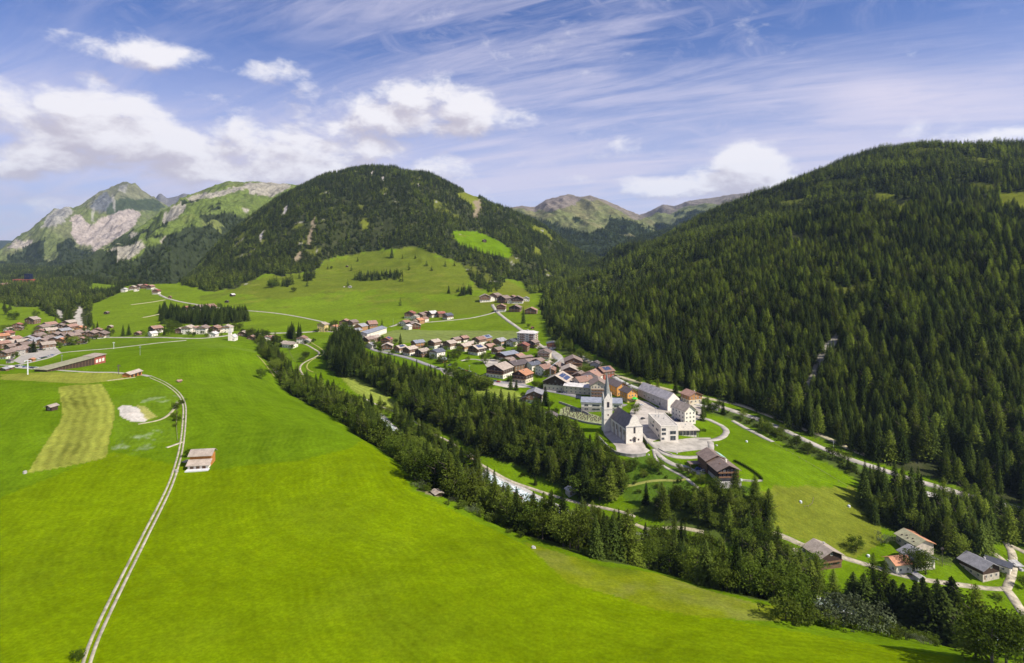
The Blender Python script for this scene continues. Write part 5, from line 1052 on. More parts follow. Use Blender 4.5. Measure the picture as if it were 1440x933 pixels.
def cluster(rows, phrase, group):
    looks = dict(tan='tan-roofed', brown='brown-roofed', dark='dark-roofed', grey='grey-roofed', slate='slate-roofed', orange='orange-roofed', red='red-roofed', rust='rust-roofed', blue='blue-grey-roofed', pale='pale-roofed', green='mossy-roofed')
    rows = sorted(rows, key=lambda r: (r[0], r[1]))
    for i, r in enumerate(rows):
        u, v, w, d, h, rot, roof, low, up = r[:9]; kw = dict(r[9]) if len(r) > 9 else {}
        wl = 'timber' if (up in ('wood', 'dark', 'honey') or low in ('wood', 'dark')) else low
        kw.setdefault('win', 2 if w < 10 else 3)
        house(u, v, w, d, h, rot, roof, low, up, label='%s %s house, %s from left %s' % (looks[roof], wl, ordinal(i), phrase), group=group, **kw)
rr = random.Random(5)
def r_(lo, hi): return rr.uniform(lo, hi)
LV = []
for u, v, roof, up in [(10,476,'red','wood'),(14,489,'tan','white'),(3,491,'rust','white'),(17,494,'brown','wood'),(28,498,'brown','dark'),(32,488,'tan','wood'),(40,483,'grey','wood'),(48,481,'tan','wood'),(56,472,'rust','wood'),(55,479,'tan','honey'),
   (66,483,'tan','honey'),(67,492,'tan','wood'),(78,477,'brown','wood'),(72,470,'tan','wood'),(85,464,'brown','dark'),(90,472,'grey','wood'),(100,466,'rust','wood'),(94,479,'tan','wood'),(90,486,'orange','honey'),(108,475,'tan','white'),
   (115,484,'rust','dark'),(113,468,'orange','honey'),(130,476,'tan','wood'),(143,476,'brown','wood'),(24,500,'tan','white'),(8,505,'brown','wood'),(70,463,'rust','white'),(3,480,'orange','wood'),(61,466,'tan','white'),(80,485,'grey','wood'),
   (103,479,'tan','wood'),(37,493,'tan','white'),(20,483,'rust','wood'),(60,487,'brown','wood'),(137,471,'rust','wood'),(122,476,'tan','wood'),(97,460,'tan','wood'),(48,488,'grey','white')]:
    s = r_(.82, 1.08); LV.append((u, v, 13 * s, 14 * s, r_(5.5, 7), r_(-40, 30), {'tan': rr.choice(['tan', 'brown'])}.get(roof, roof), rr.choice(['beige', 'wood', 'stone', 'white']), up if up != 'white' else None))
cluster(LV, 'in the crowded village at the far left', 'houses of the far left village')
cluster([(25,463,11,10,6,20,'red','white','wood'),(27,465,9,8,4,20,'brown','wood',None,dict(balc=0)),(12,466,8,8,3,0,'tan','white',None,dict(balc=0)),(46,456,17,12,7,-8,'tan','wood',None,dict(balc=0))], 'on the slope above the far left village', 'houses above the far left village')
cluster([(187,408,14,14,7,10,'tan','white','wood'),(197,406,13,13,7,-20,'brown','white','wood'),(204,406,14,13,7,10,'red','wood','wood'),(192,410,10,10,5,20,'rust','white',None,dict(balc=0)),(212,407,14,13,7,-10,'rust','white','wood'),(218,411,12,12,6,20,'tan','white',None,dict(balc=0)),
         (220,414,14,14,8,5,'red','white','wood'),(175,411,12,10,7,0,'pale','white',None,dict(balc=0)),(231,393,18,14,6,10,'tan','white',None,dict(balc=0)),(200,396,16,12,5,0,'rust','white',None,dict(balc=0))], 'in the small hamlet high on the left', 'houses of the high left hamlet')
cluster([(262,438,10,11,6,0,'red','white','wood'),(271,438,14,8,3,0,'blue','white',None,dict(balc=0)),(280,438,15,14,7,-15,'brown','white','dark'),(295,437,17,15,7,-30,'rust','wood','wood')], 'of the group by the hillside road', 'farm group by the hillside road')
cluster([(265,470,13,13,8,0,'tan','white',None,dict(balc=1)),(275,469,13,11,6,0,'rust','white',None,dict(balc=0)),(286,470,13,13,8,0,'brown','white',None,dict(balc=1)),(303,469,13,13,7,0,'rust','white','wood'),(319,468,14,12,7,10,'tan','white',None,dict(balc=1)),
         (254,469,10,9,5,0,'tan','wood',None,dict(balc=0)),(300,474,10,9,4,0,'pale','white',None,dict(balc=0)),(219,469,13,13,7,-30,'rust','white','dark'),(215,473,9,8,4,-30,'pale','white',None,dict(balc=0)),(194,472,8,6,3,0,'rust','wood',None,dict(balc=0))], 'of the row along the valley road at the left', 'houses along the valley road')
cluster([(342,473,10,8,4,0,'tan','wood',None,dict(balc=0)),(375,480,9,8,4,20,'rust','white',None,dict(balc=0)),(382,479,9,8,4,-20,'rust','honey',None,dict(balc=0)),(354,478,9,7,3,0,'rust','wood',None,dict(balc=0)),(408,489,9,17,4,70,'tan','white',None,dict(balc=0)),(402,487,8,8,4,60,'tan','wood',None,dict(balc=0)),(425,483,11,10,6,0,'rust','white',None,dict(balc=1)),(432,483,8,8,3,0,'tan','white',None,dict(balc=0))], 'of the scattered ones beside the river bend', 'houses beside the river bend')
cluster([(454,467,11,11,10,-10,'tan','yellow',None,dict(balc=0)),(471,466,9,10,6,-20,'orange','cream',None,dict(balc=0)),(485,459,14,12,7,0,'rust','white','wood'),(496,460,13,12,7,-30,'brown','white','wood'),(508,466,14,12,7,-30,'grey','honey','honey'),(523,462,18,12,7,-60,'rust','honey','wood'),(502,470,10,10,5,-30,'grey','yellow',None,dict(balc=0)),
         (514,478,9,9,4,-30,'tan','white',None,dict(balc=0))], 'of the cluster left of the long blue-roofed hall', 'houses left of the blue-roofed hall')
cluster([(577,448,16,13,8,-10,'red','white','wood'),(584,451,11,10,6,-20,'tan','white',None,dict(balc=0)),(592,449,13,12,7,-20,'brown','white','wood'),(599,446,11,10,6,10,'rust','wood',None,dict(balc=0)),(608,446,16,12,6,-50,'pale','white','wood'),(620,446,12,12,6,-60,'red','wood','wood'),(630,449,14,12,6,-50,'slate','white','wood'),
         (589,456,13,12,6,-30,'orange','honey','honey'),(570,459,12,12,6,-30,'rust','white',None,dict(balc=0)),(578,461,12,11,6,-20,'brown','wood','wood'),(573,464,10,9,5,-20,'pale','white',None,dict(balc=0)),(584,463,15,10,6,10,'tan','red','wood'),(597,453,10,10,5,-30,'rust','white',None,dict(balc=0)),(583,457,9,9,5,-20,'tan','wood','wood')], 'in the hamlet under the mound', 'houses of the hamlet under the mound')
cluster([(682,425,19,14,9,8,'tan','white','wood',dict(win=4)),(689,424,12,14,6,40,'tan','white',None,dict(balc=0)),(697,422,17,16,8,-35,'brown','white','wood',dict(win=4)),(709,426,20,17,8,-40,'brown','wood','dark'),(721,422,13,12,5,-20,'rust','wood',None,dict(balc=0)),(728,427,20,18,8,-5,'brown','white','dark',dict(win=4)),(740,424,11,11,5,0,'grey','white',None,dict(balc=0)),
         (705,439,15,13,9,-5,'rust','white','wood',dict(balc=2)),(725,439,18,16,7,-15,'brown','wood','dark'),(747,442,19,14,6,-10,'rust','wood','wood'),(717,427,9,8,4,0,'tan','white',None,dict(balc=0))], 'of the upper hamlet at the mountain foot', 'houses of the upper hamlet')
# lone huts and barns
for u, v, w, d, h, rot, roof, low, lab in [
 (73,578,4.2,4.2,2.6,-10,'tan','dark','small dark hay hut alone in the left meadow'),
 (681,341,12,11,6,20,'brown','dark','brown hut on the bright clearing high on the mountain'),
 (239,420,6,5,4,10,'rust','wood','tiny reddish hut beside the hillside road'),
 (327,417,11,7,3.5,-30,'pale','dark','pale-roofed hut at the foot of the forested mountain'),
 (319,426,7,5,3,0,'dark','dark','dark hut in the meadow under the forested mountain'),
 (150,442,7,6,3,0,'brown','dark','dark hut alone on the light green slope'),
 (155,462,8,5,3,0,'tan','wood','low hut at the lower edge of the light green slope'),
 (492,405,9,6,2.5,10,'pale','grey','pale little shed on the hill pasture'),
 (762,325,14,10,5,0,'pale','white','white hut on the small clearing right of the mountain'),
 (488,376,7,6,3,0,'brown','dark','dark hut near the top of the hill pasture'),
 (14,520,4.5,4,2.2,10,'pale','wood','small shed beside the farm road at the left edge'),
 (6,522,6,4,2,5,'grey','wood','low grey hut at the left edge below the parking row'),
 (14,511,5,5,3.5,10,'dark','stone','dark little tower-like shed by the village parking'),
 (45,509,5,4,3,10,'orange','honey','orange kiosk at the parking place'),
 (663,645,2.6,2.2,1.8,20,'tan','honey','small open shelter beside the riverside path'),
 (803,697,6,5,2.8,25,'pale','grey','whitish little hut on the riverside path under the dark trees'),
 (252,538,3,2.2,1.2,-30,'rust','wood','tiny timber trough shed right of the farm track'),
 ]: house(u, v, w, d, h, rot, roof, low, None, label=lab, balc=0, chim=0, win=1, side=0, cat='hut', name='hut', ev=.5)

# ------------------------------------------------------------------ buildings with a shape of their own
def base(u, v, name, label, cat, rz=0.0, group=None, dy=0.0, keep=8.0):
    x, y, z = at(u, v); x *= (y + dy) / y; y += dy; SPOTS.append((x, y, keep))
    return thing(name, label, cat, (x, y, float(hgt(x, y))), R(rz), group)
W = WALL
# parish church: nave with a curved front gable, and a slim tower with a needle spire
e = base(880, 625, 'church', 'white baroque church with dark steep roof beside the slim tower', 'church', 13, dy=17, keep=20)
b = MB(); gable_walls(b, 11.5, 30, -4, 10.5, 7.5); b.build('wall', W['white'], e)
rf = gable_roof(MB(), 11.5, 30, 10.5, 7.5, .6, -.6, .6, .3).build('roof', ROOF['church'], e)
cur = [(-6.6, -2), (6.6, -2), (6.6, 11.6), (6.0, 12.0), (4.6, 13.0), (3.8, 14.6), (3.2, 16.6), (2.2, 18.2), (.9, 19.2), (0, 19.5), (-.9, 19.2), (-2.2, 18.2), (-3.2, 16.6), (-3.8, 14.6), (-4.6, 13.0), (-6.0, 12.0), (-6.6, 11.6)]
MB().hull([(x, -15.9, z) for x, z in cur], [(x, -14.9, z) for x, z in cur]).build('front_gable', W['white'], e)
b = MB(); b.box(-6.9, 6.9, -16.2, -15.905, 11.2, 11.7); b.build('cornice', W['grey'], e)
ob = lambda par, x, y, z, rz, w, h: window(par, x, y, z, R(rz), w, h, WOODF)
ob(e, 0, -15.92, 6.6, 0, 1.3, 4.2); ob(e, 0, -15.92, 0, 0, 1.8, 2.8).name = 'door'; ob(e, -3.2, -15.92, 1.2, 0, 1.0, 1.0); ob(e, 3.2, -15.92, 1.2, 0, 1.0, 1.0)
MB().hull([(-1.5, -17.3, 3.1), (1.5, -17.3, 3.1), (0, -17.3, 4.2)], [(-1.5, -15.93, 3.1), (1.5, -15.93, 3.1), (0, -15.93, 4.2)]).build('porch_roof', ROOF['dark'], e)
for k in range(4):
    for s in (-1, 1): window(e, s * 5.76, -10 + k * 7, 4.2, R(90) * s, 1.4, 3.6, WOODF)
    for s in (-1, 1): MB().box(min(s * 5.8, s * 6.7), max(s * 5.8, s * 6.7), -13.4 + k * 7, -12.6 + k * 7, -3, 8).build('buttress', W['beige'], e)
c8 = [(5.2 * math.cos(math.pi * k / 6), 14.9 + 5.2 * math.sin(math.pi * k / 6)) for k in range(7)]
MB().hull([(x, y, -4) for x, y in c8], [(x, y, 10.5) for x, y in c8]).build('choir', W['white'], e)
b = MB()
for k in range(6): b.poly([(c8[k][0] * 1.08, c8[k][1] + .2, 10.4), (c8[k + 1][0] * 1.08, c8[k + 1][1] + .2, 10.4), (0, 15.0, 17.6)])
b.build('choir_roof', ROOF['church'], e)
e2 = base(853.5, 607, 'church_tower', 'tall white church tower with belfry and thin grey needle spire', 'tower', 8, dy=3)
MB().box(-3.4, 3.4, -3.4, 3.4, -4, 25).build('shaft', W['white'], e2)
b = MB(); b.box(-3.6, 3.6, -3.6, 3.6, 17.2, 17.5); b.box(-3.6, 3.6, -3.6, 3.6, 9.4, 9.65); b.build('string_course', W['grey'], e2)
for a in range(4):
    g_ = MB().hull([(-3.4, -3.42, 25), (3.4, -3.42, 25), (0, -3.42, 30.5)], [(-3.4, -3.1, 25), (3.4, -3.1, 25), (0, -3.1, 30.5)]).build('gable', W['white'], e2); g_.rotation_euler.z = R(90 * a)
    ca_, sa_ = math.cos(R(90 * a)), math.sin(R(90 * a)); o = window(e2, 3.42 * sa_, -3.42 * ca_, 19.2, R(90 * a), 1.7, 4.0, WOODF); o.name = 'belfry_opening'
    o = window(e2, 3.42 * sa_, -3.42 * ca_, 12.5, R(90 * a), .7, 1.2, WOODF)
b = MB(); o8 = [(3.1 * math.cos(math.pi * (k + .5) / 4), 3.1 * math.sin(math.pi * (k + .5) / 4)) for k in range(8)]
b.hull([(x, y, 25.0) for x, y in o8], [(x * .04, y * .04, 46) for x, y in o8]); b.build('spire', mat('spire_copper', (.26, .27, .24), .7, .2, .6), e2)
b = MB(); b.box(-.06, .06, -.06, .06, 45.5, 48); b.box(-.5, .5, -.05, .05, 47, 47.15); b.build('cross', METAL, e2)
e = base(860, 605, 'sacristy', 'low white sacristy joining church and tower', 'building', 8, dy=4)
b = MB(); gable_walls(b, 5, 9, -4, 5, 1.5); b.build('wall', W['white'], e); gable_roof(MB(), 5, 9, 5, 1.5, .4, .4, .4).build('roof', ROOF['rust'], e); ob(e, 0, -4.52, 1.5, 0, 1, 1.6)

# flat-roofed school block with its glazed pavilion
e = base(932, 621, 'school_building', 'big white flat-roofed modern block beside the church', 'building', 3, dy=17, keep=18)
MB().box(-6.6, 6.6, -17, 17, -4, 10.6).build('wall', W['white'], e)
b = MB(); b.box(-6.3, 6.3, -16.7, 16.7, 10.3, 10.75); b.build('roof', mat('gravel_roof', (.46, .42, .36), .95), e)
b = MB()
for x0, x1, y0, y1 in ((-6.75, 6.75, -17.1, -16.7), (-6.75, 6.75, 16.7, 17.1), (-6.75, -6.3, -16.7, 16.7), (6.3, 6.75, -16.7, 16.7)): b.box(x0, x1, y0, y1, 10.601, 11.1)
b.build('parapet', W['white'], e)
for x, z, w_, h_ in ((-4.3, 7.2, 3, 1.9), (-4.3, 4.2, 3, 1.7), (-5.0, .6, 2.0, 1.6), (2.6, 4.6, 4.4, 2.4)): window(e, x, -17.01, z, 0, w_, h_)
window(e, 2.6, -17.01, .1, 0, 4.0, 3.2).name = 'entrance'
for y, z, w_ in ((-8, 4.4, 6), (4, 4.4, 6), (-12, 1.2, 3), (2, 7.4, 3), (10, 4.4, 3)): window(e, -6.61, y, z, R(-90), w_, 1.7)
for x, y, h_ in ((-2, 4, 5), (-1, 7, 1.2), (1.5, 2, 1.0), (-3, 9, 1.0)): MB().cyl(x, y, 10.7, 10.75 + h_, .12 if h_ > 2 else .35).build('mast' if h_ > 2 else 'roof_vent', METAL, e)
e = base(959, 614, 'pavilion', 'low glazed pavilion with beige flat roof right of the white block', 'building', 3, dy=11, keep=13)
MB().box(-8.6, 8.4, -9, 10, -3, 4.2).build('wall', W['white'], e)
MB().box(-9.0, 10.4, -10.8, 10.6, 4.21, 4.75).build('roof', mat('beige_roof', (.56, .50, .40), .9), e)
for k in range(6): window(e, -7.0 + k * 2.85, -9.01, .3, 0, 2.4, 3.3)
for k in range(5): MB().cyl(-7 + k * 3.6, -4 + (k % 2) * 7, 4.76, 5.5, .35).build('roof_vent', METAL, e)
for k in range(4): MB().cyl(-8.2 + k * 5.8, -10.2, -2, 4.2, .14).build('column', METAL, e)
# white gabled house with three storeys
house(961, 593, 11, 18, 10.5, 22, 'tan', 'white', None, 'white three-storey gabled house with steep grey roof by the loop road', 40, balc=0, win=3, ev=.4, shift=.2, cat='building')
# long hall with white end wall
e = base(925, 578, 'hall', 'long grey-roofed hall with blank white end wall', 'building', 22, dy=24, keep=22)
b = MB(); gable_walls(b, 12.5, 46, -4, 7.6, 5.4); b.build('wall', W['grey'], e)
b = MB(); gable_walls(b, 12.5, .5, -4, 7.6, 5.4, 0, .03); o = b.build('end_wall', W['white'], e); o.location = (0, -23.2, 0)
rf = gable_roof(MB(), 12.5, 46, 7.6, 5.4, .5, .05, .4, .25).build('roof', ROOF['pale'], e)
b = MB()
for s in (-1, 1):
    for k in range(8): xx = s * (1.1 * k * .8 + .4); b.box(min(xx, xx + .12), max(xx, xx + .12), -23.2, 23, 13.0 - abs(xx) * .864 + .2, 13.0 - abs(xx) * .864 + .52)
b.build('roof_seam', ROOF['tan'], rf)
o = window(e, -2.6, -23.5, .6, 0, 1.4, 1.4); o.name = 'round_window'; window(e, -6.27, -12, .2, R(-90), 2.2, 2.6).name = 'door'
for k in range(3): window(e, -6.27, -2 + k * 7, 2.6, R(-90), 2.0, 1.3)
# cream hotel and orange building
house(841, 561, 15, 20, 13, -4, 'brown', 'cream', 'cream', 'tall cream hotel with small front balconies and brown roof', 30, .2, balc=3, win=5, ev=1.0, cat='building')
house(820, 548, 13, 18, 9, -60, 'rust', 'beige', None, 'brown-roofed wing behind the left side of the cream hotel', 28, balc=0, cat='building')
house(884, 565, 10.5, 13, 8.5, 22, 'dark', 'yellow', 'orange', 'orange-yellow gabled building with dark roof by the green umbrella', 32, .3, balc=1, win=3, cat='building')
house(866, 556, 12, 24, 8.0, 22, 'dark', 'orange', 'orange', 'long orange wing with dark roof behind the orange gable', 30, .2, balc=0, win=3, cat='building')
# long two-storey building behind the church
e = base(846, 580, 'museum', 'long white and stone two-storey building with grey-blue roof behind the tower', 'building', -8, dy=8, keep=18)
MB().box(-18, 18, -6, 6, -3, 3.6).build('wall', W['stone'], e); MB().box(-18.05, 18.05, -6.05, 6.05, 3.61, 7.6).build('upper_wall', W['white'], e)
b = MB(); b.hull([(-18.6, -6.8, 7.62), (18.6, -6.8, 7.62), (18.6, -6.8, 7.95), (-18.6, -6.8, 7.95)], [(-18.6, 6.8, 9.2), (18.6, 6.8, 9.2), (18.6, 6.8, 9.5), (-18.6, 6.8, 9.5)]); b.build('roof', ROOF['blue'], e)
for x, w_ in ((-13.5, 3.2), (-5, 6.5), (6, 4), (13, 4)):
    window(e, x, -6.06, 4.4, 0, w_, 1.6); window(e, x, -6.01, .9, 0, w_ * 1.05, 1.7)
# hotel with stacked balconies
e = base(742, 486, 'hotel', 'white four-storey block with stacks of brown balconies and pale roof', 'hotel', -18, dy=8, keep=16)
MB().box(-12.5, 12.5, -8, 8, -4, 16.5).build('wall', W['white'], e)
b = MB(); b.hull([(-14, -9.5, 16.5), (14, -9.5, 16.5), (14, 9.5, 16.5), (-14, 9.5, 16.5)], [(-8, -3, 19), (8, -3, 19), (8, 3, 19), (-8, 3, 19)]); rf = b.build('roof', ROOF['pale'], e)
MB().box(-1, 1, -1, 1, 18.6, 20.4).build('chimney', W['grey'], rf)
for s in range(5):
    z = 1.2 + s * 3.1
    for x0, x1 in ((-9, -1.5), (4.5, 10.5)):
        b = MB(); b.box(x0, x1, -9.4, -8.02, z - .2, z); b.box(x0, x1, -9.5, -9.41, z - .1, z + .95); b.build('balcony', BALC, e)
    for x in (-11.2, -7.5, -4.5, 1.5, 6, 9): window(e, x, -8.01, z + .35 if x not in (-7.5, -4.5, 6, 9) else z + .05, 0, 1.4, 1.6)
    b = MB(); b.box(12.52, 13.8, -5, 4, z - .2, z); b.box(13.81, 13.9, -5, 4, z - .1, z + .95); b.build('balcony', BALC, e)
    for y in (-6.5, -3, 1, 5): window(e, 12.51, y, z + .2, R(90), 1.3, 1.5)
# sports hall with blue roof, long cowshed at the left
house(523, 477, 17, 66, 8.5, -13, 'blue', 'white', None, 'very long white hall with blue panelled roof at the end of the pale field', 16, balc=0, chim=0, win=3, name='sports_hall', cat='hall')
e = base(98, 522, 'long_barn', 'very long low dark barn with mossy roof and red end', 'barn', -1, dy=32, keep=40)
MB().box(-3, 8, -38, 22, -3, 5.6).build('wall', W['dark'], e); MB().box(-3.02, 8.02, 22.02, 38, -3, 5.6).build('end_wall', W['red'], e)
MB().hull([(-3.8, -39, 6.6), (8.9, -39, 5.65), (8.9, -39, 6.0), (-3.8, -39, 6.95)], [(-3.8, 22, 6.6), (8.9, 22, 5.65), (8.9, 22, 6.0), (-3.8, 22, 6.95)]).build('roof', ROOF['green'], e)
MB().hull([(-3.8, 22.1, 7.0), (9.0, 22.1, 6.05), (9.0, 22.1, 6.4), (-3.8, 22.1, 7.35)], [(-3.8, 39, 7.0), (9.0, 39, 6.05), (9.0, 39, 6.4), (-3.8, 39, 7.35)]).build('end_roof', ROOF['tan'], e)
for k in range(3): MB().box(8.03, 8.1, 24 + k * 4.5, 27 + k * 4.5, 0, 3).build('door', W['white'], e)
for k in range(14): MB().box(8.01, 8.12, -37 + k * 4.2, -36.6 + k * 4.2, -2, 5).build('post', W['wood'], e)
e = base(186, 531, 'roadside_barn', 'small barn with tan roof and orange plank wall at the track bend', 'barn', -4, dy=7, keep=8)
b = MB(); gable_walls(b, 6.5, 15, -2, 3.0, 1.4); b.build('wall', mat('orange_planks', (.50, .20, .05), .8, .25, 1.5), e)
gable_roof(MB(), 6.5, 15, 3.0, 1.4, .9, .7, .7).build('roof', ROOF['tan'], e)
for k in range(3): MB().box(3.26, 3.32, -6 + k * 4.6, -3 + k * 4.6, 0, 2.4).build('door', W['dark'], e)
# hay barn beside the track
e = base(284, 660, 'hay_barn', 'two-tier hay barn with orange loft boards beside the gravel track', 'barn', 9, dy=5, keep=7)
MB().box(-4.8, 4.8, -2.2, 4.2, -2, 4.9).build('wall', mat('orange_planks', (0, 0, 0)), e)
MB().box(-4.6, 4.6, -5.4, -2.2, -2, 1.9).build('lower_wall', W['white'], e)
b = MB(); b.hull([(-5.6, -3.1, 5.1), (5.6, -3.1, 5.1), (5.6, -3.1, 5.35), (-5.6, -3.1, 5.35)], [(-5.6, 1.4, 7.2), (5.6, 1.4, 7.2), (5.6, 1.4, 7.45), (-5.6, 1.4, 7.45)])
b.hull([(-5.6, 1.4, 7.19), (5.6, 1.4, 7.19), (5.6, 1.4, 7.44), (-5.6, 1.4, 7.44)], [(-5.6, 5.0, 5.2), (5.6, 5.0, 5.2), (5.6, 5.0, 5.45), (-5.6, 5.0, 5.45)]); b.build('upper_roof', ROOF['tan'], e)
MB().hull([(-5.3, -6.3, 1.7), (5.5, -6.3, 1.7), (5.5, -6.3, 1.9), (-5.3, -6.3, 1.9)], [(-5.3, -2.25, 3.5), (5.5, -2.25, 3.5), (5.5, -2.25, 3.7), (-5.3, -2.25, 3.7)]).build('lower_roof', ROOF['tan'], e)
for k in range(12):
    MB().box(-4.75 + k * .8, -4.1 + k * .8, -2.32, -2.21, 3.75, 4.9).build('plank', MATS['orange_planks'], e)
MB().box(-5, 5.4, -8.4, -5.4, -1, .15).build('floor_slab', mat('pale_concrete', (.62, .61, .60), .8, .1), e)
for k in range(3): MB().box(-3.6 + k * 2.7, -2.0 + k * 2.7, -5.47, -5.41, -.6, 1.3).build('door', W['wood'], e)
# farm double house below the church
e = base(1017, 683, 'farmhouse', 'old dark timber farmhouse with two stepped brown roofs below the church', 'farmhouse', 6, dy=8, keep=14)
MB().box(-7, 7, -7, 7, -4, 2.6).build('wall', W['stone'], e); b = MB(); gable_walls(b, 14, 14, 2.6, 7.6, 3.1, 0, .08); b.build('upper_wall', W['dark'], e)
rf = gable_roof(MB(), 14, 14, 7.6, 3.1, 1.3, 1.8, .3).build('roof', ROOF['brown'], e); MB().box(1.2, 2.2, -1, 0, 9, 12).build('chimney', W['white'], rf); MB().box(-3.4, -1.6, -2.2, -.8, 9.2, 9.9).build('dormer', W['wood'], rf)
b = MB(); gable_walls(b, 14, 15, -4, 8.8, 3.2); o = b.build('rear_wall', W['wood'], e); o.location = (-1.0, 14.7, 0)
o = gable_roof(MB(), 14, 15, 8.8, 3.2, 1.2, .8, .8).build('rear_roof', ROOF['brown'], e); o.location = (-1.0, 14.7, 0)
MB().hull([(3.6, -5.5, 10.9), (7.3, -5.5, 9.25), (7.3, -5.5, 9.4), (3.6, -5.5, 11.05)], [(3.6, 3, 10.9), (7.3, 3, 9.25), (7.3, 3, 9.4), (3.6, 3, 11.05)]).build('copper_sheet', mat('verdigris', (.33, .50, .40), .7), o)
for i, z in enumerate((3.1, 5.9)):
    b = MB(); b.box(-6.8, 6.8, -8.3, -7.1, z - .2, z); b.box(-6.8, 6.8, -8.4, -8.31, z - .1, z + .9); b.build('balcony', BALC, e)
    for k in range(5): window(e, -5 + k * 2.5, -7.1, z + .5, 0, 1.0, 1.2)
MB().box(-7.6, 7.4, -10.2, -8.6, -3, .9).build('terrace_wall', CONC, e)
e = base(1034, 668, 'garden_canopy', 'pink awning beside the dark farmhouse', 'awning', 10, dy=1)
MB().hull([(-1.6, -1.6, 2.2), (1.6, -1.6, 2.2), (1.6, -1.6, 2.3), (-1.6, -1.6, 2.3)], [(-1.6, 1.6, 2.9), (1.6, 1.6, 2.9), (1.6, 1.6, 3.0), (-1.6, 1.6, 3.0)]).build('cloth', mat('pink_cloth', (.62, .22, .22), .8, .05), e)
for x in (-1.5, 1.5): MB().box(x - .05, x + .05, -1.5, -1.4, -1, 2.25).build('post', METAL, e); MB().box(x - .05, x + .05, 1.4, 1.5, -1, 2.85).build('post', METAL, e)
e = base(980, 660, 'carport', 'flat timber carport left of the dark farmhouse', 'carport', 5, dy=4, keep=7)
MB().box(-6, 7, -3, 3, 2.6, 2.85).build('roof', ROOF['brown'], e)
for x in (-5.6, 0, 6.4):
    for y in (-2.7, 2.7): MB().box(x - .12, x + .12, y - .12, y + .12, -2, 2.59).build('post', W['wood'], e)
# farms at the lower right
house(1157, 797, 13.5, 13, 5.6, 14, 'tan', 'wood', 'dark', 'lone timber chalet with broad tan roof in front of the tree belt', 24, .45, balc=1, ev=1.4)
house(1140, 792, 5, 7, 2.6, 14, 'dark', 'wood', None, 'dark lean-to against the lone tan-roofed chalet', 12, balc=0, chim=0, win=1, side=0, cat='shed', name='shed')
house(1263, 801, 8.5, 9.8, 4.6, -80, 'orange', 'white', None, 'white farm wing with plain orange roof', 26, balc=0, chim=0, win=2, ev=.8, shift=.5)
house(1289, 800, 13, 11, 5.2, 9, 'grey', 'white', None, 'white farm building with grey roof adjoining the orange one', 22, balc=0, win=4, ev=1.1)
e = base(1286, 784, 'farm_building', 'rear farm building with mossy left slope and orange right slope', 'farm building', 10, dy=8, keep=9)
b = MB(); gable_walls(b, 12, 14, -3, 5.6, 2.4); b.build('wall', W['beige'], e)
rf = gable_roof(MB(), 12, 14, 5.6, 2.4, 1, 1, .8).build('roof', [ROOF['orange'], ROOF['green']], e)
for p in rf.data.polygons: p.material_index = 1 if p.center.x < -.01 else 0
for k in range(5): MB().box(-5.2 + (k % 2) * 1.4, -4.6 + (k % 2) * 1.4, -5 + k * 2.1, -4.4 + k * 2.1, 6.2 + (k % 2) * .5, 6.8 + (k % 2) * .5).build('roof_vent', W['dark'], rf)
for k in range(3): window(e, -6.02, -4 + k * 4, 2.2, R(-90)); window(e, 6.02, -4 + k * 4, 2.2, R(90))
house(1377, 814, 12, 13, 5.6, 16, 'grey', 'beige', 'dark', 'farmhouse with stone ground floor and dark gable near the lane junction', 25, .5, balc=0, win=3, ev=1.3)
house(1404, 804, 6, 11, 3.4, 42, 'slate', 'white', None, 'narrow slate-roofed annex right of the stone farmhouse', 24, balc=0, chim=0, win=2)
house(1321, 711, 7, 15, 3.6, 52, 'pale', 'red', None, 'pale-roofed shed half hidden beside the forest road', 18, balc=0, chim=0, win=2, cat='shed', name='shed')
house(1291, 818, 3.4, 3.4, 2.4, 10, 'pale', 'grey', None, 'tiny pale hut under the two dark round trees', 24, balc=0, chim=0, win=1, side=0, cat='hut', name='hut', ev=.4)
house(614, 697, 3.6, 3.0, 1.2, 35, 'tan', 'wood', None, 'small pale-roofed shelter in the bushes on the meadow edge', 16, balc=0, chim=0, win=0, side=0, cat='shelter', name='shelter', ev=.5)
# small church with steeple at the left
e = base(328, 480, 'chapel', 'small white church with pointed steeple in the far meadow', 'church', 6, dy=7, keep=10)
b = MB(); gable_walls(b, 8, 13, -2, 4.6, 3.4); b.build('wall', W['white'], e); gable_roof(MB(), 8, 13, 4.6, 3.4, .5, .3, .3).build('roof', ROOF['pale'], e)
o = MB().box(-2, 2, -2, 2, -2, 11).build('tower', W['white'], e); o.location = (-2.6, -5, 0)
o = MB().hull([(-2.1, -2.1, 11), (2.1, -2.1, 11), (2.1, 2.1, 11), (-2.1, 2.1, 11)], [(-.08, -.08, 21), (.08, -.08, 21), (.08, .08, 21), (-.08, .08, 21)]).build('spire', ROOF['pale'], e); o.location = (-2.6, -5, 0)
window(e, 2, -6.51, 1.2, 0, .9, 1.8)
# dark box-like building on the left ridge
e = base(40, 400, 'ridge_building', 'dark blue box on a long red-brown terrace above the left forest', 'building', 0, dy=0, keep=30)
MB().box(-9, 9, -7, 7, 17.01, 35).build('tower', mat('dark_blue_cladding', (.012, .018, .045), .6, .1), e); MB().box(-46, 16, -9, 9, -6, 17).build('terrace', W['red'], e)
for k in range(5): MB().box(-42 + k * 11, -36 + k * 11, -9.1, -9.02, 12, 15).build('door', W['dark'], e)
for x_, w__ in ((-4.5, 3), (4.5, 3)): window(e, x_, -7.02, 24, 0, w__, 5, WOODF)
cluster([(3,404,16,14,7,0,'rust','red',None,dict(balc=0,win=2)),(9,403,14,12,7,10,'rust','wood',None,dict(balc=0,win=2))], 'on the ridge at the left edge', 'houses on the left ridge')

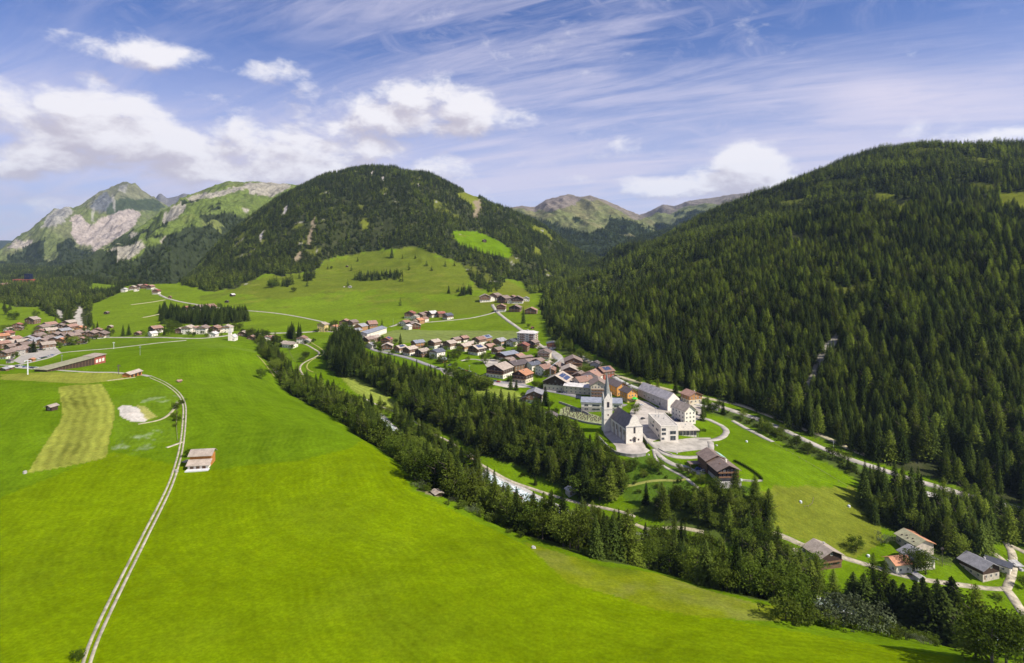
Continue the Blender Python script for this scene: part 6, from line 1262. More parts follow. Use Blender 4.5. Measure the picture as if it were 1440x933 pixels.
# ------------------------------------------------------------------ cars, poles, people and other small things
PAINT = {}
def paint(nm, c):
    if nm not in PAINT: PAINT[nm] = mat('car_paint_' + nm, c, .3, .03, 1, 0, .6)
    return PAINT[nm]
TYRE = mat('tyre', (.02, .02, .02), .9); PC = dict(white=(.75, .75, .74), silver=(.45, .46, .48), black=(.02, .02, .022), blue=(.03, .08, .28), red=(.45, .015, .012), grey=(.14, .15, .16))
CARM = {}
def car_meshes(nm):
    if nm in CARM: return CARM[nm]
    def prof(b, pts, y0, y1, m): b.hull([(x, y0, z) for x, z in pts], [(x, y1, z) for x, z in pts], m)
    b = MB(); prof(b, [(-2.1, .3), (2.1, .3), (2.15, .65), (1.9, .85), (1.1, .95), (-2.0, .98), (-2.15, .6)], -.86, .86, 0); o = b.build('body', [paint(nm, PC[nm])])
    b = MB(); b.hull([(-1.9, -.78, .96), (1.05, -.78, .94), (1.05, .78, .94), (-1.9, .78, .96)], [(-1.5, -.62, 1.46), (.35, -.62, 1.46), (.35, .62, 1.46), (-1.5, .62, 1.46)], 0); g = b.build('cabin', [GLASS])
    b = MB(); b.box(-1.48, .33, -.6, .6, 1.461, 1.5); r = b.build('car_roof', [paint(nm, PC[nm])])
    b = MB(); k = 10; c = [(math.cos(6.2832 * i / k) * .33, math.sin(6.2832 * i / k) * .33 + .33) for i in range(k)]; b.hull([(x, -.1, z) for x, z in c], [(x, .1, z) for x, z in c]); w_ = b.build('wheel', [TYRE])
    CARM[nm] = [x.data for x in (o, g, r, w_)]
    for x in (o, g, r, w_): bpy.data.objects.remove(x)
    return CARM[nm]
def car(u, v, rz, nm, label, group=None, dz=.15):
    x, y, z = at(u, v); M_ = car_meshes(nm); e = thing('parked_car', label, 'car', (x, y, z + dz + .12), R(rz), group)
    obj('body', M_[0], e); obj('cabin', M_[1], e); obj('car_roof', M_[2], e)
    for sx in (-1.3, 1.3):
        for sy in (-.8, .8): obj('wheel', M_[3], e, (sx, sy, 0))
cols = ['black', 'silver', 'white', 'grey', 'blue', 'black', 'silver', 'white']
for i in range(14): car(24 + i * 2.75, 516.2 + i * .28, 80, cols[(i * 5) % 8], 'parked car, %s from the left in the long row at the far left' % ordinal(i), 'cars in the long parking row')
for i in range(8): car(66 + i * 2.6, 519 - i * .75, 75, cols[(i * 3 + 1) % 8], 'parked car, %s from the left beside the long barn' % ordinal(i), 'cars beside the long barn')
for i in range(7): car(54 + i * 3.2, 506 - i * .9, 75, cols[(i * 3 + 2) % 8], 'parked car, %s from the left on the village side of the lane' % ordinal(i), 'cars along the village lane')
for u, v, rz, c_, l_ in [(616,518,0,'black','black car at the left end of the village parking'),(632,515,10,'grey','grey car at the slate-roofed house'),(634,513.5,10,'black','black car behind the grey one at the slate-roofed house'),(646,519,-20,'black','black car at the lower edge of the oval green'),
   (651,521,-20,'silver','silver car in the row under the oval green'),(655,522.5,-20,'red','red car in the row under the oval green'),(660,523.5,-20,'silver','silver car right of the red one under the oval green'),(668,527,-20,'black','black car beside the little pavilion'),
   (696,537,-10,'blue','blue car in front of the black-gabled guest house'),(701,538,-10,'red','red car in front of the black-gabled guest house'),(795,553.5,-12,'silver','silver car driving past the old inn'),(783,549,-10,'black','black car at the corner of the old inn'),
   (937,589,-15,'red','red car left by the white gabled house'),(941,591,-15,'red','red car nearest the white gabled house'),(952,592,20,'blue','blue car at the foot of the white gabled house'),(956,593,20,'black','black car at the foot of the white gabled house'),
   (870,563,0,'grey','grey car on the ramp beside the orange building'),(902,571,10,'white','white car at the green umbrella'),(982,661,10,'blue','blue car under the carport of the dark farmhouse'),(990,664,10,'silver','silver car beside the blue one at the carport'),
   (768,504,60,'white','white car behind the brown-roofed cream house'),(775,500,60,'grey','grey car on the upper lane'),(757,503,10,'white','white car on the lane under the red-roofed chalet'),(1441,893,20,'white','white car almost hidden at the right edge'),(904,590,40,'black','black car by the round tree on the square'),
   (727,500,0,'silver','silver car between hall and chalet'),(691,505,0,'black','black car in the village yard'),(492,472,20,'white','white car in the yard of the left cluster'),(489,470,20,'blue','blue car in the yard of the left cluster'),
   (276,441,0,'blue','blue car at the roadside farm group'),(284,441,0,'white','white car at the roadside farm group')]: car(u, v, rz, c_, l_)
def pole(u, v, h, r, m, label, arm=0, name='pole', cat='pole', th=0):
    e = base(u, v, name, label, cat, th); MB().cyl(0, 0, -1, h, r, r * .6, 8).build('shaft', m, e)
    if arm: MB().box(-arm, arm, -.18, .18, h - .9, h - .5).build('crossarm', m, e); [MB().cyl(s * arm * .9, 0, h - 1.5, h - .9, .35, .35, 8).build('pulley', m, e) for s in (-1, 1)]
    return e
WP = mat('white_pole', (.72, .73, .74), .5); BP = mat('dark_pole', (.10, .08, .07), .8)
pole(39, 527, 12.5, .55, WP, 'tall white ski lift pylon beside the parking row', 2.4, 'lift_pylon', 'pylon', 20)
pole(167, 527, 8.5, .28, BP, 'dark wooden pole at the road left of the small barn', 1.0, 'power_pole', 'pole', 30)
pole(166, 524, 7.5, .2, BP, 'thinner wooden pole behind the dark one', 0, 'power_pole')
pole(160, 491, 9, .3, WP, 'white pole beside the far village road', 1.2, 'lift_pylon', 'pylon')
pole(197, 500, 10, .25, METAL, 'thin grey pole in the meadow below the village road', .8, 'lift_pylon', 'pylon')
pole(87, 511, 9, .25, METAL, 'thin grey pole above the long dark barn', .8, 'lift_pylon', 'pylon')
pole(553, 458, 12, .2, METAL, 'thin grey mast at the corner of the blue-roofed hall', 0, 'mast', 'mast')
pole(1325, 797, 11, .16, BP, 'slim wooden pole in the yard between the two farms', .6, 'power_pole')
pole(922, 591, 11, .16, METAL, 'slim lamp mast on the square by the white block', .5, 'street_lamp', 'lamp')
pole(1172, 632, 7, .12, WP, 'short white pole beside the forest road', 0, 'marker_pole')
pole(660, 522, 7, .12, METAL, 'street lamp by the parked cars under the oval green', .5, 'street_lamp', 'lamp')
# crane
YEL = mat('crane_yellow', (.75, .50, .04), .5, .05)
e = base(774, 545, 'tower_crane', 'yellow-based building crane with pale slanting jib among the houses', 'crane', -10)
for s in (-1, 1):
    for t in (-1, 1): MB().bar((s * 2, t * 2, 0), (s * .5, t * .5, 2), .14).build('leg', YEL, e)
MB().box(-1.4, 1.4, -1.0, 1.0, 1.5, 3.5).build('ballast', YEL, e)
b = MB()
for s in (-.45, .45):
    for t in (-.45, .45): b.bar((s, t, 3.5), (s, t, 21), .12)
for k in range(11): z = 3.5 + k * 1.6; b.bar((-.45, -.45, z), (.45, -.45, z + 1.6), .07); b.bar((.45, .45, z), (-.45, .45, z + 1.6), .07); b.bar((-.45, .45, z), (-.45, -.45, z + 1.6), .07); b.bar((.45, -.45, z), (.45, .45, z + 1.6), .07)
b.build('mast', METAL, e)
b = MB()
for s, t in ((-.35, 0), (.35, 0), (0, .5)): b.bar((s, 0, 21 + t), (s + 11, 9, 29 + t), .10)
for k in range(12): a = k / 12; c = (k + 1) / 12; b.bar((-.35 + 11 * a, 9 * a, 21 + 8 * a), (11 * c, 9 * c, 21.5 + 8 * c), .06); b.bar((.35 + 11 * a, 9 * a, 21 + 8 * a), (11 * c, 9 * c, 21.5 + 8 * c), .06)
b.build('jib', METAL, e); MB().bar((9, 7.4, 27.6), (9, 7.4, 12), .05).build('cable', METAL, e); MB().box(8.7, 9.3, 7.1, 7.7, 11.2, 12).build('hook', YEL, e)
# tractor with trailer, umbrella, bales
e = base(640, 549, 'tractor', 'blue tractor standing on the mown strip by the wood', 'tractor', 20)
BL = paint('blue', PC['blue']); MB().box(-.2, 1.9, -.5, .5, .8, 1.7).build('bonnet', BL, e); MB().box(-1.6, -.2, -.75, .75, .9, 2.7).build('cab', GLASS, e); MB().box(-1.7, -.1, -.85, .85, 2.71, 2.85).build('cab_roof', BL, e)
def wheel(par, x, y, r, w_=.3):
    k = 12; c = [(x + math.cos(6.2832 * i / k) * r, math.sin(6.2832 * i / k) * r + r) for i in range(k)]; MB().hull([(a, y - w_, z) for a, z in c], [(a, y + w_, z) for a, z in c]).build('wheel', TYRE, par)
for s in (-1, 1): wheel(e, -.9, s * 1.0, .85); wheel(e, 1.3, s * .8, .55, .2)
e = base(637, 548, 'hay_trailer', 'yellow hay trailer hitched behind the blue tractor', 'trailer', 20)
MB().box(-3, 2, -1.1, 1.1, .7, 1.0).build('bed', W['wood'], e); MB().box(-2.9, 1.9, -1.05, 1.05, 1.01, 2.3).build('load', mat('hay', (.50, .42, .14), .95, .3, 2), e)
for s in (-1, 1): wheel(e, -1, s * 1.15, .42, .15); wheel(e, .5, s * 1.15, .42, .15)
e = base(892, 565, 'garden_umbrella', 'big bright green umbrella on the terrace by the orange building', 'umbrella')
MB().cyl(0, 0, 0, 4.4, .07).build('pole', METAL, e)
o = MB(); o.cyl(0, 0, 2.9, 4.5, 3.4, .1, 8); o.build('canopy', mat('green_cloth', (.05, .48, .04), .8, .05), e)
BALE = mat('white_film', (.78, .80, .80), .4, .05)
for u, v, l_ in [(1050,622,'white wrapped bale alone on the bright pasture'),(638,555,'white wrapped bale at the edge of the mown strip'),(1126,707,'white trough on the olive pasture'),(1194,713,'pale trough near the dark wood on the pasture'),(1221,783,'white round tank beside the lane by the farms'),(1131,786,'pale trough beside the lane left of the chalet'),
               (248,664,'pale stone in the meadow below the hay barn'),(35,666,'pale corner stone at the tip of the mown field'),(1042,676,'pale tub behind the farm garden')]:
    e = base(u, v, 'bale' if 'bale' in l_ else ('tank' if 'tank' in l_ else ('stone' if 'stone' in l_ else 'trough')), l_, 'bale' if 'bale' in l_ else ('tank' if 'tank' in l_ else ('stone' if 'stone' in l_ else 'trough')), rng.uniform(0, 90))
    b = MB(); b.cyl(0, 0, -.2, 1.0, .85, .8, 12); b.cyl(0, 0, 1.001, 1.2, .8, .45, 12); b.build('body', BALE if 'stone' not in l_ else W['stone'], e)
for u, v, s_, l_ in [(484,404,5,'pale flat boulder beside the spruce on the hill pasture'),(1008,627,2.2,'pale rock beside the school yard'),(952,638,1.6,'pale rock in the strip below the school yard'),(912,640,1.8,'pale rock left of the road fork'),(1170,778,1.2,'small rock above the lane'),(1436,802,3,'reddish rock pile at the right edge'),(750,771,2.0,'white log pile on the rough slope by the wood')]:
    e = base(u, v, 'boulder', l_, 'rock'); r = np.random.default_rng(int(u)); k = 9; rr1 = s_ * .5 * r.uniform(.8, 1.2, k); rr2 = rr1 * r.uniform(.5, .8, k)
    MB().hull([(rr1[i] * math.cos(.7 * i), rr1[i] * math.sin(.7 * i), -.5) for i in range(k)], [(rr2[i] * math.cos(.7 * i), rr2[i] * math.sin(.7 * i), s_ * .32) for i in range(k)]).build('stone', MATS['river_stones'], e)
# gravestones
gp = gpoly([(792,575),(800,572),(822,582),(846,588),(846,594),(822,592),(790,583)]); gp = np.array(gp); n_g = 0; GSM = None
X, Y = np.meshgrid(np.arange(gp[:, 0].min(), gp[:, 0].max(), 2.6), np.arange(gp[:, 1].min(), gp[:, 1].max(), 3.6)); X, Y = X.ravel(), Y.ravel(); ok = inpoly(X, Y, gp); X, Y = X[ok][:170], Y[ok][:170]
for i, (x, y) in enumerate(zip(X, Y)):
    x += rng.uniform(-.8, .8); y += rng.uniform(-.5, .5); z = float(hgt(x, y)) + .1
    if GSM is None:
        b = MB(); b.box(-.45, .45, -1.6, 0, 0, .18); o = b.build('kerb', mat('grave_planting', (.19, .17, .08), .95, .4, 1.2)); b = MB(); b.hull([(-.42, .02, 0), (.42, .02, 0), (.42, .02, 1.0), (0, .02, 1.35), (-.42, .02, 1.0)], [(-.42, .2, 0), (.42, .2, 0), (.42, .2, 1.0), (0, .2, 1.35), (-.42, .2, 1.0)]); o2 = b.build('headstone', mat('headstone_granite', (.20, .17, .14), .6, .3, .3))
        GSM = (o.data, o2.data); bpy.data.objects.remove(o); bpy.data.objects.remove(o2)
    e = thing('grave', 'grave with dark headstone in the walled churchyard', 'grave', (x, y, z), R(-15), 'graves of the churchyard'); obj('kerb', GSM[0], e); obj('headstone', GSM[1], e)
patch('churchyard_gravel', [(788,576),(800,570),(824,580),(850,588),(850,597),(822,595),(786,585)], mat('churchyard_gravel', (.26, .28, .13), .95, .45, .35), .12)
# walls, hedges, fences
def wall_line(name, pts, h, t, m, label, cat, lift=0, step=6):
    P2 = [at(u, v)[:2] for u, v in dense(pts, step)]; x0, y0 = P2[0]; z0 = float(hgt(x0, y0)); e = thing(name, label, cat, (x0, y0, z0))
    b = MB(); P2 = np.array(P2); T = np.gradient(P2, axis=0); T /= np.hypot(T[:, 0], T[:, 1])[:, None]; N = np.stack([-T[:, 1], T[:, 0]], 1) * t / 2
    for i in range(len(P2) - 1):
        q_ = [P2[i] + N[i], P2[i] - N[i], P2[i + 1] - N[i + 1], P2[i + 1] + N[i + 1]]; zz = [float(hgt(*p)) - z0 for p in q_]; hv = [h * (1 + (.12 * math.sin(i * 2.1) if m in (M_LEAF,) else 0))] * 4
        b.hull([(p[0] - x0, p[1] - y0, z - .6) for p, z in zip(q_, zz)], [(p[0] - x0, p[1] - y0, z + k_) for p, z, k_ in zip(q_, zz, hv)])
    b.build('masonry' if m is not M_LEAF else 'foliage', m, e)
for pts_, h_, lab in [([(786,567),(800,572),(815,578),(828,584)],1.8,'dark stone wall along the upper side of the churchyard'),([(785,585),(800,588),(822,595),(848,599)],1.4,'pale wall along the lower side of the churchyard'),
    ([(842,617),(850,626),(858,634),(866,639),(880,642),(896,643),(908,641)],2.2,'curved retaining wall below the church square'),([(893,597),(899,606),(905,616),(911,625)],1.6,'straight low wall beside the ramp of the white block'),
    ([(1039,676),(1050,677),(1062,678),(1072,677)],1.0,'low wall at the lower side of the farm garden'),([(926,632),(935,637),(945,640)],.9,'short kerb wall at the school yard entrance')]: wall_line('stone_wall', pts_, h_, .5, W['stone'], lab, 'wall')
def hedge(pts, h, label):
    L = dense(pts, 3); P2 = [at(u, v)[:2] for u, v in L]; x0, y0 = P2[0]; z0 = float(hgt(x0, y0)); e = thing('hedge', label, 'hedge', (x0, y0, z0)); me0 = KINDS[BSH][1]; nV = len(me0.vertices); co = np.empty(nV * 3); me0.vertices.foreach_get('co', co); co = co.reshape(-1, 3)
    V = []; d = np.concatenate([[0], np.cumsum([math.hypot(P2[i + 1][0] - P2[i][0], P2[i + 1][1] - P2[i][1]) for i in range(len(P2) - 1)])]); 
    for s in np.arange(0, d[-1], 1.4):
        x = np.interp(s, d, [p[0] for p in P2]); y = np.interp(s, d, [p[1] for p in P2]); V.append(co * [.55, .55, h / 3.2] + [x - x0, y - y0, float(hgt(x, y)) - z0])
    V = np.concatenate(V); me = mesh_np('foliage', V, np.arange(len(V)).reshape(-1, 4), [M_SPRUCE]); add_attr(me, 'tone', np.full(len(V), .4)); obj('foliage', me, e)
hedge([(1033,650),(1045,656),(1058,664),(1068,672),(1072,678)], 1.8, 'dark clipped hedge bounding the farm garden')
hedge([(913,632),(905,622),(899,612),(893,603)], 1.0, 'low hedge between church square and ramp')
hedge([(926,566),(936,570),(946,563)], 1.2, 'short hedge behind the long hall')
FENCE = mat('fence_timber', (.24, .19, .14), .9)
def fence(pts, label, gap=5.0, h=1.1):
    P2 = np.array([at(u, v)[:2] for u, v in dense(pts, 4)]); d = np.concatenate([[0], np.cumsum(np.hypot(*np.diff(P2, axis=0).T))]); s = np.arange(0, d[-1], gap); X = np.interp(s, d, P2[:, 0]); Y = np.interp(s, d, P2[:, 1]); Z = hgt(X, Y)
    e = thing('fence', label, 'fence', (X[0], Y[0], Z[0])); pm = None
    for i in range(len(X)):
        if pm is None: o = MB().box(-.09, .09, -.09, .09, -.4, h).build('post', FENCE, e); pm = o.data
        else: obj('post', pm, e, (X[i] - X[0], Y[i] - Y[0], Z[i] - Z[0]))
        if i: MB().bar((X[i - 1] - X[0], Y[i - 1] - Y[0], Z[i - 1] - Z[0] + h * .8), (X[i] - X[0], Y[i] - Y[0], Z[i] - Z[0] + h * .8), .06).build('rail', FENCE, e)
fence([(247,568),(249,580),(248,595),(249,612),(250,622)], 'post and rail fence left of the gravel track bend')
fence([(1144,702),(1142,710),(1138,713),(1128,714)], 'short angled fence on the olive pasture', 3)
fence([(1312,793),(1325,795),(1335,797),(1345,800)], 'pale fence in the yard between the farms', 3)
fence([(404,484),(406,492),(410,502),(416,510)], 'fence along the riverside pitch', 4)
fence([(1090,625),(1130,648),(1170,672),(1200,690)], 'fence along the upper edge of the pasture', 6)
# bridges
e = base(726, 697, 'footbridge', 'small timber footbridge over the rushing river', 'bridge', -62, dy=0)
MB().box(-7, 9, -.9, .9, .9, 1.15).build('deck', W['wood'], e)
for s in (-1, 1):
    MB().box(-7, 9, s * .95 - .05, s * .95 + .05, 2.0, 2.12).build('handrail', W['wood'], e)
    for k in range(6): MB().box(-6.8 + k * 3.1, -6.6 + k * 3.1, s * .95 - .04, s * .95 + .04, 1.16, 2.0).build('post', W['wood'], e)
e = base(1425, 790, 'road_bridge', 'short lane bridge with dark railings near the right edge', 'bridge', 80)
MB().box(-6, 6, -2.4, 2.4, .05, .45).build('deck', CONC, e)
for s in (-1, 1):
    MB().box(-6, 6, s * 2.3 - .05, s * 2.3 + .05, 1.3, 1.42).build('handrail', W['dark'], e)
    for k in range(7): MB().box(-5.9 + k * 1.95, -5.8 + k * 1.95, s * 2.3 - .04, s * 2.3 + .04, .46, 1.3).build('post', W['dark'], e)
# a walker on the lane
x, y, z = at(1366, 826)
e = thing('person', 'person in a red jacket walking on the pale lane', 'person', (x, y, z + .14), R(80))
SK = [((0, 0, 1.0), .15), ((0, 0, 1.2), .15), ((0, 0, 1.42), .17), ((0, 0, 1.55), .06), ((0, 0, 1.66), .10), ((0, 0, 1.76), .08), ((.18, 0, 1.42), .06), ((.24, .10, 1.15), .05), ((.22, -.08, .92), .035), ((-.18, 0, 1.42), .06), ((-.25, -.1, 1.15), .05), ((-.2, .12, .95), .035),
      ((.09, 0, .92), .10), ((.1, -.16, .5), .07), ((.1, -.12, .08), .05), ((.1, -.28, .04), .04), ((-.09, 0, .92), .10), ((-.1, .12, .5), .07), ((-.1, .28, .10), .05), ((-.1, .16, .05), .04)]
ED = [(0, 1), (1, 2), (2, 3), (3, 4), (4, 5), (2, 6), (6, 7), (7, 8), (2, 9), (9, 10), (10, 11), (0, 12), (12, 13), (13, 14), (14, 15), (0, 16), (16, 17), (17, 18), (18, 19)]
me = bpy.data.meshes.new('body'); me.from_pydata([s[0] for s in SK], ED, []); o = obj('body', me, e); md = o.modifiers.new('skin', 'SKIN'); sk = me.skin_vertices[0].data if me.skin_vertices else None
if sk is None:
    try: bpy.context.view_layer.objects.active = o; o.select_set(True); bpy.ops.mesh.customdata_skin_add(); sk = me.skin_vertices[0].data
    except Exception: pass
if sk:
    for i, s in enumerate(SK): sk[i].radius = (s[1], s[1])
    sk[0].use_root = True
o.modifiers.new('sub', 'SUBSURF').levels = 1
pm = new_mat('walker_clothes'); _, q, b_, _ = pm; t = q.add('ShaderNodeTexCoord').outputs['Object']; s_ = q.add('ShaderNodeSeparateXYZ'); q.link(t, s_.inputs[0])
c = q.mix(q.m('GREATER_THAN', s_.outputs[2], .95), (.04, .045, .08, 1), (.55, .04, .03, 1)); c = q.mix(q.m('GREATER_THAN', s_.outputs[2], 1.53), c, (.55, .36, .27, 1)); c = q.mix(q.m('GREATER_THAN', s_.outputs[2], 1.72), c, (.08, .05, .03, 1)); q.link(c, b_.inputs['Base Color']); me.materials.append(pm[0])
# the trees that show largest are things of their own (up to 300 of each kind); the rest is one wood
WHERE = dict(strip='in the long wooded strip between the near meadow and the river', plateau='in the wooded bank below the village street', tall='in the tall dark clump beside the long blue-roofed hall',
 lower='in the light green grove on the slope below the church', side='along the stream between the pasture and the forest road', east='in the dark wood beside the pasture above the farms',
 grove='in the dark grove behind the roadside houses', grove2='in the small clump left of the valley road', riverhead='by the river beside the small white church', valleyfoot='between village and wooded mountain',
 behind='behind the upper hamlet', shrubs='on the rough banks along the river and meadow edge', big='in the tall group at the lower right beside the river', scatter='standing loose among houses and fields', garden='in the gardens round the houses',
 right='on the steep wooded mountain at the right', centre='on the wooded mountain in the middle', left='on the low wooded ridge at the left', hill='in the small clumps on the hill pasture', far='on a far mountain')
MARKS = [(284,650,'the hay barn'),(367,533,'the lone round meadow tree'),(328,480,'the small steepled church'),(425,510,'the riverside pitch'),(524,470,'the blue-roofed hall'),(545,490,'the red-roofed house'),(594,502,'the street-side houses'),
 (520,555,'the striped mown strip'),(545,595,'the gravelly river bend'),(640,548,'the blue tractor'),(612,699,'the meadow-edge shelter'),(663,645,'the open path shelter'),(727,695,'the footbridge'),(752,567,'the grey-roofed meadow house'),(774,593,'the churchyard house'),
 (803,697,'the whitish path hut'),(853,607,'the church tower'),(750,771,'the white log pile'),(850,800,'the rough yellow slope'),(1017,683,'the dark double-roofed farmhouse'),(950,675,'the grassy zigzag path'),(1000,755,'the lower riverside path'),(1050,845,'the rough slope end'),
 (1157,797,'the lone tan-roofed chalet'),(1225,720,'the shadowed pasture corner'),(1286,784,'the mossy-roofed farm'),(1377,814,'the stone farmhouse'),(1425,790,'the lane bridge'),(1321,711,'the pale-roofed roadside shed'),(1190,875,'the grey twiggy bush'),(1300,900,'the corner woods'),
 (1062,612,'the pasture track'),(1130,622,'the forest road'),(1023,607,'the loop road bend'),(700,515,'the oval green'),(765,535,'the crane'),(806,521,'the mossy-roofed chalet'),(925,560,'the long hall'),(742,483,'the balcony hotel'),(705,438,'the upper hamlet'),(590,455,'the hamlet under the mound'),
 (60,480,'the far left village'),(285,450,'the roadside grove'),(187,408,'the high left hamlet'),(450,390,'the left hill pasture'),(540,390,'the middle hill pasture'),(630,390,'the right hill pasture'),(250,585,'the gravel track bend'),(1440,890,'the right picture edge'),(1290,640,'the forest road bend'),(1400,690,'the forest road end')]
MXY = np.array([at(u, v)[:2] for u, v, _ in MARKS])
def near_mark(x, y):
    d = np.hypot(MXY[:, 0] - x, MXY[:, 1] - y); k = int(np.argmin(d)); mx, my = MXY[k]; du = (x / y - mx / my) * my; dy_ = y - my
    return ('just left of ' if du < 0 else 'just right of ') + MARKS[k][2] if abs(du) > abs(dy_) else ('behind ' if dy_ > 0 else 'in front of ') + MARKS[k][2]
SHORT = dict(strip='in the river strip', plateau='in the bank wood', tall='in the tall clump', lower='in the light grove', side='by the side stream', east='in the dark east wood', grove='in the roadside grove', grove2='in the small clump', riverhead='by the upper river',
 valleyfoot='at the valley foot', behind='behind the hamlet', shrubs='on the rough bank', big='in the corner group', scatter='standing loose', garden='in a garden', right='on the right mountain', centre='on the middle mountain', left='on the left ridge', hill='in a hill clump', far='on a far mountain')
SIZE = ('short', 'middling', 'tall', 'towering')
LOOK = dict(spruce_tree='dark spruce', larch_tree='pale larch', broadleaf_tree='leafy tree', bush='green bush')
CATS = dict(spruce_tree='spruce', larch_tree='larch', broadleaf_tree='tree', bush='bush')
def place_tree(t):
    x, y, z, k, s, rz, reg = t; nm, cr, tr, H = KINDS[k]
    e = obj(nm, None, None, (x, y, z - .15), rz); wf = 1.45 if (reg == 'big' and k < 4) else 1.0; e.scale = (s * rng.uniform(1.0, 1.38) * wf,) * 2 + (s * (.86 if wf > 1 else 1),); e.empty_display_size = 1
    kn = {'spruce_tree': 'spruce', 'larch_tree': 'larch', 'broadleaf_tree': 'tree', 'bush': 'bush'}[nm]
    if reg.startswith('L:'): tag(e, reg[2:], CATS[nm])
    else:
        lo, hi = {'spruce_tree': (13, 21), 'larch_tree': (13, 21), 'broadleaf_tree': (7, 12), 'bush': (1.8, 3.6)}[nm]; hh = s * H; q_ = 0 if hh < lo else (3 if hh > hi else (1 if hh < (lo + hi) / 2 else 2))
        tag(e, '%s %s %s, %s' % (SIZE[q_], LOOK[nm], SHORT[reg], near_mark(x, y)), CATS[nm], dict(spruce_tree='spruces', larch_tree='larches', broadleaf_tree='leafy trees', bush='bushes')[nm] + ' ' + WHERE[reg])
    c_ = obj('crown', cr, e); obj('trunk', tr, e); return c_
for x_, y_, k_ in GARDENS:              # gardens: shrubs and small trees round the houses
    if 380 < y_ < 1100:
        for _ in range(rng.integers(2, 5)):
            a_ = rng.uniform(0, 6.28); r_2 = k_ * 1.05 + rng.uniform(.5, 5); q_ = int(rng.choice([6, 7, 8, 9, 9]))
            put(x_ + r_2 * math.cos(a_), y_ + r_2 * math.sin(a_), q_, rng.uniform(4, 9) if q_ != 9 else rng.uniform(1.5, 3.2), 'garden')
SP = np.array(SPOTS)
def clear(t):                              # no tree grows through a building
    if t[1] > 1600: return True
    d = np.hypot(SP[:, 0] - t[0], SP[:, 1] - t[1]); return bool((d > SP[:, 2] * (1.0 if not t[6].startswith('L:') else .7)).all())
TREES = [t for t in TREES if clear(t)]
allk = np.array([t[3] for t in TREES]); show = np.array([t[4] * KINDS[t[3]][3] / t[1] for t in TREES])
UU = np.array([t[0] / t[1] * F + U0 for t in TREES]); VV = np.array([V0 + (CAMZ - t[2] - t[4] * KINDS[t[3]][3]) * F / t[1] for t in TREES])
inview = (UU > -12) & (UU < 1452) & (VV < 930); named = np.array([t[6].startswith('L:') or t[6] in ('big', 'scatter') for t in TREES])
single = named.copy()
for nm in ('spruce_tree', 'larch_tree', 'broadleaf_tree', 'bush'):
    ids = np.array([i for i in range(len(TREES)) if KINDS[allk[i]][0] == nm and inview[i] and not named[i]])
    room = 300 - sum(1 for i in np.nonzero(named)[0] if KINDS[allk[i]][0] == nm)
    if len(ids) and room > 0: single[ids[np.argsort(-show[ids])][:room]] = True
SRC = {}
for i in np.nonzero(single)[0]:
    c_ = place_tree(TREES[i]); SRC.setdefault(allk[i], c_)
rest = {'spruce_forest': [], 'larch_forest': [], 'woodland': [], 'shrubbery': []}
for i in np.nonzero(~single)[0]: rest[{'spruce_tree': 'spruce_forest', 'larch_tree': 'larch_forest', 'broadleaf_tree': 'woodland', 'bush': 'shrubbery'}[KINDS[allk[i]][0]]].append(TREES[i])
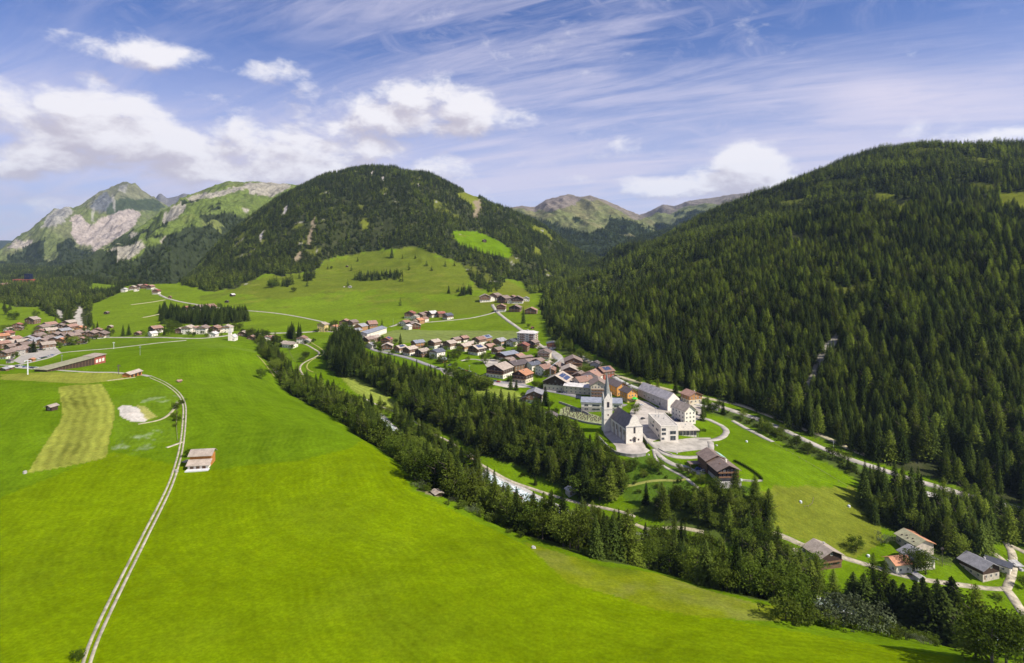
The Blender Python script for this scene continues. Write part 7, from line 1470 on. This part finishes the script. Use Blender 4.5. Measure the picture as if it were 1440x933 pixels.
def scatter(name, L):
    if not L: return
    A = np.array([t[:3] for t in L], np.float32); me = bpy.data.meshes.new(name); me.vertices.add(len(A)); me.vertices.foreach_set('co', A.ravel())
    for an, ix, ty in (('kind_index', 3, 'INT'), ('size', 4, 'FLOAT'), ('turn', 5, 'FLOAT')):
        a = me.attributes.new(an, ty, 'POINT'); a.data.foreach_set('value', np.array([t[ix] for t in L], np.int32 if ty == 'INT' else np.float32))
    o = obj(name, me); tag(o, kind='stuff')
    g = bpy.data.node_groups.new(name, 'GeometryNodeTree'); g.interface.new_socket('Geometry', in_out='INPUT', socket_type='NodeSocketGeometry'); g.interface.new_socket('Geometry', in_out='OUTPUT', socket_type='NodeSocketGeometry')
    q = NT(g); gi = q.add('NodeGroupInput'); go = q.add('NodeGroupOutput'); jn = q.add('GeometryNodeJoinGeometry')
    pv = q.add('GeometryNodeMeshToPoints'); q.link(gi.outputs[0], pv.inputs[0]); pv.inputs['Radius'].default_value = .05
    def attr(n_, ty): a = q.add('GeometryNodeInputNamedAttribute', data_type=ty); a.inputs[0].default_value = n_; return a.outputs[0]
    ki, sz, tu = attr('kind_index', 'INT'), attr('size', 'FLOAT'), attr('turn', 'FLOAT')
    for k in sorted(set(t[3] for t in L)):
        src = SRC.get(k)
        if src is None: t0 = next(t for t in L if t[3] == k); src = SRC[k] = place_tree(t0)
        tj = q.add('GeometryNodeJoinGeometry')
        for so in (src, [c for c in src.parent.children if c.name.startswith('trunk')][0]):
            oi = q.add('GeometryNodeObjectInfo', transform_space='ORIGINAL'); oi.inputs[0].default_value = so; q.link(oi.outputs['Geometry'], tj.inputs[0])
        cmp_ = q.add('FunctionNodeCompare', data_type='INT', operation='EQUAL'); q.link(ki, cmp_.inputs[2]); cmp_.inputs[3].default_value = k
        ip = q.add('GeometryNodeInstanceOnPoints'); q.link(pv.outputs[0], ip.inputs['Points']); q.link(cmp_.outputs[0], ip.inputs['Selection']); q.link(tj.outputs[0], ip.inputs['Instance'])
        cx = q.add('ShaderNodeCombineXYZ'); q.link(tu, cx.inputs[2]); q.link(cx.outputs[0], ip.inputs['Rotation']); wd = q.m('MULTIPLY', sz, q.m('ADD', 1.02, q.m('MULTIPLY', q.m('FRACT', q.m('MULTIPLY', tu, 17.3)), .36))); cs_ = q.add('ShaderNodeCombineXYZ'); q.link(wd, cs_.inputs[0]); q.link(wd, cs_.inputs[1]); q.link(sz, cs_.inputs[2]); q.link(cs_.outputs[0], ip.inputs['Scale']); q.link(ip.outputs[0], jn.inputs[0])
    q.link(jn.outputs[0], go.inputs[0]); md = o.modifiers.new('scatter', 'NODES'); md.node_group = g
for nm, L in rest.items(): scatter(nm, L)
print('TREES', len(TREES), {k: len(v) for k, v in rest.items()}, 'single', int(single.sum()))

# ------------------------------------------------------------------ the air of the valley
HX, HY0, HY1, HZ0, HZ1 = 16000, -400, 16500, -420, 1400
hz = MB().box(-HX, HX, HY0, HY1, HZ0, HZ1).build('haze', [])
hm = bpy.data.materials.new('haze'); hm.use_nodes = True; q = NT(hm.node_tree); q.n.clear(); pv = q.add('ShaderNodeVolumePrincipled'); out = q.add('ShaderNodeOutputMaterial')
pv.inputs['Color'].default_value = (.55, .74, 1.0, 1); pv.inputs['Density'].default_value = 3.0e-5; pv.inputs['Anisotropy'].default_value = .25; q.link(pv.outputs[0], out.inputs['Volume'])
hz.data.materials.append(hm); tag(hz, kind='stuff')
